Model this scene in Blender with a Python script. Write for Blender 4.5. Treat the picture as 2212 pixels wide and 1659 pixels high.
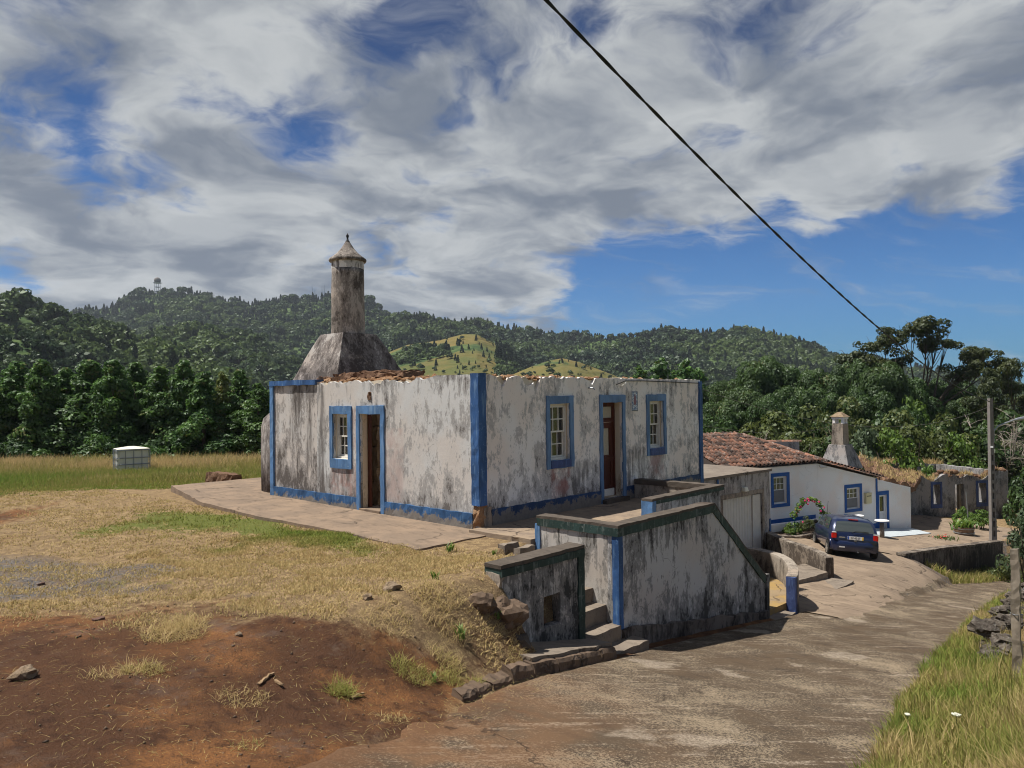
import bpy, bmesh, math, random
import numpy as np
from mathutils import Vector, Matrix, noise as mnoise

# ------------------------------------------------------------------ scene, camera
scene = bpy.context.scene
for o in list(bpy.data.objects):
    bpy.data.objects.remove(o)
COL = scene.collection
RAD = math.radians

HEAD = RAD(42.4)                      # viewing direction, measured from the long facade (+X)
hv = Vector((math.cos(HEAD), math.sin(HEAD), 0)); rv = Vector((math.sin(HEAD), -math.cos(HEAD), 0))
CAM = Vector((-9.911, -9.908, 2.53))
pit, rol = RAD(.96), RAD(.67)
fw = hv * math.cos(pit) + Vector((0, 0, math.sin(pit)))
up0 = rv.cross(fw)
rt = rv * math.cos(rol) - up0 * math.sin(rol)
upv = up0 * math.cos(rol) + rv * math.sin(rol)
cam_data = bpy.data.cameras.new('camera')
cam_data.sensor_width = 36.0; cam_data.lens = 36.0 * 3000 / 4096
cam_data.clip_start = .05; cam_data.clip_end = 6000
cam = bpy.data.objects.new('camera', cam_data); COL.objects.link(cam)
M3 = Matrix((rt, upv, -fw)).transposed()
cam.matrix_world = Matrix.Translation(CAM) @ M3.to_4x4()
scene.camera = cam

# ------------------------------------------------------------------ node helper
class NT:
    def __init__(self, tree):
        self.t = tree; tree.nodes.clear()
    def n(self, typ, _out=0, **kw):
        nd = self.t.nodes.new(typ)
        ins = {}
        for k, v in kw.items():
            if k.startswith('i_'):
                ins[k[2:]] = v
            elif k.startswith('p_'):
                setattr(nd, k[2:], v)
        for k, v in ins.items():
            key = int(k) if k.isdigit() else k.replace('_', ' ')
            self.put(nd.inputs[key], v)
        return nd
    def put(self, sock, v):
        if isinstance(v, bpy.types.NodeSocket):
            self.t.links.new(v, sock)
        elif isinstance(v, bpy.types.Node):
            self.t.links.new(v.outputs[0], sock)
        else:
            if isinstance(v, (tuple, list)) and sock.type == 'RGBA' and len(v) == 3:
                v = (*v, 1)
            sock.default_value = v
    def m(self, op, a, b=0.0, c=None, clamp=False):
        nd = self.t.nodes.new('ShaderNodeMath'); nd.operation = op; nd.use_clamp = clamp
        self.put(nd.inputs[0], a); self.put(nd.inputs[1], b)
        if c is not None: self.put(nd.inputs[2], c)
        return nd.outputs[0]
    def v(self, op, a, b=(0, 0, 0), s=None):
        nd = self.t.nodes.new('ShaderNodeVectorMath'); nd.operation = op
        self.put(nd.inputs[0], a)
        if op != 'SCALE' and op not in ('LENGTH', 'NORMALIZE'): self.put(nd.inputs[1], b)
        if s is not None: self.put(nd.inputs['Scale'], s)
        return nd.outputs['Value'] if op in ('DOT_PRODUCT', 'LENGTH', 'DISTANCE') else nd.outputs[0]
    def noise(self, vec, scale, detail=4.0, rough=.55, dist=0.0):
        nd = self.t.nodes.new('ShaderNodeTexNoise')
        self.put(nd.inputs['Vector'], vec); nd.inputs['Scale'].default_value = scale
        nd.inputs['Detail'].default_value = detail; nd.inputs['Roughness'].default_value = rough
        nd.inputs['Distortion'].default_value = dist
        return nd.outputs['Fac']
    def ramp(self, f, lo, hi, a=0.0, b=1.0, smooth=True):
        nd = self.t.nodes.new('ShaderNodeMapRange')
        nd.interpolation_type = 'SMOOTHSTEP' if smooth else 'LINEAR'
        self.put(nd.inputs['Value'], f)
        for k, x in (('From Min', lo), ('From Max', hi), ('To Min', a), ('To Max', b)):
            self.put(nd.inputs[k], x)
        return nd.outputs[0]
    def mix(self, f, a, b, mode='MIX'):
        nd = self.t.nodes.new('ShaderNodeMix'); nd.data_type = 'RGBA'; nd.blend_type = mode
        self.put(nd.inputs[0], f); self.put(nd.inputs[6], a); self.put(nd.inputs[7], b)
        return nd.outputs[2]
    def scalev(self, vec, s):
        return self.v('MULTIPLY', vec, s)
    def sep(self, vec):
        nd = self.t.nodes.new('ShaderNodeSeparateXYZ'); self.put(nd.inputs[0], vec)
        return nd.outputs

# ------------------------------------------------------------------ sky, sun, exposure
SUN_EL = RAD(64)
sdir = (-.62, .78)                                    # the sun stands behind the left end of the house
sn = math.hypot(*sdir); sdir = (sdir[0] / sn, sdir[1] / sn)
sun_vec = Vector((sdir[0] * math.cos(SUN_EL), sdir[1] * math.cos(SUN_EL), math.sin(SUN_EL)))
sun_data = bpy.data.lights.new('sun', 'SUN'); sun_data.energy = 5.0; sun_data.angle = RAD(.9)
sun_data.color = (1, .955, .88)
sun = bpy.data.objects.new('sun', sun_data); COL.objects.link(sun)
sun.rotation_euler = sun_vec.to_track_quat('Z', 'Y').to_euler(); sun.location = (0, 0, 60)

SKY_BLOBS = [  # bearing/height in the sky, width, how much cloud there is more or less
    (890, 20, .045, -.34), (800, 120, .035, -.22), (345, 362, .04, -.48), (600, 265, .06, -.28), (690, 300, .04, -.14), (205, 440, .03, -.42), (420, 175, .03, -.16),
    (1640, 60, .05, -.36), (40, 565, .03, -.40), (1010, 320, .03, -.26), (160, 215, .04, -.36), (120, 330, .035, -.24), (1260, 40, .03, -.22), (1120, 130, .03, -.20),
    (1330, 650, .05, -.50), (1480, 640, .06, -.50), (1680, 620, .06, -.50), (1880, 610, .055, -.55), (2080, 600, .055, -.58), (2260, 600, .055, -.58), (1500, 730, .08, -.30), (1750, 720, .09, -.36), (2000, 690, .10, -.46), (2250, 690, .12, -.46),
    (1960, 345, .028, -.36), (2200, 350, .03, -.40), (1690, 425, .028, -.36),
    (300, 120, .16, .12), (400, 490, .11, .24), (800, 480, .13, .24), (1150, 470, .09, .20), (1450, 320, .18, .20), (1600, 470, .07, .20), (1950, 180, .15, .20), (2000, 440, .07, .36), (2200, 420, .06, .45), (1800, 490, .06, .32), (1250, 200, .10, .10), (90, 480, .07, .30), (620, 80, .1, .14), (60, 60, .12, .14), (150, 600, .06, .12), (500, 590, .07, .1)]
HAZE = .00012
CLOUD_DARK = (1.45, 1.68, 2.05); CLOUD_LIGHT = (4.1, 4.25, 4.3)
BLUE_TINT = (.155, .385, .66); BLUE_HIGH = (.52, .44, .46); HORIZON = (.9, 1.75, 3.2)

world = bpy.data.worlds.new('World'); scene.world = world; world.use_nodes = True
W = NT(world.node_tree)
gen = W.n('ShaderNodeTexCoord').outputs['Generated']
dirn = W.v('NORMALIZE', gen)
sky = W.n('ShaderNodeTexSky', p_sky_type='NISHITA', p_sun_disc=False, p_sun_elevation=SUN_EL,
          p_sun_rotation=math.atan2(sdir[0], sdir[1]), p_altitude=50.0, p_air_density=1.0, p_dust_density=.3, p_ozone_density=2.5)
dx, dy, dz = W.sep(dirn)
dzc = W.m('MAXIMUM', dz, 0.0)
den = W.m('ADD', dzc, .20)
plan = W.n('ShaderNodeCombineXYZ', i_0=W.m('DIVIDE', dx, den), i_1=W.m('DIVIDE', dy, den), i_2=0.0).outputs[0]
warp = W.n('ShaderNodeTexNoise', i_Vector=plan, i_Scale=1.9, i_Detail=4.0)
plan_w = W.v('ADD', plan, W.v('SCALE', W.v('SUBTRACT', warp.outputs['Color'], (.5, .5, .5)), s=.55))
big = W.ramp(W.noise(plan_w, 1.7, 2.0, .5), .28, .72, smooth=False)
fine = W.ramp(W.noise(plan_w, 4.2, 9.0, .58), .28, .72, smooth=False)
wisp = W.ramp(W.noise(plan_w, 13.0, 6.0, .6), .28, .72, smooth=False)
cov = W.m('ADD', W.m('MULTIPLY', big, .40), W.m('ADD', W.m('MULTIPLY', fine, .46), W.m('MULTIPLY', wisp, .14)))
def sky_dir(px, py):                                  # a bearing and height in the sky, as a direction
    d = fw + rt * ((px - 1106) / 1620) - upv * ((py - 829.5) / 1620)
    return d.normalized()
acc = cov
for px, py, sig, wgt in SKY_BLOBS:
    c = sky_dir(px, py)
    dt = W.v('DOT_PRODUCT', dirn, tuple(c))
    g = W.m('EXPONENT', W.m('MULTIPLY', W.m('SUBTRACT', dt, 1.0), 1.0 / (sig * sig)))
    acc = W.m('ADD', acc, W.m('MULTIPLY', g, wgt))
mask = W.ramp(acc, .34, .72)
mask = W.m('MULTIPLY', mask, W.ramp(dz, .005, .10, .35, 1.0))
cirr = W.noise(W.v('MULTIPLY', W.n('ShaderNodeMapping', i_Vector=plan_w, i_Rotation=(0, 0, .5)).outputs[0], (.7, 2.6, 1)), 2.2, 7.0, .6)
mask = W.m('MAXIMUM', mask, W.m('MULTIPLY', W.ramp(cirr, .50, .74), .34))
shade = W.noise(W.v('ADD', plan_w, (3.1, 7.7, 0)), 3.0, 6.0, .52)
thick = W.ramp(acc, .60, 1.05)
lite = W.m('MULTIPLY', W.ramp(shade, .33, .64), W.ramp(thick, 0, 1, 1.0, .74), clamp=True)
ccol = W.mix(lite, CLOUD_DARK, CLOUD_LIGHT)
blue = W.mix(1.0, sky.outputs[0], BLUE_TINT, 'MULTIPLY')
blue = W.mix(W.ramp(dz, .10, .50), blue, W.mix(1.0, blue, BLUE_HIGH, 'MULTIPLY'))
hazec = W.ramp(dz, .0, .14, .22, 0.0)
blue = W.mix(hazec, blue, HORIZON)
col = W.mix(W.m('MULTIPLY', mask, .96), blue, ccol)
bg = W.n('ShaderNodeBackground', i_Color=col, i_Strength=.1)
W.t.links.new(bg.outputs[0], W.n('ShaderNodeOutputWorld').inputs[0])
world.cycles.sampling_method = 'MANUAL'; world.cycles.sample_map_resolution = 512

scene.view_settings.view_transform = 'Standard'; scene.view_settings.look = 'None'
scene.view_settings.exposure = 0.42; scene.view_settings.gamma = 1.0
scene.view_settings.use_curve_mapping = False
scene.render.engine = 'CYCLES'
cy = scene.cycles
cy.max_bounces = 5; cy.diffuse_bounces = 2; cy.glossy_bounces = 2; cy.transmission_bounces = 4
cy.transparent_max_bounces = 8; cy.volume_bounces = 0
cy.use_adaptive_sampling = True; cy.adaptive_threshold = .02
cy.use_denoising = True; cy.filter_width = 1.05
cy.caustics_reflective = False; cy.caustics_refractive = False
# ------------------------------------------------------------------ object helpers
def tag(o, label=None, cat=None, group=None, kind=None):
    if label: o['label'] = label
    if cat: o['category'] = cat
    if group: o['group'] = group
    if kind: o['kind'] = kind
    return o
def thing(name, loc, label, cat, group=None, rz=0.0):
    o = bpy.data.objects.new(name, None); COL.objects.link(o)
    o.location = loc; o.rotation_euler = (0, 0, rz); o.empty_display_size = .2
    tag(o, label, cat, group)
    return o
def wloc(o):
    v = Vector((0, 0, 0))
    while o is not None:
        v += Vector(o.location); o = o.parent
    return v
def mk_mesh(name, V, F, mat=None, smooth=False):
    me = bpy.data.meshes.new(name); me.from_pydata([tuple(v) for v in V], [], F)
    if mat: me.materials.append(mat)
    if smooth: me.shade_smooth()
    me.update(); return me
def np_mesh(name, V, F, mat=None, smooth=False, attrs=None):
    """V: N x 3, F: M x k (k = 3 or 4), straight numpy"""
    V = np.ascontiguousarray(V, np.float32); F = np.ascontiguousarray(F, np.int32)
    me = bpy.data.meshes.new(name); k = F.shape[1]
    me.vertices.add(len(V)); me.vertices.foreach_set('co', V.ravel())
    me.loops.add(F.size); me.loops.foreach_set('vertex_index', F.ravel())
    me.polygons.add(len(F)); me.polygons.foreach_set('loop_start', np.arange(0, F.size, k, dtype=np.int32))
    if smooth: me.polygons.foreach_set('use_smooth', np.ones(len(F), bool))
    for nm, dom, typ, arr in attrs or ():
        a = me.attributes.new(nm, typ, dom)
        a.data.foreach_set('color' if typ == 'FLOAT_COLOR' else 'value', np.ascontiguousarray(arr, np.float32).ravel())
    if mat: me.materials.append(mat)
    me.update(calc_edges=True); return me
def link(name, me, parent=None, loc=(0, 0, 0), rz=0.0):
    o = bpy.data.objects.new(name, me); COL.objects.link(o)
    o.location = loc; o.rotation_euler = (0, 0, rz)
    if parent: o.parent = parent
    return o
class MB:
    """collects faces in world coordinates; build() makes one mesh object, local to its parent"""
    def __init__(self): self.V = []; self.F = []
    def add(self, V, F):
        b = len(self.V); self.V += [Vector(v) for v in V]; self.F += [tuple(i + b for i in f) for f in F]; return self
    def box(self, x0, x1, y0, y1, z0, z1):
        return self.add([(x0, y0, z0), (x1, y0, z0), (x1, y1, z0), (x0, y1, z0), (x0, y0, z1), (x1, y0, z1), (x1, y1, z1), (x0, y1, z1)],
                        [(3, 2, 1, 0), (4, 5, 6, 7), (0, 1, 5, 4), (1, 2, 6, 5), (2, 3, 7, 6), (3, 0, 4, 7)])
    def hexa(self, b, t):
        """b, t: four bottom and four top points, anticlockwise from above"""
        return self.add(list(b) + list(t), [(3, 2, 1, 0), (4, 5, 6, 7), (0, 1, 5, 4), (1, 2, 6, 5), (2, 3, 7, 6), (3, 0, 4, 7)])
    def tube(self, pts, rad, seg=8, cap=True):
        pts = [Vector(p) for p in pts]; n = len(pts)
        rr = rad if isinstance(rad, (list, tuple)) else [rad] * n
        V = []; F = []
        for i, p in enumerate(pts):
            d = (pts[min(i + 1, n - 1)] - pts[max(i - 1, 0)]).normalized()
            a = d.cross(Vector((0, 0, 1)))
            if a.length < .05: a = d.cross(Vector((1, 0, 0)))
            a.normalize(); b = d.cross(a)
            for k in range(seg):
                t = 2 * math.pi * k / seg
                V.append(p + (a * math.cos(t) + b * math.sin(t)) * rr[i])
        for i in range(n - 1):
            for k in range(seg):
                k2 = (k + 1) % seg
                F.append((i * seg + k, (i + 1) * seg + k, (i + 1) * seg + k2, i * seg + k2))
        if cap:
            F.append(tuple(range(seg))); F.append(tuple(reversed(range((n - 1) * seg, n * seg))))
        return self.add(V, F)
    def lathe(self, c, prof, seg=24):
        V = []; F = []; n = len(prof)
        for r_, z in prof:
            for k in range(seg):
                t = 2 * math.pi * k / seg
                V.append((c[0] + r_ * math.cos(t), c[1] + r_ * math.sin(t), c[2] + z))
        for i in range(n - 1):
            for k in range(seg):
                k2 = (k + 1) % seg
                F.append((i * seg + k, i * seg + k2, (i + 1) * seg + k2, (i + 1) * seg + k))
        F.append(tuple(reversed(range(seg)))); F.append(tuple(range((n - 1) * seg, n * seg)))
        return self.add(V, F)
    def build(self, name, mat, parent=None, smooth=False, bevel=0, label=None):
        off = wloc(parent) if parent else Vector((0, 0, 0))
        me = mk_mesh(name, [v - off for v in self.V], self.F, mat, smooth)
        if bevel:
            bm = bmesh.new(); bm.from_mesh(me)
            bmesh.ops.remove_doubles(bm, verts=bm.verts, dist=1e-5)
            bmesh.ops.bevel(bm, geom=list(bm.edges), offset=bevel, segments=1, affect='EDGES', clamp_overlap=True)
            bm.to_mesh(me); bm.free()
        o = link(name, me, parent)
        if label: o['label'] = label
        return o
def fbm(x, y=0.0, z=0.0, oct=4):
    return mnoise.fractal(Vector((x, y, z)), .6, 2.1, oct)
def wallgrid(org, ud, nd, us, zs, holes=(), thick=.3, top=None, jit=0.0, seed=0, back=True, base=None, wob=0.0):
    """a wall in the vertical plane through org along ud; nd points to its face. us / zs: break points; holes: (u0,u1,z0,z1)
    top(u): uneven top; one connected mesh with reveals."""
    org = Vector(org); ud = Vector(ud).normalized(); nd = Vector(nd).normalized()
    eps = 1e-4
    ub = set(round(u, 4) for u in us); zb = set(round(z, 4) for z in zs)
    for h_ in holes:
        ub |= {round(h_[0], 4), round(h_[1], 4)}; zb |= {round(h_[2], 4), round(h_[3], 4)}
    ub = sorted(ub); zb = sorted(zb)
    mb = MB(); idx = {}
    def vert(i, j, s):
        k = (i, j, s)
        if k not in idx:
            z = zb[j]
            if j == len(zb) - 1 and top: z = top(ub[i])
            if j == 0 and base: z = base(ub[i])
            p = org + ud * ub[i] - nd * (thick if s else 0.0); p.z = z
            if wob:
                p = p + ud * (fbm(p.x * 3 + seed, p.y * 3, p.z * 3) * wob) + Vector((0, 0, fbm(p.z * 3, p.x * 3 + 5, p.y * 3) * wob))
            if jit:
                q = p * 2.7 + Vector((seed, 0, 0))
                p = p + nd * (fbm(q.x, q.y, q.z) * jit)
            idx[k] = len(mb.V); mb.V.append(p)
        return idx[k]
    nu, nz = len(ub) - 1, len(zb) - 1
    def solid(i, j):
        if i < 0 or j < 0 or i >= nu or j >= nz: return False
        u = (ub[i] + ub[i + 1]) / 2; z = (zb[j] + zb[j + 1]) / 2
        return not any(h_[0] - eps < u < h_[1] + eps and h_[2] - eps < z < h_[3] + eps for h_ in holes)
    flip = ud.cross(Vector((0, 0, 1))).dot(nd) < 0
    def face(*k):
        f = tuple(vert(*q) for q in k); mb.F.append(f[::-1] if flip else f)
    for i in range(nu):
        for j in range(nz):
            if not solid(i, j): continue
            face((i, j, 0), (i + 1, j, 0), (i + 1, j + 1, 0), (i, j + 1, 0))
            if back: face((i, j + 1, 1), (i + 1, j + 1, 1), (i + 1, j, 1), (i, j, 1))
            if not solid(i - 1, j): face((i, j, 1), (i, j, 0), (i, j + 1, 0), (i, j + 1, 1))
            if not solid(i + 1, j): face((i + 1, j, 0), (i + 1, j, 1), (i + 1, j + 1, 1), (i + 1, j + 1, 0))
            if not solid(i, j + 1): face((i, j + 1, 0), (i + 1, j + 1, 0), (i + 1, j + 1, 1), (i, j + 1, 1))
            if not solid(i, j - 1): face((i, j, 1), (i + 1, j, 1), (i + 1, j, 0), (i, j, 0))
    return mb
def steps(a, b, d):
    n = max(1, int(round(abs(b - a) / d))); return [a + (b - a) * i / n for i in range(n + 1)]
def rock_mesh(name, mat, seed, sub=2, amp=.28, sq=(1, 1, .7)):
    bm = bmesh.new(); bmesh.ops.create_icosphere(bm, subdivisions=sub, radius=1)
    for v in bm.verts:
        q = v.co * 1.1 + Vector((seed * 7.3, seed * 3.1, 0))
        v.co *= 1 + amp * fbm(q.x, q.y, q.z, 4) * 1.6
        v.co = Vector((v.co.x * sq[0], v.co.y * sq[1], v.co.z * sq[2]))
    me = bpy.data.meshes.new(name); bm.to_mesh(me); bm.free(); me.materials.append(mat); return me

# ------------------------------------------------------------------ materials
def newmat(name):
    m = bpy.data.materials.new(name); m.use_nodes = True
    return m, NT(m.node_tree)
def finish(T, color, rough=.85, bump=None, bstr=.3, bdist=.02, spec=.3, **kw):
    b = T.n('ShaderNodeBsdfPrincipled')
    T.put(b.inputs['Base Color'], color); T.put(b.inputs['Roughness'], rough)
    T.put(b.inputs['Specular IOR Level'], spec)
    for k, v in kw.items(): T.put(b.inputs[k.replace('_', ' ')], v)
    if bump is not None:
        bp = T.n('ShaderNodeBump'); T.put(bp.inputs['Height'], bump)
        bp.inputs['Strength'].default_value = bstr; bp.inputs['Distance'].default_value = bdist
        T.t.links.new(bp.outputs[0], b.inputs['Normal'])
    T.t.links.new(b.outputs[0], T.n('ShaderNodeOutputMaterial').inputs[0])
def pos(T): return T.n('ShaderNodeNewGeometry').outputs['Position']
def plain(name, color, rough=.6, var=.15, scale=6, spec=.3, bump=.15, **kw):
    m, T = newmat(name); p = pos(T)
    f = T.noise(p, scale, 6, .6)
    c = T.mix(f, tuple(x * (1 - var * 1.6) for x in color), tuple(min(1, x * (1 + var * 1.6)) for x in color))
    finish(T, c, rough, T.noise(p, scale * 6, 4), bump, .01, spec, **kw); return m

def plaster(name, light, mid, dark, amount=.5, pink=(), seed=0.0, low=None, streak=1.0, top=2.95, fleck=.5, drips=()):
    """old limewash: grey mould blotches, rain streaks from the top, splash-back at the foot, bare pink patches"""
    m, T = newmat(name); p0 = pos(T); p = T.v('ADD', p0, (seed, seed * 1.7, 0))
    x, y, z = T.sep(p0)
    pv = T.v('MULTIPLY', p, (1, 1, .75)); pst = T.v('MULTIPLY', p, (1, 1, .13))
    blot = T.noise(pv, 1.7, 6, .66, .4)
    blot2 = T.noise(T.v('MULTIPLY', p, (1, 1, .48)), 7.0, 5, .7, .3)
    st = T.noise(pst, 8.0, 5, .6)
    grain = T.noise(T.v('MULTIPLY', p, (1, 1, .42)), 30, 5, .75)
    foot = T.ramp(z, (low if low is not None else .0) + 1.2, (low if low is not None else .0) + .1, 0, .20)
    topw = T.ramp(z, top - 1.1, top, 0, .07 * streak)
    nz = lambda f: T.ramp(f, .30, .70, smooth=False)
    d = T.m('ADD', T.m('MULTIPLY', nz(blot), .42), T.m('ADD', T.m('MULTIPLY', nz(blot2), .24), T.m('ADD', foot, T.m('MULTIPLY', topw, T.ramp(st, .45, .6)))))
    d = T.m('ADD', d, T.m('MULTIPLY', nz(st), .13 * streak)); d = T.m('ADD', d, T.m('MULTIPLY', nz(grain), .22))
    k0 = .44 + .065 * streak + .05
    c1 = T.ramp(d, k0 + .27 - amount * .5, k0 + .36 - amount * .5); c2 = T.ramp(d, k0 + .41 - amount * .5, k0 + .53 - amount * .5)
    warm = T.noise(p, .8, 3)
    lt = T.mix(T.ramp(warm, .4, .62), light, tuple(a * b for a, b in zip(light, (1.0, .93, .88))))
    c = T.mix(T.m('MULTIPLY', c1, .85), lt, mid); c = T.mix(T.m('MULTIPLY', c2, .9), c, dark)
    for ax, u0, u1, z0, z1, pc in pink:
        u = x if ax == 'x' else y
        a = T.m('MULTIPLY', T.ramp(u, u0 - .06, u0 + .08), T.ramp(u, u1 + .06, u1 - .08))
        b = T.m('MULTIPLY', T.ramp(z, z0, z0 + .4), T.ramp(z, z1 + .02, z1 - .02))
        k = T.m('MULTIPLY', T.m('MULTIPLY', a, b), T.ramp(T.noise(pv, 4, 6, .65), .34, .60))
        c = T.mix(T.m('MULTIPLY', k, .8), c, pc)
    for ax, u0, u1, z0, z1 in drips:                     # rain runs from a leak or a sill
        u = x if ax == 'x' else y
        wob = T.m('ADD', u, T.m('ADD', T.m('MULTIPLY', T.m('SUBTRACT', blot2, .5), .35), T.m('MULTIPLY', T.m('SUBTRACT', blot, .5), .4)))
        a = T.m('MULTIPLY', T.ramp(wob, u0 - .07, u0 + .07), T.ramp(wob, u1 + .07, u1 - .07)); b = T.m('MULTIPLY', T.ramp(T.m('ADD', z, T.m('MULTIPLY', T.m('SUBTRACT', st, .5), 2.0)), z0, z0 + .7), T.ramp(T.m('ADD', z, T.m('MULTIPLY', T.m('SUBTRACT', blot2, .5), .5)), z1 + .06, z1 - .04))
        c = T.mix(T.m('MULTIPLY', T.m('MULTIPLY', a, b), T.ramp(st, .36, .60, .15, .75)), c, dark)
    fl = T.ramp(T.noise(T.v('MULTIPLY', p, (1, 1, .5)), 16, 7, .75), .635, .68)
    c = T.mix(T.m('MULTIPLY', fl, fleck), c, tuple(min(1, v * 1.12) for v in light))
    crack = T.n('ShaderNodeTexVoronoi', p_feature='DISTANCE_TO_EDGE', i_Scale=.9)
    T.put(crack.inputs['Vector'], T.v('ADD', p, T.v('SCALE', T.n('ShaderNodeTexNoise', i_Vector=p, i_Scale=2.5, i_Detail=5.0).outputs['Color'], s=.55)))
    ck = T.m('MULTIPLY', T.ramp(crack.outputs[0], .006, .0015), T.ramp(T.noise(p, .7, 2), .52, .6))
    c = T.mix(T.m('MULTIPLY', ck, .55), c, dark)
    bh = T.m('ADD', T.m('MULTIPLY', blot2, .8), T.m('MULTIPLY', grain, .35))
    finish(T, c, .95, bh, .45, .02, .12); return m

WHITE_OLD = (.64, .62, .59)
M = {}
M['facade_left'] = plaster('old limewash toned for sun', (.555, .555, .545), (.31, .30, .29), (.12, .107, .10), .64,
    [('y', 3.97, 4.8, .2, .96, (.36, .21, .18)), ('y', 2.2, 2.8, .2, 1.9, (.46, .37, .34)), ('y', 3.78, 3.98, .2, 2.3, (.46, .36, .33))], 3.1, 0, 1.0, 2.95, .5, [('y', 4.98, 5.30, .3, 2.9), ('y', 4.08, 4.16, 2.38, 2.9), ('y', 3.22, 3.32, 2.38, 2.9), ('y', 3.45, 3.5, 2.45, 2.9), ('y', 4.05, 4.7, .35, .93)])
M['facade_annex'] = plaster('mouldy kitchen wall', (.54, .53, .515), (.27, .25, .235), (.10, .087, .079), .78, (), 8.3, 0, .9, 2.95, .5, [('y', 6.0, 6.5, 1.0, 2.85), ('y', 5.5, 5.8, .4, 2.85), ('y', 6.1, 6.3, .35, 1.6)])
M['facade_right'] = plaster('old limewash toned for shade', (.80, .78, .75), (.43, .415, .40), (.15, .14, .133), .66,
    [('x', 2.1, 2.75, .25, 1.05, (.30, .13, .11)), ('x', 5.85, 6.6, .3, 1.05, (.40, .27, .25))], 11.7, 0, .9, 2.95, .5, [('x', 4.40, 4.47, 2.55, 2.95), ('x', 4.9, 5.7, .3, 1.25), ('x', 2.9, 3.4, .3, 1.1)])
M['oven'] = plaster('sooty oven render', (.36, .34, .32), (.17, .15, .14), (.07, .06, .055), .8, (), 1.1, 0, 1.2)
M['chimney'] = plaster('sooty chimney render', (.38, .34, .305), (.19, .165, .145), (.07, .058, .05), .80, (), 5.9, 3, .9, 6)
M['chimney_hood'] = plaster('black lichen chimney hood', (.36, .335, .31), (.15, .13, .12), (.065, .055, .05), .86, (), 2.9, 2.5, .6, 4, .8)
M['interior'] = plaster('stained interior plaster', (.62, .54, .42), (.42, .34, .25), (.17, .12, .085), .45, (), 21.0, 0, .9)
M['terrace_wall'] = plaster('black streaked render', (.50, .49, .48), (.21, .205, .20), (.055, .052, .05), .68, (), 31.0, -1.9, 1.3, .45, .7)
M['terrace_side'] = plaster('streaked side render', (.48, .46, .43), (.24, .225, .205), (.08, .072, .062), .62, (), 35.0, -1.5, 1.4, .45, .7)
M['low_wall'] = plaster('blackened low wall render', (.42, .41, .395), (.15, .145, .14), (.04, .04, .038), .72, (), 41.0, -1.0, 1.6, .3, .8)
M['garage'] = plaster('grey garage render', (.40, .385, .37), (.22, .205, .195), (.07, .063, .058), .66, (), 51.0, -2.9, 1.3, -.1, .5)
M['ruin'] = plaster('dark ruin render', (.30, .29, .285), (.155, .15, .148), (.06, .057, .055), .66, (), 61.0, -4.6, 1.0, -2, .4)
M['curb_wall'] = plaster('lichened curved wall render', (.33, .285, .235), (.19, .16, .13), (.07, .056, .046), .66, (), 71.0, -2.6, .8, -1.5, .4)
M['dark_retaining'] = plaster('black retaining wall', (.17, .15, .135), (.085, .073, .066), (.035, .03, .028), .8, (), 81.0, -5, 1.2, -4, .3)
M['white_wall'] = plaster('clean white limewash', (.90, .90, .885), (.70, .70, .69), (.48, .47, .46), .16, (), 91.0, -4.2, .3, -1, .0)

def paint(name, base, worn, dark, wear=.35, seed=0.0, zlo=None):
    m, T = newmat(name); p = T.v('ADD', pos(T), (seed, 0, 0))
    a = T.noise(T.v('MULTIPLY', p, (1, 1, .35)), 3.2, 6, .62, .4); b = T.noise(p, 14, 6, .7)
    c = T.mix(T.ramp(a, .35, .65), tuple(v * .72 for v in base), tuple(min(1, v * 1.25) for v in base))
    c = T.mix(T.m('MULTIPLY', T.ramp(b, .60 - wear * .1, .72), .75), c, worn)
    sk = T.noise(T.v('MULTIPLY', p, (1, 1, .12)), 13, 4, .6); c = T.mix(T.m('MULTIPLY', T.ramp(sk, .56, .68), .55), c, worn)
    c = T.mix(T.m('MULTIPLY', T.ramp(a, .60, .74), .5), c, dark)
    if zlo is not None:                                   # paint flaked away over the lower part of a plinth
        z = T.sep(pos(T))[2]
        f = T.m('ADD', T.m('MULTIPLY', T.m('SUBTRACT', z, zlo), -5.0), T.m('MULTIPLY', T.m('SUBTRACT', a, .5), 2.6))
        f = T.m('ADD', f, T.m('MULTIPLY', T.m('SUBTRACT', b, .5), 2.0))
        c = T.mix(T.ramp(f, -.1, .12), c, T.mix(b, (.10, .09, .08), (.26, .235, .21)))
    finish(T, c, .6, b, .25, .01, .3); return m
M['blue'] = paint('weathered blue paint', (.085, .18, .345), (.20, .31, .45), (.035, .08, .18))
M['roof_base'] = plain('dark tile bed', (.035, .025, .02), .95)
M['blue_deep'] = paint('deep blue paint', (.033, .092, .235), (.15, .26, .42), (.018, .042, .11), .3, 4.0)
M['blue_shade'] = paint('blue paint toned for shade', (.115, .205, .355), (.18, .28, .42), (.05, .09, .18), .25, 9.0)  # paler copy of the blue paint, the facade's shade mixed into its colour
M['blue_sill'] = paint('dark blue sill paint', (.05, .075, .19), (.10, .17, .36), (.02, .025, .06), .3, 2.0)
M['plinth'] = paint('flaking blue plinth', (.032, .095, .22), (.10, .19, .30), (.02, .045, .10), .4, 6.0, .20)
M['plinth_shade'] = paint('flaking blue plinth, sooty', (.018, .05, .13), (.05, .09, .13), (.016, .02, .022), .4, 16.0, .30)  # darker copy of the flaking plinth paint, shade painted into its blue
M['green_band'] = paint('green black coping paint', (.022, .046, .040), (.15, .175, .16), (.010, .013, .012), .7, 12.0)
M['house_blue'] = plain('fresh blue paint', (.012, .09, .33), .45, .12)
M['wood_white'] = plain('flaking white sash', (.72, .69, .62), .7, .16, 20)
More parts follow.
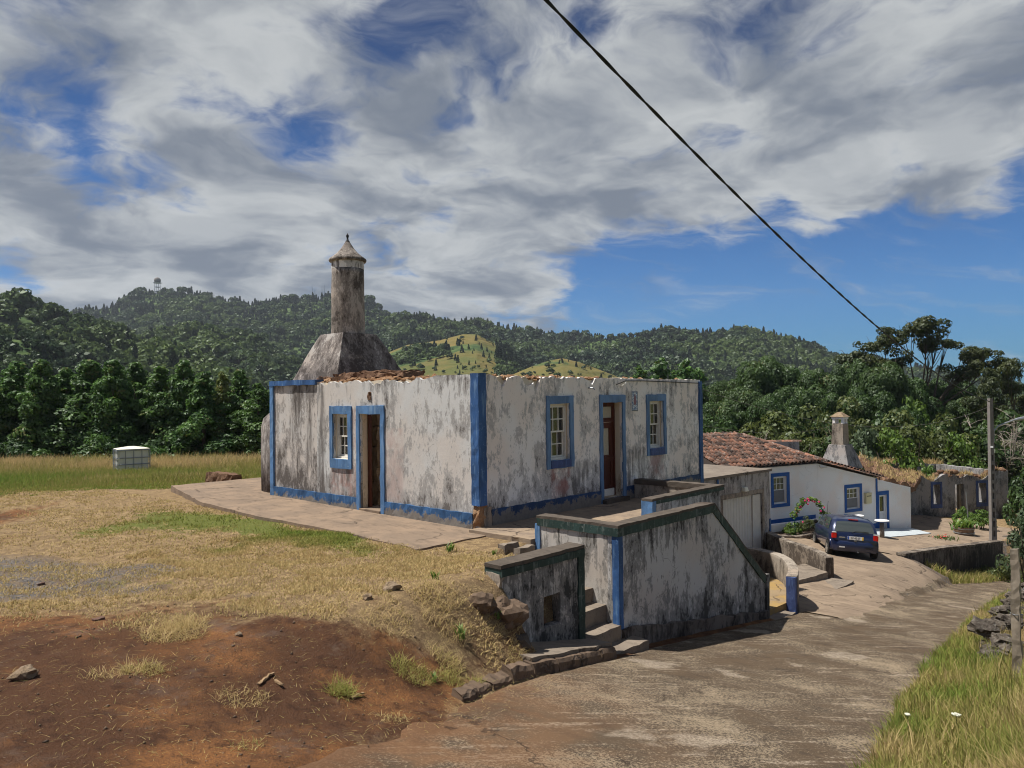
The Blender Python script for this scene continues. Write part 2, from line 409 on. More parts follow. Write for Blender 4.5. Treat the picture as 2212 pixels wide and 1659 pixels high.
M['wood_white_clean'] = plain('white pvc sash', (.80, .80, .79), .4, .04)
M['door_red'] = paint('red brown door varnish', (.085, .022, .012), (.14, .05, .025), (.035, .009, .006), .3)
M['reveal'] = plaster('door reveal plaster', (.60, .56, .50), (.40, .35, .30), (.16, .13, .11), .4, (), 25.0, 0, .6)

def rubble_mat(name, a, b, c3, scale=9):
    m, T = newmat(name); p = pos(T); f = T.noise(p, scale, 8, .65); g = T.noise(p, scale * 4, 6, .7)
    oi = T.n('ShaderNodeObjectInfo').outputs['Random']
    c = T.mix(T.ramp(f, .35, .65), a, b); c = T.mix(T.m('MULTIPLY', T.ramp(g, .55, .7), .7), c, c3)
    c = T.mix(T.m('MULTIPLY', oi, .35), c, tuple(v * .55 for v in a))
    finish(T, c, .95, T.m('ADD', f, g), .8, .04, .1); return m
M['rubble'] = rubble_mat('ochre rubble core', (.28, .15, .08), (.42, .27, .16), (.13, .065, .04))
M['rubble_brown'] = rubble_mat('brown rubble', (.15, .085, .055), (.25, .155, .10), (.055, .032, .022))
M['basalt'] = rubble_mat('lichened basalt', (.075, .062, .052), (.155, .13, .105), (.36, .35, .31), 5)
M['field_stone'] = rubble_mat('tan field stone', (.27, .19, .12), (.38, .29, .20), (.12, .08, .05))

def concrete(name, a, b, stain, scale=1.4, yellow=None):
    m, T = newmat(name); p = pos(T)
    f = T.noise(p, scale, 8, .65, .5); g = T.noise(p, scale * 30, 6, .7); h_ = T.noise(T.v('MULTIPLY', p, (1.0, .35, 1)), scale * 5, 7, .7)
    c = T.mix(T.ramp(f, .34, .64), a, b); c = T.mix(T.m('MULTIPLY', T.ramp(h_, .50, .68), .7), c, stain)
    c = T.mix(T.ramp(g, .35, .75, 0, .6), c, tuple(v * 1.25 for v in b))
    if yellow: c = T.mix(T.m('MULTIPLY', T.ramp(T.noise(p, 2.2, 6, .6), .42, .60), .8), c, yellow)
    vo = T.n('ShaderNodeTexVoronoi', p_feature='DISTANCE_TO_EDGE', i_Scale=.42)
    T.put(vo.inputs['Vector'], T.v('ADD', p, T.v('SCALE', T.n('ShaderNodeTexNoise', i_Vector=p, i_Scale=1.6, i_Detail=6.0).outputs['Color'], s=.9)))
    ck = T.ramp(vo.outputs[0], .014, .003)
    ck = T.m('MULTIPLY', ck, T.ramp(T.noise(p, .5, 2), .46, .56))
    c = T.mix(T.m('MULTIPLY', ck, .75), c, (.06, .045, .035))
    finish(T, c, .93, T.m('SUBTRACT', T.m('ADD', T.m('MULTIPLY', g, .5), h_), T.m('MULTIPLY', ck, 2)), .5, .015, .15); return m
M['patio'] = concrete('worn patio concrete', (.27, .195, .135), (.19, .142, .104), (.085, .067, .053))
M['terrace_floor'] = concrete('terrace concrete', (.31, .235, .16), (.21, .16, .12), (.11, .088, .07), 1.8)
M['yellow_floor'] = concrete('lichen yellow concrete', (.27, .20, .12), (.22, .16, .10), (.12, .09, .06), 1.8, (.33, .215, .075))
M['yard_concrete'] = concrete('courtyard concrete', (.29, .22, .155), (.20, .15, .108), (.10, .075, .055), 1.1)
M['coping'] = concrete('coping concrete', (.115, .095, .077), (.082, .067, .055), (.042, .035, .03), 2.5)
M['step'] = concrete('step concrete', (.25, .205, .16), (.18, .148, .118), (.085, .07, .056), 2.5)
M['kerb'] = concrete('crumbling kerb', (.17, .12, .085), (.115, .08, .056), (.05, .035, .026), 3.0)
M['roof_slab'] = concrete('garage roof concrete', (.22, .185, .15), (.17, .14, .115), (.09, .075, .06), 1.2)
M['white_apron'] = plain('white painted apron', (.42, .46, .48), .8, .1, 3)
M['sheet'] = plain('ribbed cream steel door', (.60, .58, .53), .5, .10, 5)
M['plastic_white'] = plain('cream plastic', (.74, .71, .58), .45, .10, 3)
M['bottle'] = plain('translucent white tank plastic', (.70, .69, .60), .4, .10, 2.5)
M['metal'] = plain('galvanised steel', (.30, .32, .34), .45, .12, 8, .5, Metallic=.6)
M['cable'] = plain('black cable', (.008, .009, .009), .6)
M['timber'] = paint('grey split timber', (.20, .165, .125), (.34, .29, .23), (.07, .055, .04), .6, 30.0)
M['pole'] = plain('cast concrete pole', (.20, .18, .165), .9, .2, 4)
M['barrel'] = paint('old barrel staves', (.19, .12, .08), (.30, .22, .16), (.06, .04, .03), .5, 33.0)
M['soil'] = plain('planting soil', (.06, .04, .028), .95, .3)
M['letterbox'] = plain('cream letter box', (.70, .63, .38), .45, .05)
M['black'] = plain('black plastic', (.012, .012, .013), .5, .1)
M['rubber'] = plain('tyre rubber', (.016, .016, .016), .8, .1)
M['alloy'] = plain('silver wheel', (.45, .45, .43), .35, .1, 8, .5, Metallic=.7)
M['lamp_red'] = plain('red lamp lens', (.55, .012, .008), .15, .05, 8, .6)
M['lamp_clear'] = plain('clear lamp lens', (.70, .70, .68), .12, .05, 8, .6)
M['plate'] = plain('white number plate', (.82, .82, .80), .35, .03)
M['plate_blue'] = plain('plate blue strip', (.03, .10, .45), .35, .03)
M['plate_yellow'] = plain('plate yellow strip', (.80, .50, .03), .35, .03)
M['badge'] = plain('chrome badge', (.60, .60, .60), .2, .05, 8, .5, Metallic=.8)
m, T = newmat('dark blue car paint')
finish(T, (.006, .015, .060), .30, None, spec=.5, Coat_Weight=.9, Coat_Roughness=.04, Metallic=.25); M['car'] = m
def glassy(name, tint, refl=.12, thru=.5):
    m, T = newmat(name)
    tr = T.n('ShaderNodeBsdfTransparent', i_Color=tint)
    gl = T.n('ShaderNodeBsdfGlossy', i_Color=(1, 1, 1), i_Roughness=.03)
    df = T.n('ShaderNodeBsdfDiffuse', i_Color=(.20, .18, .15))
    fr = T.n('ShaderNodeFresnel', i_IOR=1.5)
    mx = T.n('ShaderNodeMixShader', i_0=1 - thru); T.put(mx.inputs[1], tr.outputs[0]); T.put(mx.inputs[2], df.outputs[0])
    m2 = T.n('ShaderNodeMixShader'); T.put(m2.inputs[0], T.m('ADD', fr.outputs[0], refl * .5)); T.put(m2.inputs[1], mx.outputs[0]); T.put(m2.inputs[2], gl.outputs[0])
    T.t.links.new(m2.outputs[0], T.n('ShaderNodeOutputMaterial').inputs[0]); return m
M['glass_old'] = glassy('dusty old window glass', (.75, .72, .66), .05, .78)
M['glass_house'] = glassy('curtained window glass', (.5, .52, .53), .10, .35)
M['glass_car'] = glassy('tinted car glass', (.30, .34, .34), .15, .85)
m, T = newmat('net curtain'); finish(T, T.mix(T.noise(T.v('MULTIPLY', pos(T), (9, 9, .5)), 3, 3), (.45, .46, .46), (.70, .70, .69)), .9); M['curtain'] = m
m, T = newmat('reeded door glass'); finish(T, T.mix(T.noise(T.v('MULTIPLY', pos(T), (1, 1, 1)), 30, 3), (.40, .35, .27), (.52, .46, .36)), .35, T.noise(pos(T), 90, 2), .4, .01, .4); M['door_glass'] = m

m, T = newmat('old clay tile')
oi = T.n('ShaderNodeObjectInfo').outputs['Random']; p = pos(T)
at_ = T.n('ShaderNodeAttribute', p_attribute_name='tint').outputs['Fac']
rnd = T.m('FRACT', T.m('ADD', oi, at_))
c = T.mix(T.ramp(rnd, 0, .45, smooth=False), (.055, .038, .032), (.19, .105, .075)); c = T.mix(T.ramp(rnd, .55, 1.0, smooth=False), c, (.33, .155, .10))
lf = T.noise(p, 5, 7, .7)
c = T.mix(T.m('MULTIPLY', T.ramp(lf, .46, .62), .8), c, (.085, .068, .058)); c = T.mix(T.m('MULTIPLY', T.ramp(T.noise(p, 9, 5, .7), .54, .66), .6), c, (.40, .35, .31))
finish(T, c, .92, T.noise(p, 25, 5), .4, .02, .15); M['tile'] = m

def leafmat(name, a, b, c3, trans=.35, rough=.6):
    """a: usual leaf colour, b: fresh lighter leaf, favoured on crown tops as painted sunlight, c3: odd yellow or brown leaf; the tint is fixed per leaf and per plant"""
    m, T = newmat(name)
    tint = T.n('ShaderNodeAttribute', p_attribute_name='tint').outputs['Fac']
    oi = T.n('ShaderNodeObjectInfo').outputs['Random']
    c = T.mix(T.ramp(tint, .15, .85, smooth=False), a, b)
    c = T.mix(T.ramp(tint, .93, .97), c, c3)
    c = T.mix(T.m('MULTIPLY', oi, .35), c, tuple(x * .6 + y * .25 for x, y in zip(a, c3)))
    df = T.n('ShaderNodeBsdfDiffuse', i_Color=c); tr = T.n('ShaderNodeBsdfTranslucent', i_Color=T.mix(.5, c, b))
    gl = T.n('ShaderNodeBsdfGlossy', i_Color=(.6, .65, .6), i_Roughness=.5)
    mx = T.n('ShaderNodeMixShader', i_0=trans); T.put(mx.inputs[1], df.outputs[0]); T.put(mx.inputs[2], tr.outputs[0])
    m2 = T.n('ShaderNodeMixShader', i_0=.04); T.put(m2.inputs[1], mx.outputs[0]); T.put(m2.inputs[2], gl.outputs[0])
    T.t.links.new(m2.outputs[0], T.n('ShaderNodeOutputMaterial').inputs[0]); return m
M['leaf_cedar_dry'] = leafmat('yellowing hedge foliage', (.075, .105, .026), (.20, .24, .055), (.26, .20, .07))
M['leaf_cedar'] = leafmat('dark hedge foliage', (.030, .075, .020), (.115, .225, .048), (.17, .17, .055))
M['leaf_broad'] = leafmat('broad leaf foliage', (.030, .060, .018), (.085, .150, .040), (.14, .13, .045))
M['leaf_grey'] = leafmat('grey green foliage', (.055, .085, .040), (.12, .17, .085), (.16, .15, .07))
M['leaf_bright'] = leafmat('bright shrub foliage', (.060, .125, .020), (.17, .27, .045), (.28, .26, .05))
M['leaf_olive'] = leafmat('olive shrub foliage', (.055, .078, .022), (.14, .17, .045), (.20, .17, .06))
M['leaf_acacia'] = leafmat('dry acacia foliage', (.035, .055, .018), (.10, .115, .035), (.15, .11, .05))
M['petal'] = plain('pink rose petals', (.75, .07, .20), .6, .2)
M['petal_red'] = plain('red flower petals', (.60, .05, .05), .6, .2)
M['petal_white'] = plain('white umbel flowers', (.58, .58, .48), .7, .1)
M['bark'] = plain('grey brown bark', (.10, .08, .06), .95, .3, 8, .1, .6)
M['dead_wood'] = plain('bleached dead wood', (.30, .26, .22), .95, .25, 8, .1)
M['straw_wood'] = plain('broken plank wood', (.28, .19, .11), .9, .3, 12, .1)
# ------------------------------------------------------------------ terrain functions (numpy)
def sst(a, b, x):
    t = np.clip((x - a) / (b - a), 0, 1); return t * t * (3 - 2 * t)
_rs = np.random.RandomState(5); _perm = _rs.rand(256, 256)
def vnoise(x, y):
    xi = np.floor(x).astype(int); yi = np.floor(y).astype(int); fx = x - xi; fy = y - yi
    fx = fx * fx * (3 - 2 * fx); fy = fy * fy * (3 - 2 * fy)
    g = lambda a, b: _perm[a & 255, b & 255]
    return (g(xi, yi) * (1 - fx) + g(xi + 1, yi) * fx) * (1 - fy) + (g(xi, yi + 1) * (1 - fx) + g(xi + 1, yi + 1) * fx) * fy
def nfbm(x, y, o=4):
    s = 0; a = .5
    for k in range(o):
        s = s + a * vnoise(x * 2 ** k + 17 * k, y * 2 ** k + 31 * k); a *= .5
    return s - .47
LX = [-30, -14, -7.5, -6.5, -4.8, -4.14, -3.48, -1.24, -.2, .15, 5.2, 6.4, 9, 14, 20, 23, 29, 45, 200]
LY = [-12, -7.2, -5.6, -5.3, -4.67, -4.4, -4.2, -3.78, -3.55, -3.42, -3.38, -3.3, -3.4, -3.7, -3.2, -2.9, -3.9, -4.5, -8]
RX = [-30, -14, -3.4, .4, 5.6, 11, 19, 26, 32, 45, 200]
RY = [-14, -10.6, -7.95, -7.22, -6.5, -5.9, -5.2, -5.4, -6.8, -9, -30]
def Yl(x): return np.interp(x, LX, LY)
def Yr(x): return np.interp(x, RX, RY)
def zroad(x, y):
    z = np.interp(x, [-60, -30, -16, -10, 0, 5, 10, 15, 24, 32, 60, 200], [6, 3.2, 1.8, .6, -1.4, -2.07, -2.8, -3.55, -4.95, -5.9, -8, -12])
    return z - .05 * (y + 3.4) * np.interp(x, [0, 6], [1, 0])
def zyard(x, y):
    u = -(x * .738 + y * .674)
    return np.interp(u, [-150, -40, -16, -6, 0, 2, 4.1, 14, 30], [-8, -1.6, -.38, .02, .03, .01, .2, .95, 2.0])
def zcourt(x, y):
    return np.interp(x, [5, 6.5, 9, 12.5, 15, 18, 22, 26, 30, 36, 45, 120], [-2.1, -2.3, -2.5, -2.8, -2.95, -3.34, -3.5, -3.8, -4.1, -4.4, -4.8, -8]) + .07 * np.clip(y, -3, 3)
def Yb(x): return np.interp(x, [5, 8, 12.5, 16, 20], [-3.2, -2.9, -2.3, -1.9, -1.75])
def Yw(x): return np.interp(x, [20.1, 29.3, 60], [-1.75, -3.3, -4.5])
def zground(x, y):
    x = np.asarray(x, float); y = np.asarray(y, float)
    zr = zroad(x, y); zy = zyard(x, y); zc = zcourt(x, y)
    zc = zc + sst(8, 16, y) * (zy - zc) * (1 - sst(18, 30, x))
    rough = nfbm(x * 1.3, y * 1.3, 4)
    # left of the steps: yard, bank and road
    bw = np.interp(x, [-14, -8, -5.5, -4.5, -3], [6, 3.5, 1.7, 1.45, 1.15])
    t = sst(.02, 1, (y - Yl(x)) / bw)
    left = zr + t * (zy - zr) + (rough * .10 + nfbm(x * 5, y * 5, 3) * .05) * t
    left = np.where((x > -2.76) & (y > -3.1), zy + rough * .05, left)
    left = np.where((x > -2.76) & (y <= -3.1), zr - .02, left)
    stairs = np.where(y > -3.1, np.where(y > -1.45, np.minimum(zy, .02), np.where(y > -2.3, -.42, -1.6)), zr - .02)
    terr = np.where(y > -3.1, np.where((x > 2.85) & (y < -2.12), -2.6, -.4), zr - .02)
    tb = sst(-2.2, 0, y - Yb(x))
    right = np.where(x <= 20.15, zr + tb * (zc - zr), np.where(y > Yw(x), zc, zr + (zc - zr) * tb * (1 - sst(20.2, 23, x))))
    z = np.where(x < -1.1, left, np.where(x < -.05, stairs, np.where(x < 5.24, terr, right)))
    z = np.where((x >= 5.24) & (x < 8.4) & (y > 0.3) & (y < 8), -.4, z)
    z = np.where((x >= -1.1) & (y > 7.6), zy * (1 - sst(18, 30, x)) + zc * sst(18, 30, x), z)
    # far verge of the road
    d = Yr(x) - y
    verge = zr + .06 + .30 * sst(0, 1.6, d) + .05 * np.clip(d - 1.6, 0, 8) + nfbm(x * 1.7, y * 1.7, 3) * .22 * sst(.2, 1.2, d)
    z = np.where(d > 0, verge, z)
    on = (d <= 0) & (y < Yl(x))
    z = np.where(on, zr - .035, z)
    dist = np.hypot(x, y)
    z = z + (-9 - z) * sst(60, 200, dist)
    return z

def axis(parts):
    a = []
    for lo, hi, d in parts:
        a += list(np.arange(lo, hi - 1e-6, d))
    return a
gx = axis([(-13, 9, .1), (9, 32, .4), (32, 62, 1.5)]); gy = axis([(-12, 8, .1), (8, 30, .4), (30, 60, 1.5)])
ext = [62, 75, 100, 140, 200, 300, 450, 700, 1100, 1800]
gx = [-v for v in ext[::-1]] + [-50, -40, -32, -26, -22, -19, -17, -15.5, -14.2] + gx + ext
gy = [-v for v in ext[::-1]] + [-50, -40, -32, -26, -22, -19, -17, -15.5, -14, -13] + gy + [60] + ext
gx = np.array(sorted(set(np.round(gx, 3)))); gy = np.array(sorted(set(np.round(gy, 3))))
GX, GY = np.meshgrid(gx, gy, indexing='ij')
GZ = zground(GX, GY)

def blobs(x, y, L):
    wx = x + nfbm(x * .7 + 3, y * .7, 3) * 2.0; wy = y + nfbm(x * .7, y * .7 + 9, 3) * 2.0
    s = 0
    for cx, cy_, rx, ry, a, w in L:
        c, sn_ = math.cos(a), math.sin(a)
        u = ((wx - cx) * c + (wy - cy_) * sn_) / rx; v = (-(wx - cx) * sn_ + (wy - cy_) * c) / ry
        s = s + w * np.exp(-(u * u + v * v))
    return s
DIRT = [(-7.9, -2.2, 1.2, 1.2, 0, 1.0), (-6.35, -3.7, .75, .8, 0, 1.1), (-7.2, -3.4, .7, .6, 0, .6), (-8.6, -4.6, 1.6, 1.6, 0, 1.3), (-7.2, -5.0, 1.0, .7, .3, 1.1), (-6.0, -4.9, .9, .6, .35, 1.1), (-6.3, -4.4, .8, .6, 0, .8), (-5.3, -4.4, .5, .4, .3, .6), (-9.5, -1.5, 1.2, 1.2, 0, .9),
        (-5.6, 9.6, 2.2, .9, .6, .9), (-7.5, 6.5, 2, 1.2, .6, .8), (-6.2, -2.2, .8, .3, .5, .45), (-4.8, -3.3, .35, .25, .6, .5), (-4.2, -3.7, .3, .2, .6, .5)]
GREEN = [(-2.6, 5.0, .8, 2.6, .1, .85), (-2.6, 1.6, .6, 1.6, .2, .75), (-4.3, 5.6, 1.2, 1.2, 0, .55), (-2, 20, 5, 3.5, -.7, 1.2), (-6, 22, 5, 5, 0, 1.2), (4, 17, 4, 3, -.8, .6), (-3.6, 2.6, .8, .8, 0, .5)]
GRAV = [(-6.8, 3.4, 1.3, 1.8, .3, 1.0), (-5.8, 1.3, .9, .5, .5, .85), (-7.3, .6, 1.1, .9, 0, 1.0), (-8.5, 1.5, 1.5, 1.5, 0, 1.0), (-6.2, -.3, .8, .4, .4, .6), (-5.6, -1.9, .5, .3, 0, .5)]
md = np.clip(blobs(GX, GY, DIRT), 0, 1); mg = np.clip(blobs(GX, GY, GREEN), 0, 1); mv = np.clip(blobs(GX, GY, GRAV), 0, 1)
# the cut bank above the kerb shows red earth; verge across the road is green; courtyard is concrete dust
bank = np.exp(-((GY - Yl(GX) - .35) / .4) ** 2) * ((GX > -6) & (GX < -2.5)); md = np.clip(md + bank * .6, 0, 1)
md = np.where((GX > -1.1) & (GX < 6) & (GY < -2.9) & (GY > -5), 1.0, md); reg = (GX >= 5.2) & (GX < 31) & (GY < np.where(GX < 20, Yb(GX), Yw(GX)) + .6) & (GY > -6.5); md = np.where(reg, .12, md); mv = np.where(reg, 1.0, mv)
mg = np.where(Yr(GX) - GY > .1, .55 + nfbm(GX * .8, GY * .8) * .9, mg)
far = sst(40, 60, np.hypot(GX, GY)); mg = mg * (1 - far) + far * .9
mask = np.stack([md, mg, mv, np.ones_like(md)], -1).reshape(-1, 4)

m, T = newmat('yard earth and dry turf')
p = pos(T); ma = T.n('ShaderNodeAttribute', p_attribute_name='mask')
sc = T.n('ShaderNodeSeparateColor'); T.t.links.new(ma.outputs['Color'], sc.inputs[0])
nb = T.noise(p, 1.1, 8, .65); nm_ = T.noise(p, 6, 7, .68); nf = T.noise(p, 55, 5, .7)
jag = T.m('ADD', T.m('MULTIPLY', T.m('SUBTRACT', nb, .5), .7), T.m('MULTIPLY', T.m('SUBTRACT', nm_, .5), 1.0))
def edge(s, lo=.38, hi=.56): return T.ramp(T.m('ADD', s, jag), lo, hi)
straw = T.mix(T.ramp(nf, .3, .7), (.13, .085, .045), (.50, .36, .19)); straw = T.mix(T.ramp(nm_, .38, .62), straw, T.mix(nf, (.10, .064, .038), (.28, .195, .11)))
grn = T.mix(nf, (.060, .075, .018), (.19, .20, .055))
grv = T.mix(T.ramp(T.noise(p, 24, 6, .8), .36, .64), (.045, .040, .038), (.24, .22, .205)); grv = T.mix(T.m('MULTIPLY', T.ramp(nm_, .44, .56), .6), grv, straw); grv = T.mix(T.m('MULTIPLY', T.ramp(nb, .45, .6), .35), grv, (.11, .07, .05))
dirt = T.mix(T.ramp(nb, .42, .66), (.092, .044, .023), (.29, .13, .048)); dirt = T.mix(T.ramp(nf, .35, .68, 0, .7), dirt, (.105, .060, .040)); dirt = T.mix(T.m('MULTIPLY', T.ramp(nm_, .52, .64), .6), dirt, (.050, .026, .018))
dirt = T.mix(T.m('MULTIPLY', T.ramp(T.noise(p, 1.9, 8, .72), .52, .72), .6), dirt, (.15, .115, .095))
c = T.mix(edge(sc.outputs[1]), straw, grn); c = T.mix(edge(sc.outputs[2], .34, .80), c, grv); c = T.mix(edge(sc.outputs[0], .25, .85), c, dirt)
peb = T.n('ShaderNodeTexVoronoi', i_Vector=p, i_Scale=26.0); pr = T.sep(peb.outputs['Color'])[0]
pk = T.m('MULTIPLY', T.ramp(peb.outputs['Distance'], .26, .16), T.ramp(pr, .86, .93))
c = T.mix(T.m('MULTIPLY', pk, .5), c, (.28, .215, .16))
finish(T, c, .97, T.m('ADD', T.m('ADD', nm_, T.m('MULTIPLY', nf, .5)), T.m('MULTIPLY', pk, .5)), .9, .06, .08); M['ground'] = m

ni, nj = GX.shape
idx = np.arange(ni * nj).reshape(ni, nj)
F = np.stack([idx[:-1, :-1], idx[1:, :-1], idx[1:, 1:], idx[:-1, 1:]], -1).reshape(-1, 4)
ground = link('ground', np_mesh('ground', np.stack([GX, GY, GZ], -1).reshape(-1, 3), F, M['ground'], True, [('mask', 'POINT', 'FLOAT_COLOR', mask)]))
tag(ground, 'dry yard of straw, red earth and grey gravel', None, None, 'structure')

# ------------------------------------------------------------------ road sheet
m, T = newmat('worn aggregate road'); p = pos(T)
a = T.noise(p, .9, 8, .65, .5); b = T.noise(T.v('MULTIPLY', p, (1.0, .5, 1)), 4.5, 8, .7); g = T.noise(T.v('MULTIPLY', p, (1, .7, 1)), 52, 5, .85)
c = T.mix(T.ramp(a, .36, .64), (.098, .070, .046), (.064, .050, .039)); c = T.mix(T.m('MULTIPLY', T.ramp(b, .46, .66), .6), c, (.042, .034, .028))
sp = T.ramp(T.m('ADD', g, T.m('MULTIPLY', T.m('SUBTRACT', a, .5), .5)), .52, .565); c = T.mix(T.m('MULTIPLY', sp, .74), c, (.37, .29, .195))
scr = T.noise(T.v('MULTIPLY', T.n('ShaderNodeMapping', i_Vector=p, i_Rotation=(0, 0, .55)).outputs[0], (.45, 5.5, 1)), 1.6, 6, .6)
sk = T.m('MULTIPLY', T.ramp(scr, .575, .64), T.ramp(T.noise(p, 22, 5, .75), .42, .6)); c = T.mix(T.m('MULTIPLY', sk, .75), c, (.40, .33, .25))
x_, y_, z_ = T.sep(p)
lt = T.m('MULTIPLY', T.ramp(T.noise(T.v('ADD', p, (5.3, 1, 0)), .75, 5, .6), .60, .66), T.ramp(g, .3, .6)); c = T.mix(T.m('MULTIPLY', lt, .6), c, (.42, .35, .27))
red = T.m('MULTIPLY', T.ramp(T.m('ADD', x_, T.m('MULTIPLY', y_, -.9)), 2.6, -1.6), T.ramp(T.noise(p, 1.7, 6, .6), .36, .58))
c = T.mix(T.m('MULTIPLY', red, .75), c, T.mix(g, (.12, .055, .030), (.28, .165, .085)))
ed = T.m('ADD', T.m('ADD', y_, 3.33), T.m('MULTIPLY', x_, -.28))          # soil washed over the lane's edge
sp2 = T.m('MULTIPLY', T.ramp(T.m('ADD', ed, T.m('ADD', T.m('MULTIPLY', T.m('SUBTRACT', b, .5), 3.0), T.m('MULTIPLY', T.m('SUBTRACT', a, .5), 3.0))), -1.1, .15), T.ramp(x_, -3.2, -5.0))
c = T.mix(T.m('MULTIPLY', sp2, .85), c, T.mix(g, (.075, .038, .022), (.19, .10, .05)))
vo = T.n('ShaderNodeTexVoronoi', p_feature='DISTANCE_TO_EDGE', i_Scale=.30)
T.put(vo.inputs['Vector'], T.v('ADD', p, T.v('SCALE', T.n('ShaderNodeTexNoise', i_Vector=p, i_Scale=1.3, i_Detail=7.0, i_Roughness=.65).outputs['Color'], s=1.3)))
ck = T.m('MULTIPLY', T.ramp(vo.outputs[0], .007, .002), T.ramp(T.noise(p, .45, 2), .50, .58))
c = T.mix(T.m('MULTIPLY', ck, .6), c, (.035, .025, .02))
finish(T, c, .95, T.m('SUBTRACT', T.m('ADD', g, T.m('MULTIPLY', b, .6)), T.m('MULTIPLY', ck, 2)), .6, .02, .1); M['road'] = m
rx = np.concatenate([np.arange(-14, 8, .12), np.arange(8, 34, .4)]); nt = 34
RV = []
for xx in rx:
    l = float(Yl(xx)) - .03 + (.18 * fbm(xx * 1.4, 3.3) if xx < -5 else 0); r_ = float(Yr(xx)) + .22 * fbm(xx * 1.1, 8.8)
    if 5.6 < xx < 20: l = float(np.interp(xx, [5.6, 7, 10.5], [-3.40, -3.35, float(Yb(xx)) - 1.1])) + .12 * fbm(xx * .9, 1.2)
    for k in range(nt):
        yy = r_ + (l - r_) * k / (nt - 1)
        z = float(zroad(xx, yy)) - (.0 if 0 < k < nt - 1 else .03) + .012 * fbm(xx * 2.1, yy * 2.1)
        if 5.6 < xx < 20: z = max(z, float(zground(xx, yy)) + .02)
        RV.append((xx, yy, z))
idx = np.arange(len(RV)).reshape(len(rx), nt)
F = np.stack([idx[:-1, :-1], idx[1:, :-1], idx[1:, 1:], idx[:-1, 1:]], -1).reshape(-1, 4)
tag(link('road', np_mesh('road', np.array(RV), F, M['road'], True)), 'sloping concrete lane with worn aggregate', None, None, 'structure')

def sheet(name, mat, xs, ylo, yhi, zf, n=14, lift=.055):
    V = []
    for xx in xs:
        a_, b_ = ylo(xx), yhi(xx)
        for k in range(n):
            yy = a_ + (b_ - a_) * k / (n - 1)
            V.append((xx, yy, zf(xx, yy) + (lift if 0 < k < n - 1 else -.03)))
    idx = np.arange(len(V)).reshape(len(xs), n)
    F = np.stack([idx[:-1, :-1], idx[1:, :-1], idx[1:, 1:], idx[:-1, 1:]], -1).reshape(-1, 4)
    return link(name, np_mesh(name, np.array(V), F, mat, True))
# concrete courtyard in front of the white house
tag(sheet('courtyard', M['yard_concrete'], list(np.arange(6.8, 20.1, .3)), lambda x: float(Yb(x)) - 1.6 + .2 * fbm(x * .8, 6), lambda x: 9.0, lambda x, y: float(zground(x, y)), 40),
    'pale concrete courtyard sloping past the car', None, None, 'structure')
o = sheet('courtyard', M['yard_concrete'], list(np.arange(20.2, 36, .4)), lambda x: float(Yw(x)) + .12, lambda x: 8.0, lambda x, y: float(zground(x, y)), 30)
tag(o, 'pale concrete courtyard before the white house', None, None, 'structure')
# ------------------------------------------------------------------ the roofless house
rnd = random.Random(7)
def rough_block(x0, x1, y0, y1, z0, z1, d=.12, amp=.05, seed=0.0, f=3.0):
    """closed, subdivided block with a broken, uneven skin"""
    bm = bmesh.new()
    nx, ny, nz = [max(1, int(round((b - a) / d))) for a, b in ((x0, x1), (y0, y1), (z0, z1))]
    pts = {}
    def vt(i, j, k):
        if (i, j, k) not in pts:
            p = Vector((x0 + (x1 - x0) * i / nx, y0 + (y1 - y0) * j / ny, z0 + (z1 - z0) * k / nz))
            q = p * f + Vector((seed * 9.1, seed * 4.3, seed))
            off = Vector((fbm(q.x, q.y, q.z), fbm(q.y + 9, q.z, q.x), fbm(q.z, q.x + 5, q.y)))
            pts[(i, j, k)] = bm.verts.new(p + off * amp)
        return pts[(i, j, k)]
    def quad(a, b, c, d_): bm.faces.new((vt(*a), vt(*b), vt(*c), vt(*d_)))
    for i in range(nx):
        for j in range(ny):
            quad((i, j, nz), (i + 1, j, nz), (i + 1, j + 1, nz), (i, j + 1, nz)); quad((i, j + 1, 0), (i + 1, j + 1, 0), (i + 1, j, 0), (i, j, 0))
    for i in range(nx):
        for k in range(nz):
            quad((i, 0, k), (i + 1, 0, k), (i + 1, 0, k + 1), (i, 0, k + 1)); quad((i, ny, k + 1), (i + 1, ny, k + 1), (i + 1, ny, k), (i, ny, k))
    for j in range(ny):
        for k in range(nz):
            quad((0, j, k + 1), (0, j + 1, k + 1), (0, j + 1, k), (0, j, k)); quad((nx, j, k), (nx, j + 1, k), (nx, j + 1, k + 1), (nx, j, k + 1))
    mb = MB(); bm.verts.index_update()
    mb.add([v.co.copy() for v in bm.verts], [tuple(v.index for v in f_.verts) for f_ in bm.faces]); bm.free()
    return mb

house = thing('ruined_house', (0, 0, 0), 'roofless grey limewashed house with blue trim and tall round chimney', 'house')
WL = (3.97 + .13, 4.69, 1.17, 2.18); DL = (2.93, 3.67, .12, 2.19)           # openings in the door side (along Y)
WR1 = (2.07, 2.74, 1.19, 2.37); DR = (3.93, 4.72, .2, 2.37); WR2 = (5.88, 6.55, 1.22, 2.38)
def broken_left(u):
    b = 2.965 - .02 * abs(fbm(u * 3, 1))
    if u > 1.2: b -= min(1, (u - 1.2) / .8) * (.03 + .13 * max(0, fbm(u * 2.6, 4.2) + .40)) + .04 * abs(fbm(u * 9, 2))
    return b
def broken_right(u):
    if u < 3.7:
        e = min(1, max(0, (u - .35) / .25)) * min(1, (3.75 - u) / .4 + .25)
        return 2.955 - e * (.26 * max(0, fbm(u * 2.0 + 1.3, 7.7) + .16) + .05 * abs(fbm(u * 7, 5)) + .03 * abs(fbm(u * 17, 2)))
    return 2.925 + .010 * fbm(u * 12, 1) + .016 * fbm(u * 5, 3)
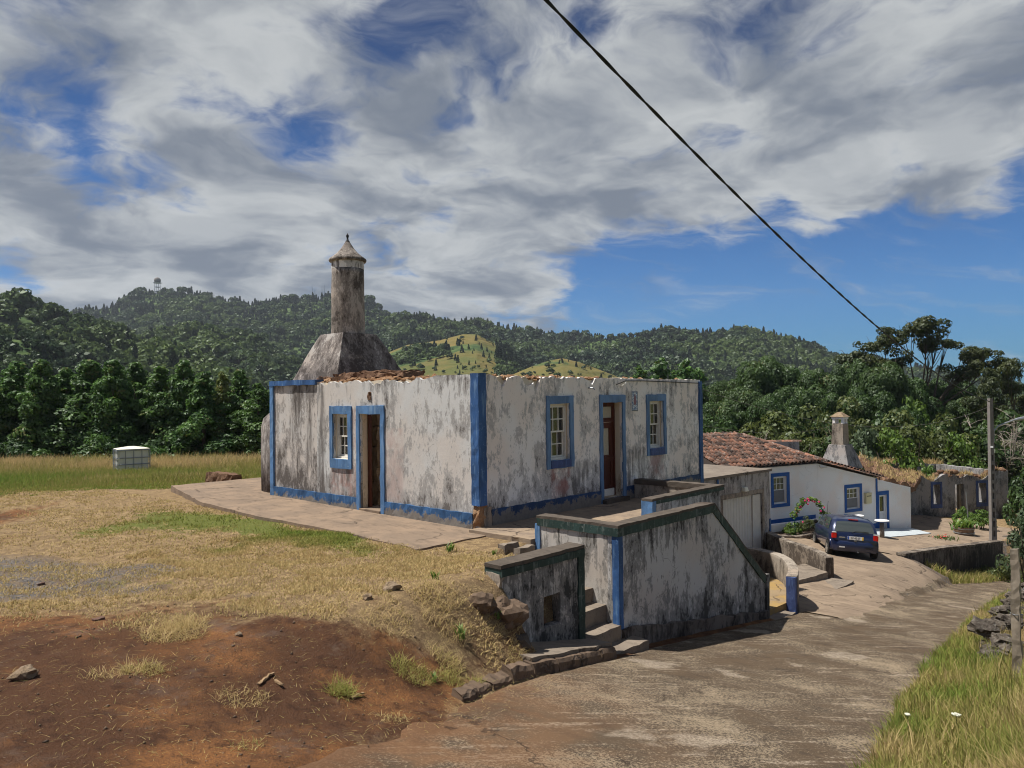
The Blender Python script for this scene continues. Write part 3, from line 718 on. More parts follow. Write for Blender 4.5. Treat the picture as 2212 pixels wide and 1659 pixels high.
# plaster skins (jagged tops), masonry behind them
us = sorted(set(steps(0.0, 5.35, .07))); zz = [-.3, 0, .4, .8, 1.2, 1.6, 2.0, 2.4, 2.6, 2.9]
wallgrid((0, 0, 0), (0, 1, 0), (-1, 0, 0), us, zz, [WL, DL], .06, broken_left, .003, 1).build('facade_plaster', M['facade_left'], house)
us = steps(5.35, 7.38, .2)
wallgrid((0.012, 0, 0), (0, 1, 0), (-1, 0, 0), us, zz, [], .06, lambda u: 2.93, .003, 2).build('kitchen_wall_plaster', M['facade_annex'], house)
us = steps(.0605, 8.47, .07)
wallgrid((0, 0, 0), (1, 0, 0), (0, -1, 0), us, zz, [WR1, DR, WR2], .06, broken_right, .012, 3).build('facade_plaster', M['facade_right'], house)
def core_top(ax):
    return lambda u: 2.90 + .05 * fbm(u * 2.2, ax) + .03 * fbm(u * 9, ax + 3)
W2 = lambda w: (w[0] + .02, w[1] - .02, w[2] + .02, w[3] - .02)
wallgrid((.062, 0, 0), (0, 1, 0), (-1, 0, 0), steps(.065, 7.3, .12), [-.3, .7, 1.5, 2.6, 2.9], [WL, DL], .13, core_top(1)).build('masonry_wall', M['interior'], house)
wallgrid((.425, .062, 0), (1, 0, 0), (0, -1, 0), steps(.0, 7.98, .12), [-.3, .7, 1.5, 2.6, 2.9], [tuple(a - .425 if i < 2 else a for i, a in enumerate(w)) for w in (WR1, DR, WR2)], .36, core_top(5)).build('masonry_wall', M['interior'], house)
wallgrid((8.47, .06, 0), (0, 1, 0), (1, 0, 0), steps(0, 5.3, .25), [-.3, 1, 2.6, 2.9], [], .40, core_top(9)).build('masonry_wall', M['interior'], house)
wallgrid((0.43, 5.35, 0), (1, 0, 0), (0, -1, 0), steps(0.0, 7.6, .25), [-.3, 1, 2.6, 2.9], [], .35, core_top(12)).build('masonry_wall', M['interior'], house)
wallgrid((4.95, .45, 0), (0, 1, 0), (-1, 0, 0), steps(0, 4.85, .25), [-.3, 1, 2.5], [(1.6, 2.5, .1, 2.0)], .2, lambda u: 2.5 + .2 * fbm(u * 1.3, 6)).build('partition_wall', M['interior'], house)
wallgrid((3.2, 5.75, 0), (0, 1, 0), (1, 0, 0), steps(0, 1.63, .25), [-.3, 1, 2.9], [], .35).build('kitchen_wall', M['interior'], house)
wallgrid((3.2, 7.38, 0), (1, 0, 0), (0, 1, 0), steps(-3.13, 0, .25), [-.3, 1, 2.9], [], .35).build('kitchen_wall', M['facade_annex'], house)
MB().box(.43, 8.05, .43, 5.34, -.25, .1).build('earth_floor', M['soil'], house)
MB().box(5.36, 8.49, .015, .35, -3.0, -.02).build('foundation', M['garage'], house)
# rubble showing along the wall tops
rub = [rock_mesh('rubble_stone', M['rubble'], k, 2, .35, (1, 1, .62)) for k in range(5)]
def stone(me, p, s, parent, name='rubble_stone', rz=None):
    o = link(name, me, parent, tuple(Vector(p) - wloc(parent)), rnd.uniform(0, 6.28) if rz is None else rz)
    o.scale = s if isinstance(s, tuple) else (s, s * rnd.uniform(.75, 1.15), s * rnd.uniform(.7, 1.0)); return o
for k in range(62):
    y = 1.25 + 4.05 * (k + rnd.random() * .8) / 62
    stone(rub[k % 5], (rnd.uniform(.10, .34), y, 2.915 + rnd.uniform(-.02, .03)), rnd.uniform(.06, .11), house)
for k in range(78):
    x = .45 + (3.6 if k % 4 else 7.5) * (k + rnd.random() * .8) / 78
    stone(rub[k % 5], (x, rnd.uniform(.10, .30), 2.90 + rnd.uniform(-.02, .025)), rnd.uniform(.055, .10), house)
# broken edge of the vanished roof beside the chimney
rough_block(.30, .95, 2.55, 5.1, 2.99, 3.10, .10, .07, 3.0, 3.4).build('broken_roof_edge', M['rubble_brown'], house, label='broken brown layered edge of the fallen roof')
rough_block(.34, .98, 2.62, 4.5, 3.075, 3.125, .10, .06, 8.0, 3.4).build('broken_roof_edge', M['rubble_brown'], house)
rough_block(.16, .75, 4.3, 5.7, 2.93, 3.04, .10, .07, 5.0, 3.4).build('broken_roof_edge', M['rubble_brown'], house)
# blue trim
def ring(org, ud, nd, outer, inner, thick, mat, name='window_surround', jit=.004):
    wallgrid(org, ud, nd, steps(outer[0], outer[1], .12), steps(outer[2], outer[3], .12), [inner], thick, None, jit, 9, wob=.016).build(name, mat, house)
oL = (-.035, 0, 0)
ring(oL, (0, 1, 0), (-1, 0, 0), (3.97, 4.80, .95, 2.36), WL, .045, M['blue'])
ring(oL, (0, 1, 0), (-1, 0, 0), (2.80, 3.78, .02, 2.37), (DL[0], DL[1], -.5, DL[3]), .045, M['blue'], 'door_surround')
oR = (0, -.035, 0)
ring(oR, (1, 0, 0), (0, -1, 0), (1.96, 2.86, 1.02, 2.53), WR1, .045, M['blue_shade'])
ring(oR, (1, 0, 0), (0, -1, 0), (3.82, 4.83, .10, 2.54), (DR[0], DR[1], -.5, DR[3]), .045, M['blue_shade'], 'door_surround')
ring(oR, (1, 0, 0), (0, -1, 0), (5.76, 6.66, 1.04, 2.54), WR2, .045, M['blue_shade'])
MB().box(2.07, 2.74, -.05, .07, 1.03, 1.185).build('window_sill', M['blue_sill'], house); MB().box(5.88, 6.55, -.05, .07, 1.05, 1.215).build('window_sill', M['blue_sill'], house)
# corner pilaster, end pilaster, kitchen trim, plinths
rough = lambda *a: rough_block(*a)
rough_block(-.045, .17, -.045, .165, .50, 2.975, .12, .012, 2.0, 4.0).build('corner_pilaster', M['blue_deep'], house)
rough_block(-.02, .15, -.02, .15, -.15, .50, .08, .05, 4.0, 5.0).build('broken_pilaster_foot', M['rubble'], house, label='bare ochre rubble where the plaster has fallen')
rough_block(.10, .30, -.035, .02, -.12, .47, .10, .02, 6.0, 5.0).build('pilaster_foot_render', M['curb_wall'], house)
rough_block(8.36, 8.51, -.045, .10, -.05, 2.88, .12, .01, 2.6, 4.0).build('corner_pilaster', M['blue_deep'], house)
rough_block(-.035, .06, 7.27, 7.42, .05, 2.86, .12, .01, 7.0, 4.0).build('corner_pilaster', M['blue'], house)
rough_block(-.045, .30, 5.37, 7.43, 2.865, 2.985, .12, .012, 7.5, 4.0).build('cornice_band', M['blue_deep'], house)
for a, b in ((.17, 2.80), (3.78, 5.35), (5.35, 7.27)):
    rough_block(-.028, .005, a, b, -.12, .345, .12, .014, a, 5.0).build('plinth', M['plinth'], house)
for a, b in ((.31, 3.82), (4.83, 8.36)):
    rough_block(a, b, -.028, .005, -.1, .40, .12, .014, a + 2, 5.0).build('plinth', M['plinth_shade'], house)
# door sills
rough_block(-.06, .45, DL[0] + .005, DL[1] - .005, -.1, .13, .12, .012, 3.3, 5).build('door_sill', M['patio'], house)
rough_block(DR[0] - .06, DR[1] + .06, -.16, .40, -.05, .195, .12, .012, 4.4, 5).build('door_sill', M['coping'], house)
# sash windows
def sash(parent, org, ud, nd, w, matf, matg, depth, cols=3, rows=2, bar=.022, lower_open=0.0):
    u0, u1, z0, z1 = w; ud = Vector(ud); nd = Vector(nd)
    base = Vector(org) - nd * depth
    win = wallgrid(base, ud, nd, [u0, u1], [z0, z1], [(u0 + .045, u1 - .045, z0 + .05, z1 - .045)], .09).build('window', matf, parent)
    zm = (z0 + z1) / 2
    for half, (a, b) in enumerate(((z0 + .052, zm + .015), (zm - .015, z1 - .047))):
        bb = base - nd * (.012 + .037 * (1 - half))
        a0, a1 = u0 + .047, u1 - .047
        holes = []
        fr = .034
        cw = (a1 - a0 - 2 * fr - (cols - 1) * bar) / cols; rh = (b - a - 2 * fr - (rows - 1) * bar) / rows
        for i in range(cols):
            for j in range(rows):
                hu = a0 + fr + i * (cw + bar); hz = a + fr + j * (rh + bar)
                holes.append((hu, hu + cw, hz, hz + rh))
        wallgrid(bb, ud, nd, [a0, a1], [a, b], holes, .034).build('sash', matf, win)
        if matg:
            for h_ in holes:
                g = wallgrid(bb - nd * .014, ud, nd, [h_[0] - .004, h_[1] + .004], [h_[2] - .004, h_[3] + .004], [], .004)
                g.build('pane', matg, win)
    return win
sash(house, (0, 0, 0), (0, 1, 0), (-1, 0, 0), WL, M['wood_white'], M['glass_old'], .10)
sash(house, (0, 0, 0), (1, 0, 0), (0, -1, 0), WR1, M['wood_white'], M['glass_old'], .095)
sash(house, (0, 0, 0), (1, 0, 0), (0, -1, 0), WR2, M['wood_white'], M['glass_old'], .098)
# red front door with frosted glass
u0, u1, z0, z1 = DR; d0 = Vector((0, .20, 0))
dr = wallgrid(d0, (1, 0, 0), (0, -1, 0), [u0, u1], [z0, z1], [(u0 + .05, u1 - .05, z0 + .0, z1 - .05)], .09).build('front_door', M['door_red'], house, label='red brown panelled door with frosted glass')
wallgrid(d0 + Vector((0, .01, 0)), (1, 0, 0), (0, -1, 0), [u0 + .05, u1 - .05], [z1 - .46, z1 - .05], [(u0 + .10, u1 - .10, z1 - .36, z1 - .10)], .05).build('transom', M['door_red'], dr)
wallgrid(d0 + Vector((0, .03, 0)), (1, 0, 0), (0, -1, 0), [u0 + .09, u1 - .09], [z1 - .37, z1 - .09], [], .006).build('transom_glass', M['door_glass'], dr)
holes = [(u0 + .20, u1 - .20, z0 + .95, z1 - .60), (u0 + .16, u0 + .37, z0 + .22, z0 + .80), (u1 - .37, u1 - .16, z0 + .22, z0 + .80)]
wallgrid(d0 + Vector((0, .02, 0)), (1, 0, 0), (0, -1, 0), [u0 + .055, u1 - .055], [z0 + .02, z1 - .465], holes, .045).build('door_leaf', M['door_red'], dr)
wallgrid(d0 + Vector((0, .045, 0)), (1, 0, 0), (0, -1, 0), [u0 + .19, u1 - .19], [z0 + .94, z1 - .59], [], .006).build('door_glass', M['door_glass'], dr)
for a, b in ((u0 + .15, u0 + .38), (u1 - .38, u1 - .15)):
    MB().box(a, b, .235, .25, z0 + .21, z0 + .81).build('door_panel', M['door_red'], dr)
MB().box(u0 + .07, u1 - .07, .195, .225, z0 + .83, z0 + .90).build('door_rail', M['door_red'], dr)
MB().box(u0 + .055, u1 - .055, .20, .222, z0 + .01, z0 + .17).build('kick_board', M['wood_white'], dr)
# stacked quoins of an inner wall seen through the open doorway
qs = [rock_mesh('quoin', M['field_stone'], 20 + k, 3, .13, (1, 1, 1)) for k in range(3)]
z = .10
for k, hh in enumerate((.50, .36, .48, .44, .40)):
    bm_ = rough_block(.62, .98 + .05 * (k % 2), 3.85 + .02 * (k % 3), 4.5, z + .012, z + hh - .012, .09, .05, 11 + k, 4.0)
    bm_.build('quoin', M['field_stone'], house); z += hh
MB().box(.195, .26, 3.60, 3.655, .13, 2.18).build('door_post', M['door_red'], house)
# painted tile panel beside the door, cracked plaster hole, loose wire on the facade
tp = MB().box(5.11, 5.38, -.018, .004, 2.15, 2.62).build('tile_panel', M['plate'], house, label='small framed tile panel with a faded figure')
m, T = newmat('blue glazed tile print'); p = pos(T)
c = T.mix(T.ramp(T.noise(p, 26, 4, .6), .44, .56), (.62, .64, .66), (.16, .22, .34)); finish(T, c, .25, None, spec=.5); M['tile_print'] = m
wallgrid((0, -.019, 0), (1, 0, 0), (0, -1, 0), [5.112, 5.378], [2.152, 2.618], [(5.135, 5.355, 2.175, 2.595)], .012).build('tile_border', plain('dark tile border', (.10, .11, .13), .3, .4, 60), tp)
for i in range(2):
    for j in range(4):
        MB().box(5.137 + i * .11, 5.243 + i * .11, -.024, -.016, 2.177 + j * .105, 2.278 + j * .105).build('tile', M['tile_print'], tp)
fig = MB(); prof = [(.030, 2.30), (.055, 2.34), (.060, 2.40), (.045, 2.46), (.025, 2.51), (.022, 2.54), (.008, 2.56)]
V = [(5.245 + s * w_, -.027, z_) for s in (-1, 1) for w_, z_ in prof]; n_ = len(prof)
fig.add(V, [(k, n_ + k, n_ + k + 1, k + 1) for k in range(n_ - 1)])
fig.build('painted_figure', plain('faded brown violet glaze', (.22, .10, .12), .3, .4, 30), tp)
rough_block(-.012, .02, 3.26, 3.40, 2.50, 2.66, .05, .03, 9, 9).build('plaster_hole', M['rubble_brown'], house)
MB().tube([(4.45, -.05, 2.78), (4.62, -.09, 2.83), (4.8, -.05, 2.865), (5.6, -.04, 2.872), (6.8, -.04, 2.855), (8.3, -.04, 2.83)], .011, 5).build('facade_wire', M['cable'], house)
MB().tube([(4.62, -.05, 2.74), (4.72, -.10, 2.80), (4.85, -.05, 2.85)], .012, 5).build('facade_wire', M['wood_white'], house)
MB().tube([(3.42, .02, 2.70), (3.42, -.13, 2.70), (3.46, -.16, 2.66)], .014, 5).build('wire_hook', M['metal'], house)

# chimney: flared hood, round shaft, ventilated collar, conical cap with finial
cx, cy_ = 1.33, 5.96
chim = MB(); b = [(cx - 1.08, cy_ - 1.02, 2.85), (cx + 1.22, cy_ - 1.02, 2.85), (cx + 1.22, cy_ + 1.04, 2.85), (cx - 1.08, cy_ + 1.04, 2.85)]
t = [(cx - .50, cy_ - .50, 4.15), (cx + .50, cy_ - .50, 4.15), (cx + .50, cy_ + .50, 4.15), (cx - .50, cy_ + .50, 4.15)]
N = 10; V = []; F = []
for k in range(N + 1):
    f = k / N
    for q in range(4):
        for s in range(6):
            a = Vector(b[q]).lerp(Vector(b[(q + 1) % 4]), s / 6); c_ = Vector(t[q]).lerp(Vector(t[(q + 1) % 4]), s / 6)
            p_ = a.lerp(c_, f); nn = fbm(p_.x * 2.3, p_.y * 2.3, p_.z * 2.3) * .02
            V.append(p_ + Vector((p_.x - cx, p_.y - cy_, 0)).normalized() * nn)
for k in range(N):
    for s in range(24):
        F.append((k * 24 + s, k * 24 + (s + 1) % 24, (k + 1) * 24 + (s + 1) % 24, (k + 1) * 24 + s))
F.append(tuple(range(N * 24, N * 24 + 24)))
ch = MB().add(V, F).build('chimney', M['chimney_hood'], house, label='flared sooty kitchen chimney with a round shaft')
def shaft(c, r0, r1, z0, z1, n, seg=28):
    V = []; F = []
    for k in range(n + 1):
        z = z0 + (z1 - z0) * k / n; r_ = r0 + (r1 - r0) * k / n
        for s in range(seg):
            a = 2 * math.pi * s / seg; q = r_ * (1 + .018 * fbm(math.cos(a) * 1.6, math.sin(a) * 1.6, z * 1.1))
            V.append((c[0] + q * math.cos(a), c[1] + q * math.sin(a), z))
    for k in range(n):
        for s in range(seg): F.append((k * seg + s, k * seg + (s + 1) % seg, (k + 1) * seg + (s + 1) % seg, (k + 1) * seg + s))
    F.append(tuple(range(n * seg, n * seg + seg)))
    return MB().add(V, F)
shaft((cx, cy_), .425, .405, 4.10, 5.80, 14).build('shaft', M['chimney'], ch, True)
MB().lathe((cx, cy_, 5.79), [(.34, 0), (.34, .22)], 24).build('vent_core', M['black'], ch)
for k in range(4):                                   # white plastered vent panels between dark slots
    a0 = .38 + k * math.pi / 2 + math.pi; a1 = a0 + math.pi / 2 - .10
    V = []; F = []
    for s in range(8):
        a = a0 + (a1 - a0) * s / 7
        for r_, z_ in ((.405, 5.805), (.405, 5.99), (.36, 5.99), (.36, 5.805)): V.append((cx + r_ * math.cos(a), cy_ + r_ * math.sin(a), z_))
    for s in range(7):
        for q in range(4): F.append((s * 4 + q, s * 4 + (q + 1) % 4, s * 4 + 4 + (q + 1) % 4, s * 4 + 4 + q))
    F += [(3, 2, 1, 0), (28, 29, 30, 31)]
    MB().add(V, F).build('vent_panel', M['facade_right'], ch)
prof = [(.36, 5.985), (.455, 5.99), (.475, 6.03), (.46, 6.07), (.36, 6.14), (.26, 6.225), (.17, 6.33), (.105, 6.43), (.06, 6.50), (.045, 6.515)]
MB().lathe((cx, cy_, 0), prof, 28).build('cap', M['chimney'], ch, True)
MB().lathe((cx, cy_, 0), [(.05, 6.51), (.055, 6.53), (.028, 6.55), (.022, 6.61), (.034, 6.64), (.036, 6.67), (.020, 6.70), (.004, 6.735)], 10).build('finial', M['black'], ch, True)
# rounded bread oven at the gable end
ov = MB(); V = []; F = []
prof = [(1.30, -.1), (1.31, 1.0), (1.30, 1.80), (1.24, 2.02), (1.05, 2.20), (.7, 2.35), (.3, 2.43), (.02, 2.45)]
ov.lathe((1.42, 7.8, 0), prof, 32).build('bread_oven', M['oven'], house, True, label='rounded soot-dark bread oven bulging from the gable')
# ------------------------------------------------------------------ patio, terrace and its walls
def slab_sheet(name, mat, poly_lo, poly_hi, us_, ztop, depth=.14, n=12, parent=None, jit=.02):
    """slab between two edge curves (functions of u -> (x, y)); uneven top, broken edges"""
    V = []; nu = len(us_)
    for i, u in enumerate(us_):
        a, b = Vector((*poly_lo(u), 0)), Vector((*poly_hi(u), 0))
        for k in range(n):
            p = a.lerp(b, k / (n - 1)); e = (k in (0, n - 1)) or i in (0, nu - 1)
            q = Vector((fbm(p.x * 2.2, p.y * 2.2, 1), fbm(p.x * 2.2, p.y * 2.2, 7), 0)) * (jit * 2.5 if e else 0)
            p = p + q; V.append((p.x, p.y, ztop(p.x, p.y) + fbm(p.x * 1.3, p.y * 1.3, 3) * jit * .6))
    idx = lambda i, k: i * n + k
    F = [(idx(i, k), idx(i + 1, k), idx(i + 1, k + 1), idx(i, k + 1)) for i in range(nu - 1) for k in range(n - 1)]
    rim = [idx(i, 0) for i in range(nu)] + [idx(nu - 1, k) for k in range(1, n)] + [idx(i, n - 1) for i in range(nu - 2, -1, -1)] + [idx(0, k) for k in range(n - 2, 0, -1)]
    base = len(V); V += [(V[r][0], V[r][1], V[r][2] - depth) for r in rim]
    for q in range(len(rim)):
        q2 = (q + 1) % len(rim); F.append((rim[q2], rim[q], base + q, base + q2))
    bm = bmesh.new(); vs = [bm.verts.new(v) for v in V]
    for f in F: bm.faces.new([vs[i] for i in f])
    bmesh.ops.recalc_face_normals(bm, faces=bm.faces)
    off = wloc(parent) if parent else Vector((0, 0, 0))
    for v in bm.verts: v.co -= off
    me = bpy.data.meshes.new(name); bm.to_mesh(me); bm.free(); me.materials.append(mat)
    return link(name, me, parent)
zpat = lambda x, y: .05 + .010 * y
tag(slab_sheet('patio', M['patio'], lambda u: (-1.85 + .06 * math.sin(u) + max(0, u - 7.5) * .28, u), lambda u: (.02 if u < 7.4 else 2.2, u), steps(-.42, 11.2, .3), zpat, .22, 12),
    'cracked tan concrete patio along the door side of the house', None, None, 'structure')
o = rough_block(.9, 1.25, 11.3, 12.9, -.1, .30, .15, .06, 3, 3).build('broken_low_wall', M['rubble_brown']); tag(o, 'broken low brown wall stub beyond the patio end', 'wall')

terr = thing('terrace', (0, -3.0, -1.4), 'raised front terrace with blackened sloping parapet and blue corner band', 'terrace')
slab_sheet('terrace_floor', M['terrace_floor'], lambda u: (u, -1.5 if u < -.05 else -2.98 if u < 2.8 else -2.1), lambda u: (u, .0), [-.28, -.06] + steps(.02, 5.2, .25), lambda x, y: .10, .3, 12, terr, .012)
def ftop(u): return .40 if u < 2.96 else .40 - (u - 2.96) * (1.77 / 2.24)
wallgrid((0, -3.2, 0), (1, 0, 0), (0, -1, 0), sorted(set(steps(-.16, 2.96, .16) + steps(2.96, 5.2, .16))), [-3.0, -1.5, .4], [], .2, ftop, .012, 4).build('front_wall', M['terrace_wall'], terr)
wallgrid((-.16, 0, 0), (0, 1, 0), (-1, 0, 0), steps(-3.0, -1.58, .16), [-1.8, -.6, .4], [], .2, None, .012, 5).build('side_wall', M['terrace_side'], terr)
# painted band just under the coping, coping slabs, blue bands at the corners
def bar(a, b, w, h_, name, mat, parent, up=0.0, jit=.008, n=24):
    """long bar from a to b (centre of its top), width w, height h_"""
    a = Vector(a); b = Vector(b); d = (b - a); L = d.length; d.normalize()
    s = Vector((-d.y, d.x, 0)).normalized(); upn = s.cross(d) * -1 if s.cross(d).z < 0 else s.cross(d)
    V = []; F = []
    for i in range(n + 1):
        p = a + d * (L * i / n)
        for x_, z_ in ((-.5 * w, 0), (.5 * w, 0), (.5 * w, -h_), (-.5 * w, -h_)):
            q = p + s * x_ + upn * z_; j = fbm(q.x * 5, q.y * 5, q.z * 5) * jit
            V.append(q + upn * j + s * (fbm(q.z * 5, q.x * 5, q.y * 5) * jit))
    for i in range(n):
        for k in range(4): F.append((i * 4 + k, i * 4 + (k + 1) % 4, i * 4 + 4 + (k + 1) % 4, i * 4 + 4 + k))
    F += [(3, 2, 1, 0), tuple(range(n * 4, n * 4 + 4))]
    bm = bmesh.new(); vs = [bm.verts.new(v) for v in V]
    for f in F: bm.faces.new([vs[i] for i in f])
    bmesh.ops.recalc_face_normals(bm, faces=bm.faces)
    mb = MB(); bm.verts.index_update(); mb.add([v.co.copy() for v in bm.verts], [tuple(v.index for v in f.verts) for f in bm.faces]); bm.free()
    return mb.build(name, mat, parent)
bar((-.20, -3.1, .46), (2.98, -3.1, .46), .255, .13, 'painted_band', M['green_band'], terr)
bar((2.95, -3.1, .475), (5.20, -3.1, -1.30), .255, .13, 'painted_band', M['green_band'], terr)
bar((-.06, -1.56, .46), (-.06, -2.975, .46), .255, .13, 'painted_band', M['green_band'], terr)
bar((-.19, -3.1, .505), (2.97, -3.1, .505), .25, .045, 'coping', M['coping'], terr)
bar((2.97, -3.1, .50), (5.21, -3.1, -1.265), .25, .04, 'coping', M['coping'], terr)
bar((-.06, -1.55, .505), (-.06, -2.975, .505), .25, .045, 'coping', M['coping'], terr)
rough_block(-.18, -.06, -3.222, -3.10, -1.12, .36, .1, .008, 3, 5).build('corner_band', M['blue_deep'], terr, label='blue painted band down the terrace corner')
rough_block(-.18, .06, -1.62, -1.52, -.3, .36, .1, .008, 4, 5).build('end_band', M['blue'], terr)
rough_block(5.16, 5.30, -3.235, -2.97, -2.6, -1.23, .1, .01, 5, 5).build('end_post', M['low_wall'], terr)
rough_block(-.12, 5.1, -3.30, -3.19, -3.0, -1.16, .2, .05, 6, 2.5).V
foot = MB(); fb = rough_block(-.10, 5.15, -3.27, -3.18, -.35, 0, .16, .05, 6, 2.5)
for i, v in enumerate(fb.V): fb.V[i] = Vector((v.x, v.y, v.z - 1.12 - .165 * max(0, v.x)))
fb.build('footing', M['dark_retaining'], terr)
# inner parapet
par = thing('inner_parapet', (3.9, -2.1, .1), 'low inner parapet with a blue end post before the red door', 'wall')
wallgrid((0, -2.2, 0), (1, 0, 0), (0, -1, 0), steps(2.55, 5.2, .2), [-2.2, -.6, .45], [], .2, None, .01, 7).build('outer_wall', M['terrace_wall'], par)
wallgrid((5.15, 0, 0), (0, 1, 0), (-1, 0, 0), steps(-2.0, -.04, .2), [-.2, .45], [], .2, None, .01, 8).build('return_wall', M['curb_wall'], par)
bar((2.55, -2.1, .505), (5.37, -2.1, .505), .24, .07, 'painted_band', M['green_band'], par); bar((5.25, -1.98, .505), (5.25, -.05, .505), .24, .07, 'painted_band', M['coping'], par)
bar((2.42, -2.1, .55), (5.38, -2.1, .55), .24, .045, 'coping', M['coping'], par); bar((5.25, -1.975, .55), (5.25, -.045, .55), .24, .045, 'coping', M['coping'], par)
rough_block(2.42, 2.555, -2.225, -1.975, .02, .50, .1, .008, 9, 5).build('end_post', M['blue'], par, label='bright blue end post')
# steps down from the terrace behind the sloping parapet
st = thing('side_stairs', (4.1, -2.6, -2.2), 'stairs going down behind the sloping parapet', 'stairs')
for k in range(8): MB().box(2.95 + k * .29, 2.95 + k * .29 + .288, -2.97, -2.21, -2.6, -.12 - k * .25 if k else -.12).build('step', M['step'], st)
# stairs between low wall and terrace
st = thing('front_stairs', (-.6, -3.0, -1.4), 'worn concrete steps climbing between the low wall and the terrace', 'stairs')
for k, (y0, zt, xr) in enumerate(((-3.56, -1.26, .12), (-3.24, -1.03, -.165), (-2.96, -.77, -.165), (-2.70, -.54, -.165), (-2.42, -.36, -.165))):
    rough_block(-1.13 if k else -1.02, xr, y0, y0 + .42, zt - .5, zt, .14, .016, k + 1.0, 4).build('step', M['step'], st)
# low wall with a niche
low = thing('low_wall', (-1.9, -3.1, -1.0), 'blackened low retaining wall with a small square niche', 'wall')
NI = (-1.97, -1.60, -.67, -.24)
wallgrid((0, -3.2, 0), (1, 0, 0), (0, -1, 0), steps(-2.80, -1.10, .14), [-1.5, -1.1, -.9, -.4, 0, .24], [NI], .26, None, .016, 12).build('wall', M['low_wall'], low)
MB().box(-2.02, -1.55, -2.96, -2.85, -.75, -.18).build('niche_back', M['rubble_brown'], low)
bar((-2.84, -3.08, .29), (-1.06, -3.08, .29), .31, .10, 'painted_band', M['green_band'], low); bar((-2.85, -3.08, .345), (-1.055, -3.08, .345), .30, .05, 'coping', M['coping'], low)
rough_block(-1.20, -1.055, -3.225, -2.95, -1.3, .22, .1, .01, 3, 5).build('end_post', M['green_band'], low)
rough_block(-2.86, -2.76, -3.20, -2.95, -.35, .24, .1, .03, 4, 5).build('end_post', M['curb_wall'], low)
stone(rock_mesh('stone', M['rubble_brown'], 55, 2, .3, (1, .8, .9)), (-1.83, -3.05, -.63), .07, low, 'stone')
bank_st = [rock_mesh('bank_stone', M['kerb'], 60 + k, 3, .3, (1, .8, .75)) for k in range(3)]
for k, (p_, s_, nm2) in enumerate((((-2.99, -3.42, -.20), .27, 'large brown boulder wedged against the low wall'), ((-2.93, -3.55, -.56), .20, 'pale boulder under the brown one at the low wall'), ((-3.35, -3.38, .0), .16, 'small stone in the bank above the boulders'))):
    o = link('boulder', bank_st[k] if k != 1 else rock_mesh('boulder', M['coping'], 77, 3, .25, (1, .8, .8)), None, p_, k * 1.3); o.scale = (s_, s_, s_); tag(o, nm2, 'stone')
# landing and crumbling kerb
slab_l = slab_sheet('landing', M['step'], lambda u: (u, float(Yl(u)) + .10), lambda u: (u, -3.18), steps(-3.2, -1.0, .2), lambda x, y: float(zroad(x, y)) + .17, .3, 6)
tag(slab_l, 'narrow concrete landing at the foot of the low wall', 'landing')
kb = thing('kerb', (-3, -4.2, -.8), 'broken concrete kerb along the bank beside the lane', 'kerb')
xs_ = [-5.0, -4.62, -4.3, -3.85, -3.3, -2.7, -2.1, -1.5, -.98]
for k in range(len(xs_) - 1):
    a, b = xs_[k] + .012, xs_[k + 1] - .012; n_ = 6; V = []; F = []
    for i in range(n_ + 1):
        x = a + (b - a) * i / n_; y = float(Yl(x)); z = float(zroad(x, y)); hh = .06 if k < 3 else .12
        for j, (dy, dz) in enumerate(((-.02, -.15), (.0, hh * .6), (.03, hh), (.17, hh + .01), (.22, -.15))):
            q = Vector((x, y + dy, z + dz)); am = .03 if k < 4 else .014
            V.append(q + Vector((fbm(q.x * 4, q.y * 4, q.z * 4), fbm(q.y * 4, q.z * 4 + 3, q.x * 4), fbm(q.z * 4, q.x * 4, q.y * 4 + 8))) * am)
    for i in range(n_):
        for j in range(4): F.append((i * 5 + j, i * 5 + 5 + j, i * 5 + 6 + j, i * 5 + j + 1))
    F += [(0, 1, 2, 3, 4), tuple(reversed([n_ * 5 + j for j in range(5)]))]
    MB().add(V, F).build('kerb_stone', M['kerb'], kb)
# stone edging on the yard above the stairs
for k, (a, b, y0, lb) in enumerate(((-.85, -.50, -1.42, 'short dark edging block at the head of the steps'), (-.80, -.40, -1.72, 'long dark edging block just below the steps head'))):
    tag(rough_block(a, b, y0, y0 + .14, -.15, .07 - .03 * k, .1, .03, k + 3.0, 4).build('edging_block', M['step']), lb, 'block')
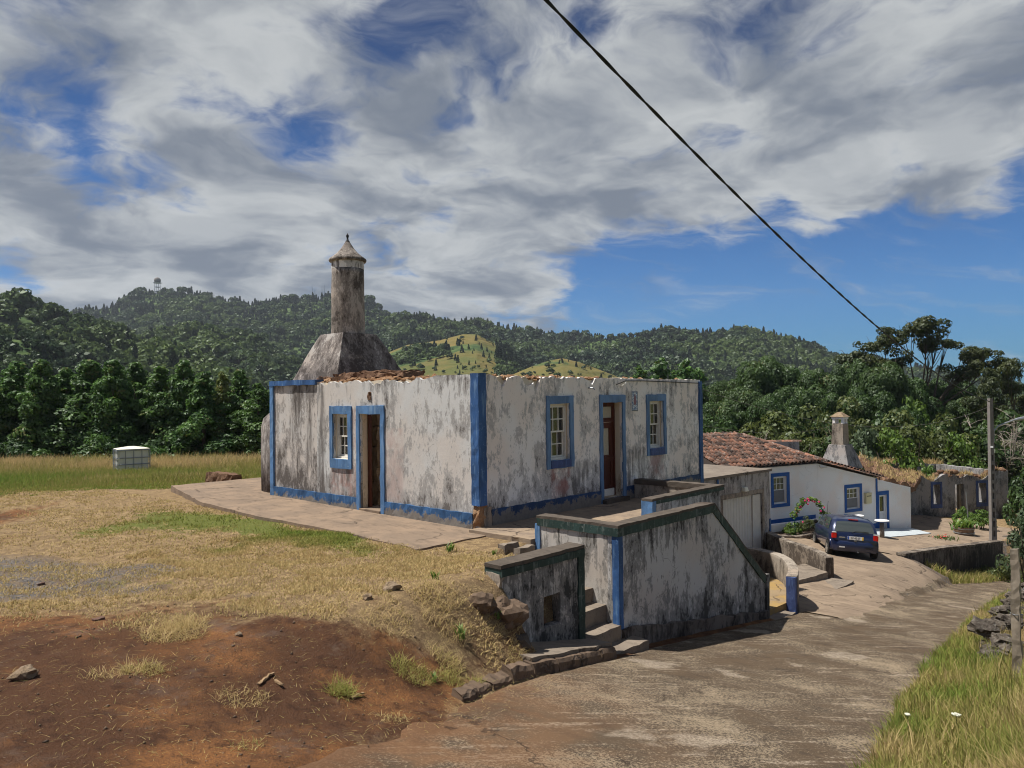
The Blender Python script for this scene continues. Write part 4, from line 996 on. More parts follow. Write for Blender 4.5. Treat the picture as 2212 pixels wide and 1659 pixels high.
# curved walls towards the garage
def path_wall(name, pts, thick, z0, z1, mat, parent=None, sub=5, jit=.012):
    P_ = [Vector((p_[0], p_[1], 0)) for p_ in pts]; Q = []
    for i in range(len(P_) - 1):                       # Catmull-Rom
        a, b, c_, d_ = P_[max(i - 1, 0)], P_[i], P_[i + 1], P_[min(i + 2, len(P_) - 1)]
        for k in range(sub):
            t_ = k / sub; Q.append(.5 * ((2 * b) + (c_ - a) * t_ + (2 * a - 5 * b + 4 * c_ - d_) * t_ ** 2 + (3 * b - a - 3 * c_ + d_) * t_ ** 3))
    Q.append(P_[-1]); V = []; F = []; n = len(Q)
    for i, q in enumerate(Q):
        d = (Q[min(i + 1, n - 1)] - Q[max(i - 1, 0)]).normalized(); s = Vector((-d.y, d.x, 0)); zt = z1(i / (n - 1)) if callable(z1) else z1
        for o_, z in ((.5, z0), (.5, (z0 + zt) / 2), (.5, zt - .05), (.47, zt), (-.47, zt), (-.5, zt - .05), (-.5, (z0 + zt) / 2), (-.5, z0)):
            w_ = q + s * (o_ * thick) + Vector((0, 0, z)); j = fbm(w_.x * 3, w_.y * 3, w_.z * 3) * jit; V.append(w_ + s * j + Vector((0, 0, j)))
    for i in range(n - 1):
        for k in range(8): F.append((i * 8 + k, i * 8 + 8 + k, i * 8 + 8 + (k + 1) % 8, i * 8 + (k + 1) % 8))
    F += [tuple(range(8)), tuple(reversed(range((n - 1) * 8, n * 8)))]
    bm = bmesh.new(); vs = [bm.verts.new(v) for v in V]
    for f in F: bm.faces.new([vs[i] for i in f])
    bmesh.ops.recalc_face_normals(bm, faces=bm.faces); mb = MB(); bm.verts.index_update()
    mb.add([v.co.copy() for v in bm.verts], [tuple(v.index for v in f.verts) for f in bm.faces]); bm.free()
    return mb.build(name, mat, parent)
cw1 = thing('curved_wall', (8, -2.4, -2.5), 'low curved wall ending in a blue post beside the lane', 'wall')
path_wall('wall', [(8.75, -.2), (9.05, -1.0), (9.0, -1.6), (8.5, -2.25), (7.6, -2.8), (6.72, -3.12)], .24, -3.1, -1.57, M['curb_wall'], cw1)
rough_block(6.66, 6.76, -3.23, -3.02, -2.75, -1.58, .1, .012, 3, 5).build('end_post', M['blue_sill'], cw1, label='scuffed blue end post')
path_wall('curved_wall', [(14.9, 1.0), (14.3, .35), (13.84, -.26), (13.4, -.95), (12.98, -1.46), (12.5, -1.9)], .24, -3.4, lambda t_: -2.18 - .09 * t_, M['curb_wall'])
tag(bpy.data.objects['curved_wall.001'], 'curved grey wall between the garage drive and the blue car', 'wall')
o = MB().add([(5.3, -2.95, -2.16), (6.7, -3.02, -2.16), (7.6, -2.72, -2.16), (8.45, -2.2, -2.16), (8.95, -1.5, -2.16), (8.9, .3, -2.16), (5.3, .3, -2.16)] + [(5.3, -2.95, -2.6), (6.7, -3.02, -2.6), (7.6, -2.72, -2.6), (8.45, -2.2, -2.6), (8.95, -1.5, -2.6), (8.9, .3, -2.6), (5.3, .3, -2.6)],
     [tuple(range(7))] + [(i, i + 7, (i + 1) % 7 + 7, (i + 1) % 7) for i in range(7)]).build('landing', M['yellow_floor']); tag(o, 'yellow lichened landing inside the curved wall', 'landing')
for k, (x0, x1, y0, y1, zt, lb) in enumerate(((5.32, 6.5, -3.30, -2.97, -2.28, 'upper worn step at the foot of the sloping parapet'), (5.45, 6.35, -3.58, -3.31, -2.40, 'lowest worn step beside the lane by the blue post'))):
    tag(rough_block(x0, x1, y0, y1, zt - .4, zt, .12, .02, k + 5.0, 4).build('step', M['step']), lb, 'step')
for k, (pl, zt, lb) in enumerate((([(9.3, -1.6), (12.35, -1.9), (13.2, -.9), (9.6, -.3)], -2.62, 'broad flat concrete step on the garage drive'), ([(9.2, -2.6), (12.6, -2.55), (12.5, -1.95), (9.15, -1.65)], -2.80, 'lower broken concrete step where the drive meets the lane'))):
    n_ = 8; V = []; F = []
    sl = slab_sheet('drive_step', M['step'], lambda u: tuple(Vector(pl[0]).lerp(Vector(pl[1]), u)), lambda u: tuple(Vector(pl[3]).lerp(Vector(pl[2]), u)), steps(0, 1, .08), lambda x, y, zt=zt: zt - .04 * (x - 11), .55, 8); tag(sl, lb, 'step')
# black retaining wall below the courtyard
rw = thing('retaining_wall', (24, -2.5, -4.9), 'black retaining wall below the courtyard with a pale coping', 'wall')
A_, B_ = Vector((20.1, -1.75, 0)), Vector((29.3, -3.3, 0)); dd = (B_ - A_).normalized(); nn = Vector((dd.y, -dd.x, 0))
zc_ = lambda u: float(zcourt((A_ + dd * u).x, (A_ + dd * u).y)) + .10
wallgrid(A_ + nn * .13, dd, nn, steps(0, 9.3, .5), [-6, -4.6, -3.4], [], .26, zc_, .015, 2).build('wall', M['dark_retaining'], rw)
for k in range(3): bar(A_ + dd * (3.11 * k) + Vector((0, 0, zc_(3.11 * k) + .06)), A_ + dd * (3.11 * (k + 1) - .015) + Vector((0, 0, zc_(3.11 * (k + 1)) + .06)), .34, .09, 'coping', M['curb_wall'], rw)

# ------------------------------------------------------------------ garage
G0 = Vector((11.94, 1.29, 0)); gd = Vector((.9953, -.097, 0)); gn = Vector((-.097, -.9953, 0))
gar = thing('garage', tuple(G0 + gd * 1.5 + Vector((0, 0, -2.9))), 'flat roofed grey garage with ribbed cream door', 'garage')
gp = lambda u, b, z: G0 + gd * u - gn * b + Vector((0, 0, z))
wallgrid(G0, gd, gn, steps(-1.0, 3.14, .3), [-3.4, -2.4, -1.6, -.4, -.14], [(.22, 2.66, -3.1, -.80)], .22, None, .012, 6).build('front_wall', M['garage'], gar)
MB().hexa([gp(2.92, .222, -3.4), gp(3.14, .222, -3.4), gp(3.14, 5.2, -3.4), gp(2.92, 5.2, -3.4)], [gp(2.92, .222, -.14), gp(3.14, .222, -.14), gp(3.14, 5.2, -.14), gp(2.92, 5.2, -.14)]).build('side_wall', M['garage'], gar)
slab_sheet('roof_slab', M['roof_slab'], lambda u: tuple((gp(u, -.05, 0)).xy), lambda u: tuple(gp(u, 5.3, 0).xy), steps(-3.3, 3.2, .4), lambda x, y: -.05, .085, 8, gar, .01)
wallgrid(G0 + gn * .012, gd, gn, [.12, 2.76], [-3.1, -.68], [(.24, 2.64, -3.2, -.82)], .02, None, 0).build('door_surround', M['curb_wall'], gar)
ngr = 44; V = []; F = []
for i in range(ngr + 1):
    u = .26 + 1.84 * i / ngr; b = .10 + (.022 if i % 4 in (1, 2) else 0)
    V += [gp(u, b, -3.05), gp(u, b, -.86)]
for i in range(ngr): F.append((2 * i, 2 * i + 2, 2 * i + 3, 2 * i + 1))
gdoor = MB().add(V, F).build('garage_door', M['sheet'], gar, label='ribbed cream sheet door')
MB().hexa([gp(2.13, .06, -3.05), gp(2.62, .06, -3.05), gp(2.62, .12, -3.05), gp(2.13, .12, -3.05)], [gp(2.13, .06, -.86), gp(2.62, .06, -.86), gp(2.62, .12, -.86), gp(2.13, .12, -.86)]).build('side_panel', M['sheet'], gar)
MB().hexa([gp(1.33, -.16, -.66), gp(1.56, -.16, -.66), gp(1.56, .0, -.66), gp(1.33, .0, -.66)], [gp(1.36, -.12, -.52), gp(1.53, -.12, -.52), gp(1.53, .0, -.52), gp(1.36, .0, -.52)]).build('bulkhead_lamp', M['plastic_white'], gar, bevel=.015)
for u, z0, z1 in ((-.10, -2.2, -.16), (3.06, -3.2, -1.75)):
    MB().hexa([gp(u, -.03, z0), gp(u + .09, -.03, z0), gp(u + .09, -.003, z0), gp(u, -.003, z0)], [gp(u, -.03, z1), gp(u + .09, -.03, z1), gp(u + .09, -.003, z1), gp(u, -.003, z1)]).build('corner_band', M['blue_deep'], gar)

# ------------------------------------------------------------------ white house
H0 = Vector((20.59, 3.41, 0)); hd_ = Vector((.945, -.327, 0)); hn = Vector((-.327, -.945, 0))
hp = lambda u, b, z: H0 + hd_ * u - hn * b + Vector((0, 0, z))
wh = thing('white_house', tuple(hp(3, 0, -3.6)), 'white house with blue window frames and old clay tile roof', 'house')
W1 = (.23, 1.02, -2.13, -.98); W2_ = (4.83, 5.73, -2.73, -1.77); D2 = (7.06, 7.62, -4.02, -2.25)
def wtop(u): return -.56 if u < 2.95 else -.56 - (u - 2.95) * .222
wallgrid(H0, hd_, hn, steps(-5, 6.98, .5), [-4.6, -3, -2.8, -1.75, -1.0, -.6], [(W1[0], W1[1], W1[2], -1.0 + .02), W2_], .4, None, 0) if False else None
wallgrid(H0, hd_, hn, sorted(set(steps(-5, 2.95, .5))), [-4.6, -2.6, -.56], [W1], .4, None, .01, 3).build('wall', M['white_wall'], wh)
wallgrid(H0, hd_, hn, sorted(set(steps(2.951, 6.98, .5))), [-4.8, -2.73, -1.75, -.56], [(W2_[0], W2_[1], W2_[2], -1.77)], .4, wtop, .01, 4).build('wall', M['white_wall'], wh)
wallgrid(H0 + hn * .01, hd_, hn, steps(6.985, 9.42, .4), [-4.9, -2.25, -1.5], [D2], .4, lambda u: -1.50 - (u - 7) * .22 + .02 * fbm(u * 3, 1), .012, 5).build('annex_wall', M['white_wall'], wh)
MB().hexa([hp(9.0, .39, -4.9), hp(9.41, .39, -4.9), hp(9.41, 4.5, -4.9), hp(9.0, 4.5, -4.9)], [hp(9.0, .39, -2.0), hp(9.41, .39, -2.0), hp(9.41, 4.5, -1.6), hp(9.0, 4.5, -1.6)]).build('annex_side_wall', M['ruin'], wh)
def rect(u0, u1, z0, z1, b0, b1, name, mat, parent): 
    return MB().hexa([hp(u0, b0, z0), hp(u1, b0, z0), hp(u1, b1, z0), hp(u0, b1, z0)], [hp(u0, b0, z1), hp(u1, b0, z1), hp(u1, b1, z1), hp(u0, b1, z1)]).build(name, mat, parent)
for w, ou in ((W1, (.10, 1.19, -2.27, -.83)), (W2_, (4.70, 5.88, -2.86, -1.62))):
    wallgrid(H0 + hn * .03, hd_, hn, [ou[0], ou[1]], [ou[2], ou[3]], [w], .035).build('window_surround', M['house_blue'], wh)
    wn = sash(wh, H0, hd_, hn, w, M['wood_white_clean'], M['glass_house'], .07, 3, 2, .02)
    rect(w[0] + .03, w[1] - .03, w[2] + .03, w[3] - .03, .24, .26, 'curtain', M['curtain'], wn)
    zm = (w[2] + w[3]) / 2
    rect(w[0] + .07, w[1] - .07, w[2] + .07, zm - .01, .074, .078, 'insect_screen', plain('grey insect screen', (.20, .20, .20), .8, .05), wn)
rect(6.87, 6.975, -4.4, -1.46, -.03, -.002, 'corner_band', M['house_blue'], wh)
wallgrid(H0 + hn * .04, hd_, hn, [6.98, 7.77], [-4.3, -2.07], [(7.05, 7.63, -4.4, -2.25)], .03).build('door_surround', M['house_blue'], wh)
dd2 = wallgrid(H0 - hn * .06, hd_, hn, [7.06, 7.62], [-4.1, -2.25], [(7.10, 7.17, -3.02, -2.33), (7.22, 7.52, -3.02, -2.33), (7.22, 7.52, -3.95, -3.12)], .05).build('door', M['wood_white_clean'], wh)
rect(7.21, 7.53, -3.03, -2.32, .085, .09, 'door_glass', M['glass_car'], dd2); rect(7.21, 7.53, -3.96, -3.11, .085, .09, 'door_panel', M['wood_white_clean'], dd2); rect(7.09, 7.18, -3.03, -2.32, .085, .09, 'door_glass', M['glass_car'], dd2)
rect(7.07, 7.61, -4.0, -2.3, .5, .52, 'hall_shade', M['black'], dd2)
rect(-4, 2.78, -3.3, -2.77, -.02, -.001, 'plinth', M['house_blue'], wh); rect(4.0, 6.868, -4.4, -3.52, -.02, -.001, 'plinth', M['house_blue'], wh)
lb = rect(6.03, 6.40, -2.55, -2.10, -.13, -.002, 'letterbox', M['letterbox'], wh); rect(6.07, 6.36, -2.22, -2.19, -.136, -.131, 'slot', M['black'], lb); rect(6.02, 6.41, -2.10, -2.06, -.15, -.002, 'lid', M['letterbox'], lb)
MB().tube([hp(3.0, -.06, -.62), hp(3.02, -.10, -.72), hp(3.1, -.08, -.76), hp(3.5, -.07, -.73)], .022, 6).build('gutter_pipe', M['wood_white'], wh)
# roof: boards, then curved tiles laid one by one
Ze, Zr, back = -.47, .60, 2.8
def rp(u, t_, lift=0.0):                                # a point on the front roof slope: t_ 0 at the eave, 1 at the ridge
    return hp(u, -.18 + (back + .18) * t_, Ze + (Zr - Ze) * t_ + lift)
u_ridge, u_hip = 1.35, 3.15
rf = MB().add([rp(-5, 0, -.03), rp(u_hip, 0, -.03), rp(u_ridge, 1, -.03), rp(-5, 1, -.03)], [(0, 1, 2, 3)])
rf.add([hp(u_hip, -.18, Ze - .03), hp(7.05, -.18, -1.40), hp(7.05, 5.8, -1.40), hp(u_hip, 5.8, Ze - .03), hp(u_ridge, back, Zr - .03)], [(0, 1, 2, 3), (0, 3, 4)])
rf.add([hp(-5, back, Zr - .03), hp(u_ridge, back, Zr - .03), hp(u_hip, 5.8, Ze - .03), hp(-5, 5.8, Ze - .03)], [(0, 1, 2, 3)])
roof = rf.build('roof', M['roof_base'], wh, label='patchwork of brown, black and orange clay tiles')
def tile_mesh(L, r0, r1, name):
    V = []; F = []; n = 5
    for i, (y, r_) in enumerate(((0, r0), (L, r1))):
        for k in range(n + 1):
            a = math.pi * k / n; V.append((r_ * math.cos(a), y, r_ * 1.0 * math.sin(a)))
    for k in range(n + 1):
        a = math.pi * k / n; V.append(((r0 - .018) * math.cos(a), 0, (r0 - .018) * 1.0 * math.sin(a) - .004))
    for k in range(n):
        F.append((k, k + 1, n + 2 + k, n + 1 + k)); F.append((k, 2 * n + 2 + k, 2 * n + 3 + k, k + 1))
    me = mk_mesh(name, V, F, M['tile'], True); return me
tm = tile_mesh(.46, .105, .085, 'tile')
sl = (rp(0, 1) - rp(0, 0)); Ls = sl.length; sv = sl.normalized(); su = hd_.copy(); sw = su.cross(sv)
Rm = Matrix((su, sv, sw)).transposed()
roff = wloc(roof)
def put_tile(p, R_, s=1.0, name='tile'):
    o = link(name, tm, roof); j = Matrix.Rotation(rnd.uniform(-.05, .05), 3, 'Z') @ Matrix.Rotation(rnd.uniform(-.04, .04), 3, 'X') @ Matrix.Rotation(rnd.uniform(-.05, .05), 3, 'Y')
    o.matrix_local = Matrix.Translation(p - roff) @ (R_ @ j).to_4x4() @ Matrix.Scale(s, 4); return o
u = -2.6; ntile = 0
while u < u_hip - .08:
    tmax = 1.0 if u < u_ridge else 1 - (u - u_ridge) / (u_hip - u_ridge)
    t_ = 0.0; k = 0
    while t_ < tmax - .03:
        put_tile(rp(u + rnd.uniform(-.012, .012), t_, .012 + rnd.uniform(-.008, .012)), Rm); ntile += 1
        t_ += .34 / Ls; k += 1
    u += .235
for i in range(19):                                   # scalloped verge running down the lean-to
    f = i / 18; p_ = hp(u_hip + .1 + 3.9 * f, -.18, Ze - .0 - .93 * f + .01)
    put_tile(p_, Matrix((hd_, -hn, Vector((0, 0, 1)))).transposed(), .95)
    if i % 2 == 0: put_tile(p_ + -hn * .4 + Vector((0, 0, .03)), Matrix((hd_, -hn, Vector((0, 0, 1)))).transposed(), .95)
def ridge_run(a, b, name, n):
    d = (b - a).normalized(); s = d.cross(Vector((0, 0, 1))).normalized(); w_ = s.cross(d)
    R_ = Matrix((s, d, w_)).transposed()
    for i in range(n): put_tile(a.lerp(b, i / n) + Vector((0, 0, .03)), R_, 1.12, name)
ridge_run(rp(-2.6, 1), rp(u_ridge, 1), 'ridge_tile', 10); ridge_run(rp(u_ridge, 1), rp(u_hip, 0), 'ridge_tile', 9)
bar(rp(u_ridge, 1, .05), rp(u_hip + .05, .0, .05), .16, .05, 'hip_mortar', M['white_wall'], roof)
bar(rp(-2.6, 1, .03), rp(u_ridge, 1, .03), .20, .06, 'ridge_mortar', M['white_wall'], roof)
# its old chimney
c2 = Vector((27.5, 2.85, 0)); b2 = MB()
def pyr(c, w0, w1, z0, z1, rz):
    b = []; t = []
    for sx, sy in ((-1, -1), (1, -1), (1, 1), (-1, 1)):
        for L, w_, z in ((b, w0, z0), (t, w1, z1)):
            x, y = sx * w_ / 2, sy * w_ / 2; L.append((c.x + x * math.cos(rz) - y * math.sin(rz), c.y + x * math.sin(rz) + y * math.cos(rz), z))
    return MB().hexa(b, t)
c2m = pyr(c2, 1.5, .78, -1.1, .04, -.12).build('chimney', M['ruin'], wh, label='squat grey chimney with a small tiled cap', bevel=.02)
pyr(c2, .60, .54, .03, 1.05, -.12).build('shaft', M['curb_wall'], c2m, bevel=.015)
for sx, sy in ((-1, -1), (1, -1), (1, 1), (-1, 1)):
    MB().box(c2.x + sx * .2 - .06, c2.x + sx * .2 + .06, c2.y + sy * .2 - .06, c2.y + sy * .2 + .06, 1.05, 1.27).build('cap_pier', M['white_wall'], c2m)
pyr(c2, .56, .56, 1.27, 1.36, -.12).build('cap_slab', M['white_wall'], c2m); pyr(c2, .72, .16, 1.36, 1.60, -.12).build('cap', M['field_stone'], c2m, bevel=.02)
# grey wall stub with tile coping behind the roof
gwt = thing('tile_topped_wall', (29.3, 6.4, -3), 'grey rendered wall stub topped with clay tiles behind the white roof', 'wall')
wd = Vector((.678, -.735, 0)); wallgrid((28.3, 7.56, 0), wd, (-.735, -.678, 0), steps(0, 2.4, .4), [-5, -2, -.06], [], .3, None, .01).build('wall', M['garage'], gwt)
for k in range(8):
    o = link('tile', tm, gwt, tuple(Vector((28.3, 7.56, -.05)) + wd * (.30 * k) + Vector((.1, .1, 0)) - wloc(gwt))); o.rotation_euler = (0, 0, math.atan2(wd.y, wd.x) - math.pi / 2)

# ------------------------------------------------------------------ roofless ruin beyond the white house
R0_ = Vector((34.99, 1.72, 0)); rd_ = Vector((.861, -.509, 0)); rn_ = Vector((-.509, -.861, 0))
qp = lambda u, b, z: R0_ + rd_ * u - rn_ * b + Vector((0, 0, z))
ru = thing('farm_ruin', tuple(qp(3.4, 0, -4.6)), 'dark roofless farm ruin with dry grass on its wall tops', 'ruin')
def rtop(u): return np.interp(u, [0, .7, 1.1, 1.5, 2.3, 3.0, 3.4, 4.0, 4.6, 5.1, 5.6, 6.1, 7], [-2.12, -2.05, -2.25, -2.45, -2.05, -2.1, -2.35, -2.15, -2.3, -2.5, -2.2, -2.04, -2.07]) + .06 * fbm(u * 5, 2)
rh_ = [(1.52, 2.02, -3.70, -2.60), (3.07, 3.72, -5.2, -2.66), (4.74, 5.32, -3.78, -2.66)]
wallgrid(R0_, rd_, rn_, steps(-.4, 6.95, .14), [-5.4, -3.8, -2.5, -2.1], rh_, .45, lambda u: float(rtop(u)), .02, 5).build('front_wall', M['ruin'], ru)
wallgrid(R0_ - rn_ * 4.6, rd_, rn_, steps(-3.5, 7.6, .25), [-5.4, -3.8, -1.9], [], .45, lambda u: -1.72 + .10 * fbm(u * 3, 9) - .05 * u, .02, 6).build('back_wall', M['ruin'], ru)
wallgrid(R0_ + rd_ * 6.95, -rn_, rd_, steps(0.02, 4.6, .3), [-5.4, -3.6, -2.1], [], .4, lambda u: -2.05 + .1 * fbm(u * 3, 4), .02, 7).build('side_wall', M['ruin'], ru)
for h_ in (rh_[0], rh_[2]):
    wallgrid(R0_ + rn_ * .02, rd_, rn_, [h_[0] - .17, h_[1] + .12], [h_[2] - .2, h_[3] + .14], [h_], .03).build('window_surround', M['blue_sill'], ru)
MB().hexa([qp(3.45, .1, -4.6), qp(3.58, .1, -4.6), qp(3.58, .25, -4.6), qp(3.45, .25, -4.6)], [qp(3.45, .1, -2.7), qp(3.58, .1, -2.7), qp(3.58, .25, -2.7), qp(3.45, .25, -2.7)]).build('door_post', M['timber'], ru)
ruin_st = [rock_mesh('rubble_stone', M['rubble_brown'], 90 + k, 2, .3, (1, .8, .7)) for k in range(4)]
for k in range(34):
    u_ = 2.0 + 4.9 * (k + rnd.random()) / 34
    stone(ruin_st[k % 4], tuple(qp(u_, rnd.uniform(.1, .5), float(rtop(u_)) + rnd.uniform(-.03, .14))), rnd.uniform(.12, .26), ru)
cr = rough_block(0, 1, 0, 1, -.12, .12, .06, .0, 3, 3)
Q4 = [Vector((27.9, 1.05, -1.52)), Vector((29.95, .25, -2.0)), Vector((35.6, 1.35, -2.05)), Vector((33.3, 4.1, -.95))]
for i, v in enumerate(cr.V):
    a = Q4[0].lerp(Q4[1], v.x); b = Q4[3].lerp(Q4[2], v.x); q = a.lerp(b, v.y)
    cr.V[i] = q + Vector((0, 0, v.z - .15 + .22 * fbm(q.x * 1.3, q.y * 1.3, v.z) + .12 * fbm(q.x * 4, q.y * 4, 3)))
cr.build('collapsed_roof', M['rubble_brown'], ru, label='collapsed lean-to roof overgrown with dry grass')
# ------------------------------------------------------------------ parked hatchback
m, T = newmat('dark tinted glass'); finish(T, (.045, .055, .055), .05, None, spec=.8); M['car_glass'] = m
ca = RAD(31); cl = Vector((18.05, -.67, 0)); cl.z = float(zground(18.05, -.67)) + .055
car = thing('parked_car', tuple(cl), 'small dark blue hatchback parked in the courtyard', 'car', None, ca)
car.rotation_euler = (RAD(3.6), RAD(3.4), ca)
XS = [-.47, -.455, -.44, -.40, -.28, -.12, .0, .35, .8, 1.2, 1.45, 1.7, 1.95, 2.2, 2.45, 2.7, 2.85, 2.94, 2.98]
ZT = [.66, .74, .82, .93, 1.13, 1.30, 1.335, 1.385, 1.41, 1.40, 1.37, 1.25, 1.12, .985, .92, .83, .75, .66, .55]
def wz(z): return float(np.interp(z, [.2, .35, .5, .85, .95, 1.2, 1.38, 1.45], [.74, .795, .815, .805, .775, .70, .60, .5]))
def tp(x): return float(np.interp(x, [-.47, -.3, 0, 2.2, 2.7, 2.98], [.92, .975, 1, 1, .94, .78]))
NZ, NTt = 9, 9; V = []; F = []; rows = []
for x, zt in zip(XS, ZT):
    ring_ = []
    zs_ = [.24 + (zt - .05 - .24) * k / (NZ - 1) for k in range(NZ)]
    for z in zs_: ring_.append((x, -wz(z) * tp(x), z))
    w_ = wz(zt) * tp(x)
    for k in range(1, NTt):
        f = -1 + 2 * k / NTt; ring_.append((x, f * w_, zt - .05 + .05 * (1 - abs(f) ** 3) ** .5 ))
    for z in zs_[::-1]: ring_.append((x, wz(z) * tp(x), z))
    rows.append(len(V)); V += ring_
nr = len(ring_)
for j in range(len(XS) - 1):
    for k in range(nr - 1): F.append((rows[j] + k, rows[j] + k + 1, rows[j + 1] + k + 1, rows[j + 1] + k))
    F.append((rows[j] + nr - 1, rows[j], rows[j + 1], rows[j + 1] + nr - 1))
F.append(tuple(reversed(range(rows[0], rows[0] + nr)))); F.append(tuple(range(rows[-1], rows[-1] + nr)))
def cpart(name, V_, F_, mat, parent=None, smooth=False, bevel=0):
    me = mk_mesh(name, V_, F_, mat, smooth)
    bm = bmesh.new(); bm.from_mesh(me); bmesh.ops.recalc_face_normals(bm, faces=bm.faces)
    if bevel: bmesh.ops.bevel(bm, geom=list(bm.edges), offset=bevel, segments=2, affect='EDGES')
    bm.to_mesh(me); bm.free()
    return link(name, me, parent or car)
body = cpart('body', V, F, M['car'], None, True)
def cbox(name, x0, x1, y0, y1, z0, z1, mat, parent=None, bevel=0):
    b_ = MB().box(x0, x1, y0, y1, z0, z1); return cpart(name, b_.V, b_.F, mat, parent, False, bevel)
def ztx(x): return float(np.interp(x, XS, ZT))
def patch(name, pts_u, mat, off=.008):                 # glass laid on the rear or front slope: rows of (x, halfwidth)
    V_ = []; F_ = []; n = 7
    for x, hw in pts_u:
        z = ztx(x); sl_ = (ztx(x + .01) - ztx(x - .01)) / .02; nx, nz = -sl_, 1; L_ = math.hypot(nx, nz)
        for k in range(n):
            f = -1 + 2 * k / (n - 1); V_.append((x + nx / L_ * off, f * hw, z - .05 + .05 * (1 - abs(f * hw / (wz(z) * tp(x))) ** 3) ** .5 + nz / L_ * off))
    for i in range(len(pts_u) - 1):
        for k in range(n - 1): F_.append((i * n + k, i * n + k + 1, (i + 1) * n + k + 1, (i + 1) * n + k))
    return cpart(name, V_, F_, mat, None, True)
patch('rear_window', [(-.405, .66), (-.34, .635), (-.28, .61), (-.16, .55)], M['car_glass']); patch('windscreen', [(2.14, .66), (1.95, .64), (1.7, .60), (1.49, .55)], M['car_glass'])
for s in (-1, 1):
    for nm_w, (xa, xb, xc, xd) in (('door_window', (.88, 1.98, 1.50, .92)), ('quarter_window', (.02, .83, .87, .16))):
        V_ = []; F_ = []
        for i in range(5):
            f = i / 4; z = .94 + (1.30 - .94) * f
            for k in range(5):
                g = k / 4; x = (xa + (xd - xa) * f) * (1 - g) + (xb + (xc - xb) * f) * g
                V_.append((x, s * (wz(z) + .007), z))
        for i in range(4):
            for k in range(4): F_.append((i * 5 + k, i * 5 + k + 1, i * 5 + 6 + k, i * 5 + 5 + k))
        cpart(nm_w, V_, F_, M['car_glass'], None, True)
    # door outline, handle, mirror, arches, wheels
    for x in (.86, 1.92):
        V_ = []; zs_ = [.34 + .62 * k / 6 for k in range(7)]
        for z in zs_: V_ += [(x - .006, s * (wz(z) + .004), z), (x + .006, s * (wz(z) + .004), z)]
        cpart('door_gap', V_, [(2 * k, 2 * k + 1, 2 * k + 3, 2 * k + 2) for k in range(6)], M['black'])
    cbox('mirror', 1.80, 1.94, *(sorted((s * .80, s * .95))), .93, 1.06, M['black'], None, .03)
    for x in (0.0, 2.35):
        V_ = []; F_ = []; n = 18
        for k in range(n + 1):
            a = -.15 + (math.pi + .3) * k / n
            V_ += [(x + .33 * math.cos(a), s * .812, .27 + .33 * math.sin(a)), (x + .25 * math.cos(a), s * .818, .27 + .25 * math.sin(a))]
        for k in range(n): F_.append((2 * k, 2 * k + 1, 2 * k + 3, 2 * k + 2))
        cpart('wheel_arch', V_, F_, M['black'])
        wl = MB(); prof = [(.17, -.09), (.25, -.085), (.268, -.05), (.268, .05), (.25, .085), (.17, .09)]
        V_ = []; F_ = []; n = 24
        for r_, yy in prof:
            for k in range(n):
                a = 2 * math.pi * k / n; V_.append((x + r_ * math.cos(a), s * .745 + yy, .265 + r_ * math.sin(a)))
        for i in range(5):
            for k in range(n): F_.append((i * n + k, i * n + (k + 1) % n, (i + 1) * n + (k + 1) % n, (i + 1) * n + k))
        F_ += [tuple(range(n)), tuple(range(5 * n, 6 * n))]
        wo = cpart('wheel', V_, F_, M['rubber'])
        V_ = [(x, s * .845, .265)]; F_ = []
        for r_, yy in ((.07, .838), (.165, .837), (.18, .83)):
            for k in range(20):
                a = 2 * math.pi * k / 20; V_.append((x + r_ * math.cos(a), s * yy, .265 + r_ * math.sin(a)))
        for k in range(20):
            F_.append((0, 1 + k, 1 + (k + 1) % 20))
            for q in range(2):
                if q == 0 and k % 4 == 0: continue            # dark slots between the spokes
                F_.append((1 + q * 20 + k, 1 + q * 20 + (k + 1) % 20, 21 + q * 20 + (k + 1) % 20, 21 + q * 20 + k))
        cpart('rim', V_, F_, M['alloy'], wo)
    # rear lamps: red with a clear strip on top
    yl = sorted((s * .60, s * .765)); cbox('tail_lamp', -.485, -.36, yl[0], yl[1], .655, .86, M['lamp_red'], None, .025)
    cbox('reversing_lamp', -.472, -.37, yl[0] + .01, yl[1] - .01, .86, .895, M['lamp_clear'], None, .01)
V_ = []; F_ = []
secs = []
for yy in np.linspace(-.80, .80, 15):
    fx = -.52 + .14 * abs(yy / .8) ** 4
    secs.append([(fx + .10, yy, .25), (fx + .02, yy, .28), (fx, yy, .36), (fx, yy, .50), (fx + .03, yy, .60), (fx + .12, yy, .645)])
for sct in secs: V_ += sct
for i in range(14):
    for k in range(5): F_.append((i * 6 + k, i * 6 + k + 1, i * 6 + 7 + k, i * 6 + 6 + k))
bump = cpart('rear_bumper', V_, F_, M['car'], None, True)
cbox('fog_lamp', -.53, -.50, -.52, -.34, .37, .41, M['black'], bump); cbox('fog_lamp', -.53, -.50, .34, .52, .37, .41, M['lamp_clear'], bump)
pl_ = cbox('number_plate', -.502, -.488, -.27, .25, .66, .775, M['plate']); cbox('plate_blue_band', -.505, -.5025, .205, .25, .662, .773, M['plate_blue'], pl_); cbox('plate_yellow_band', -.505, -.5025, -.27, -.225, .662, .773, M['plate_yellow'], pl_)
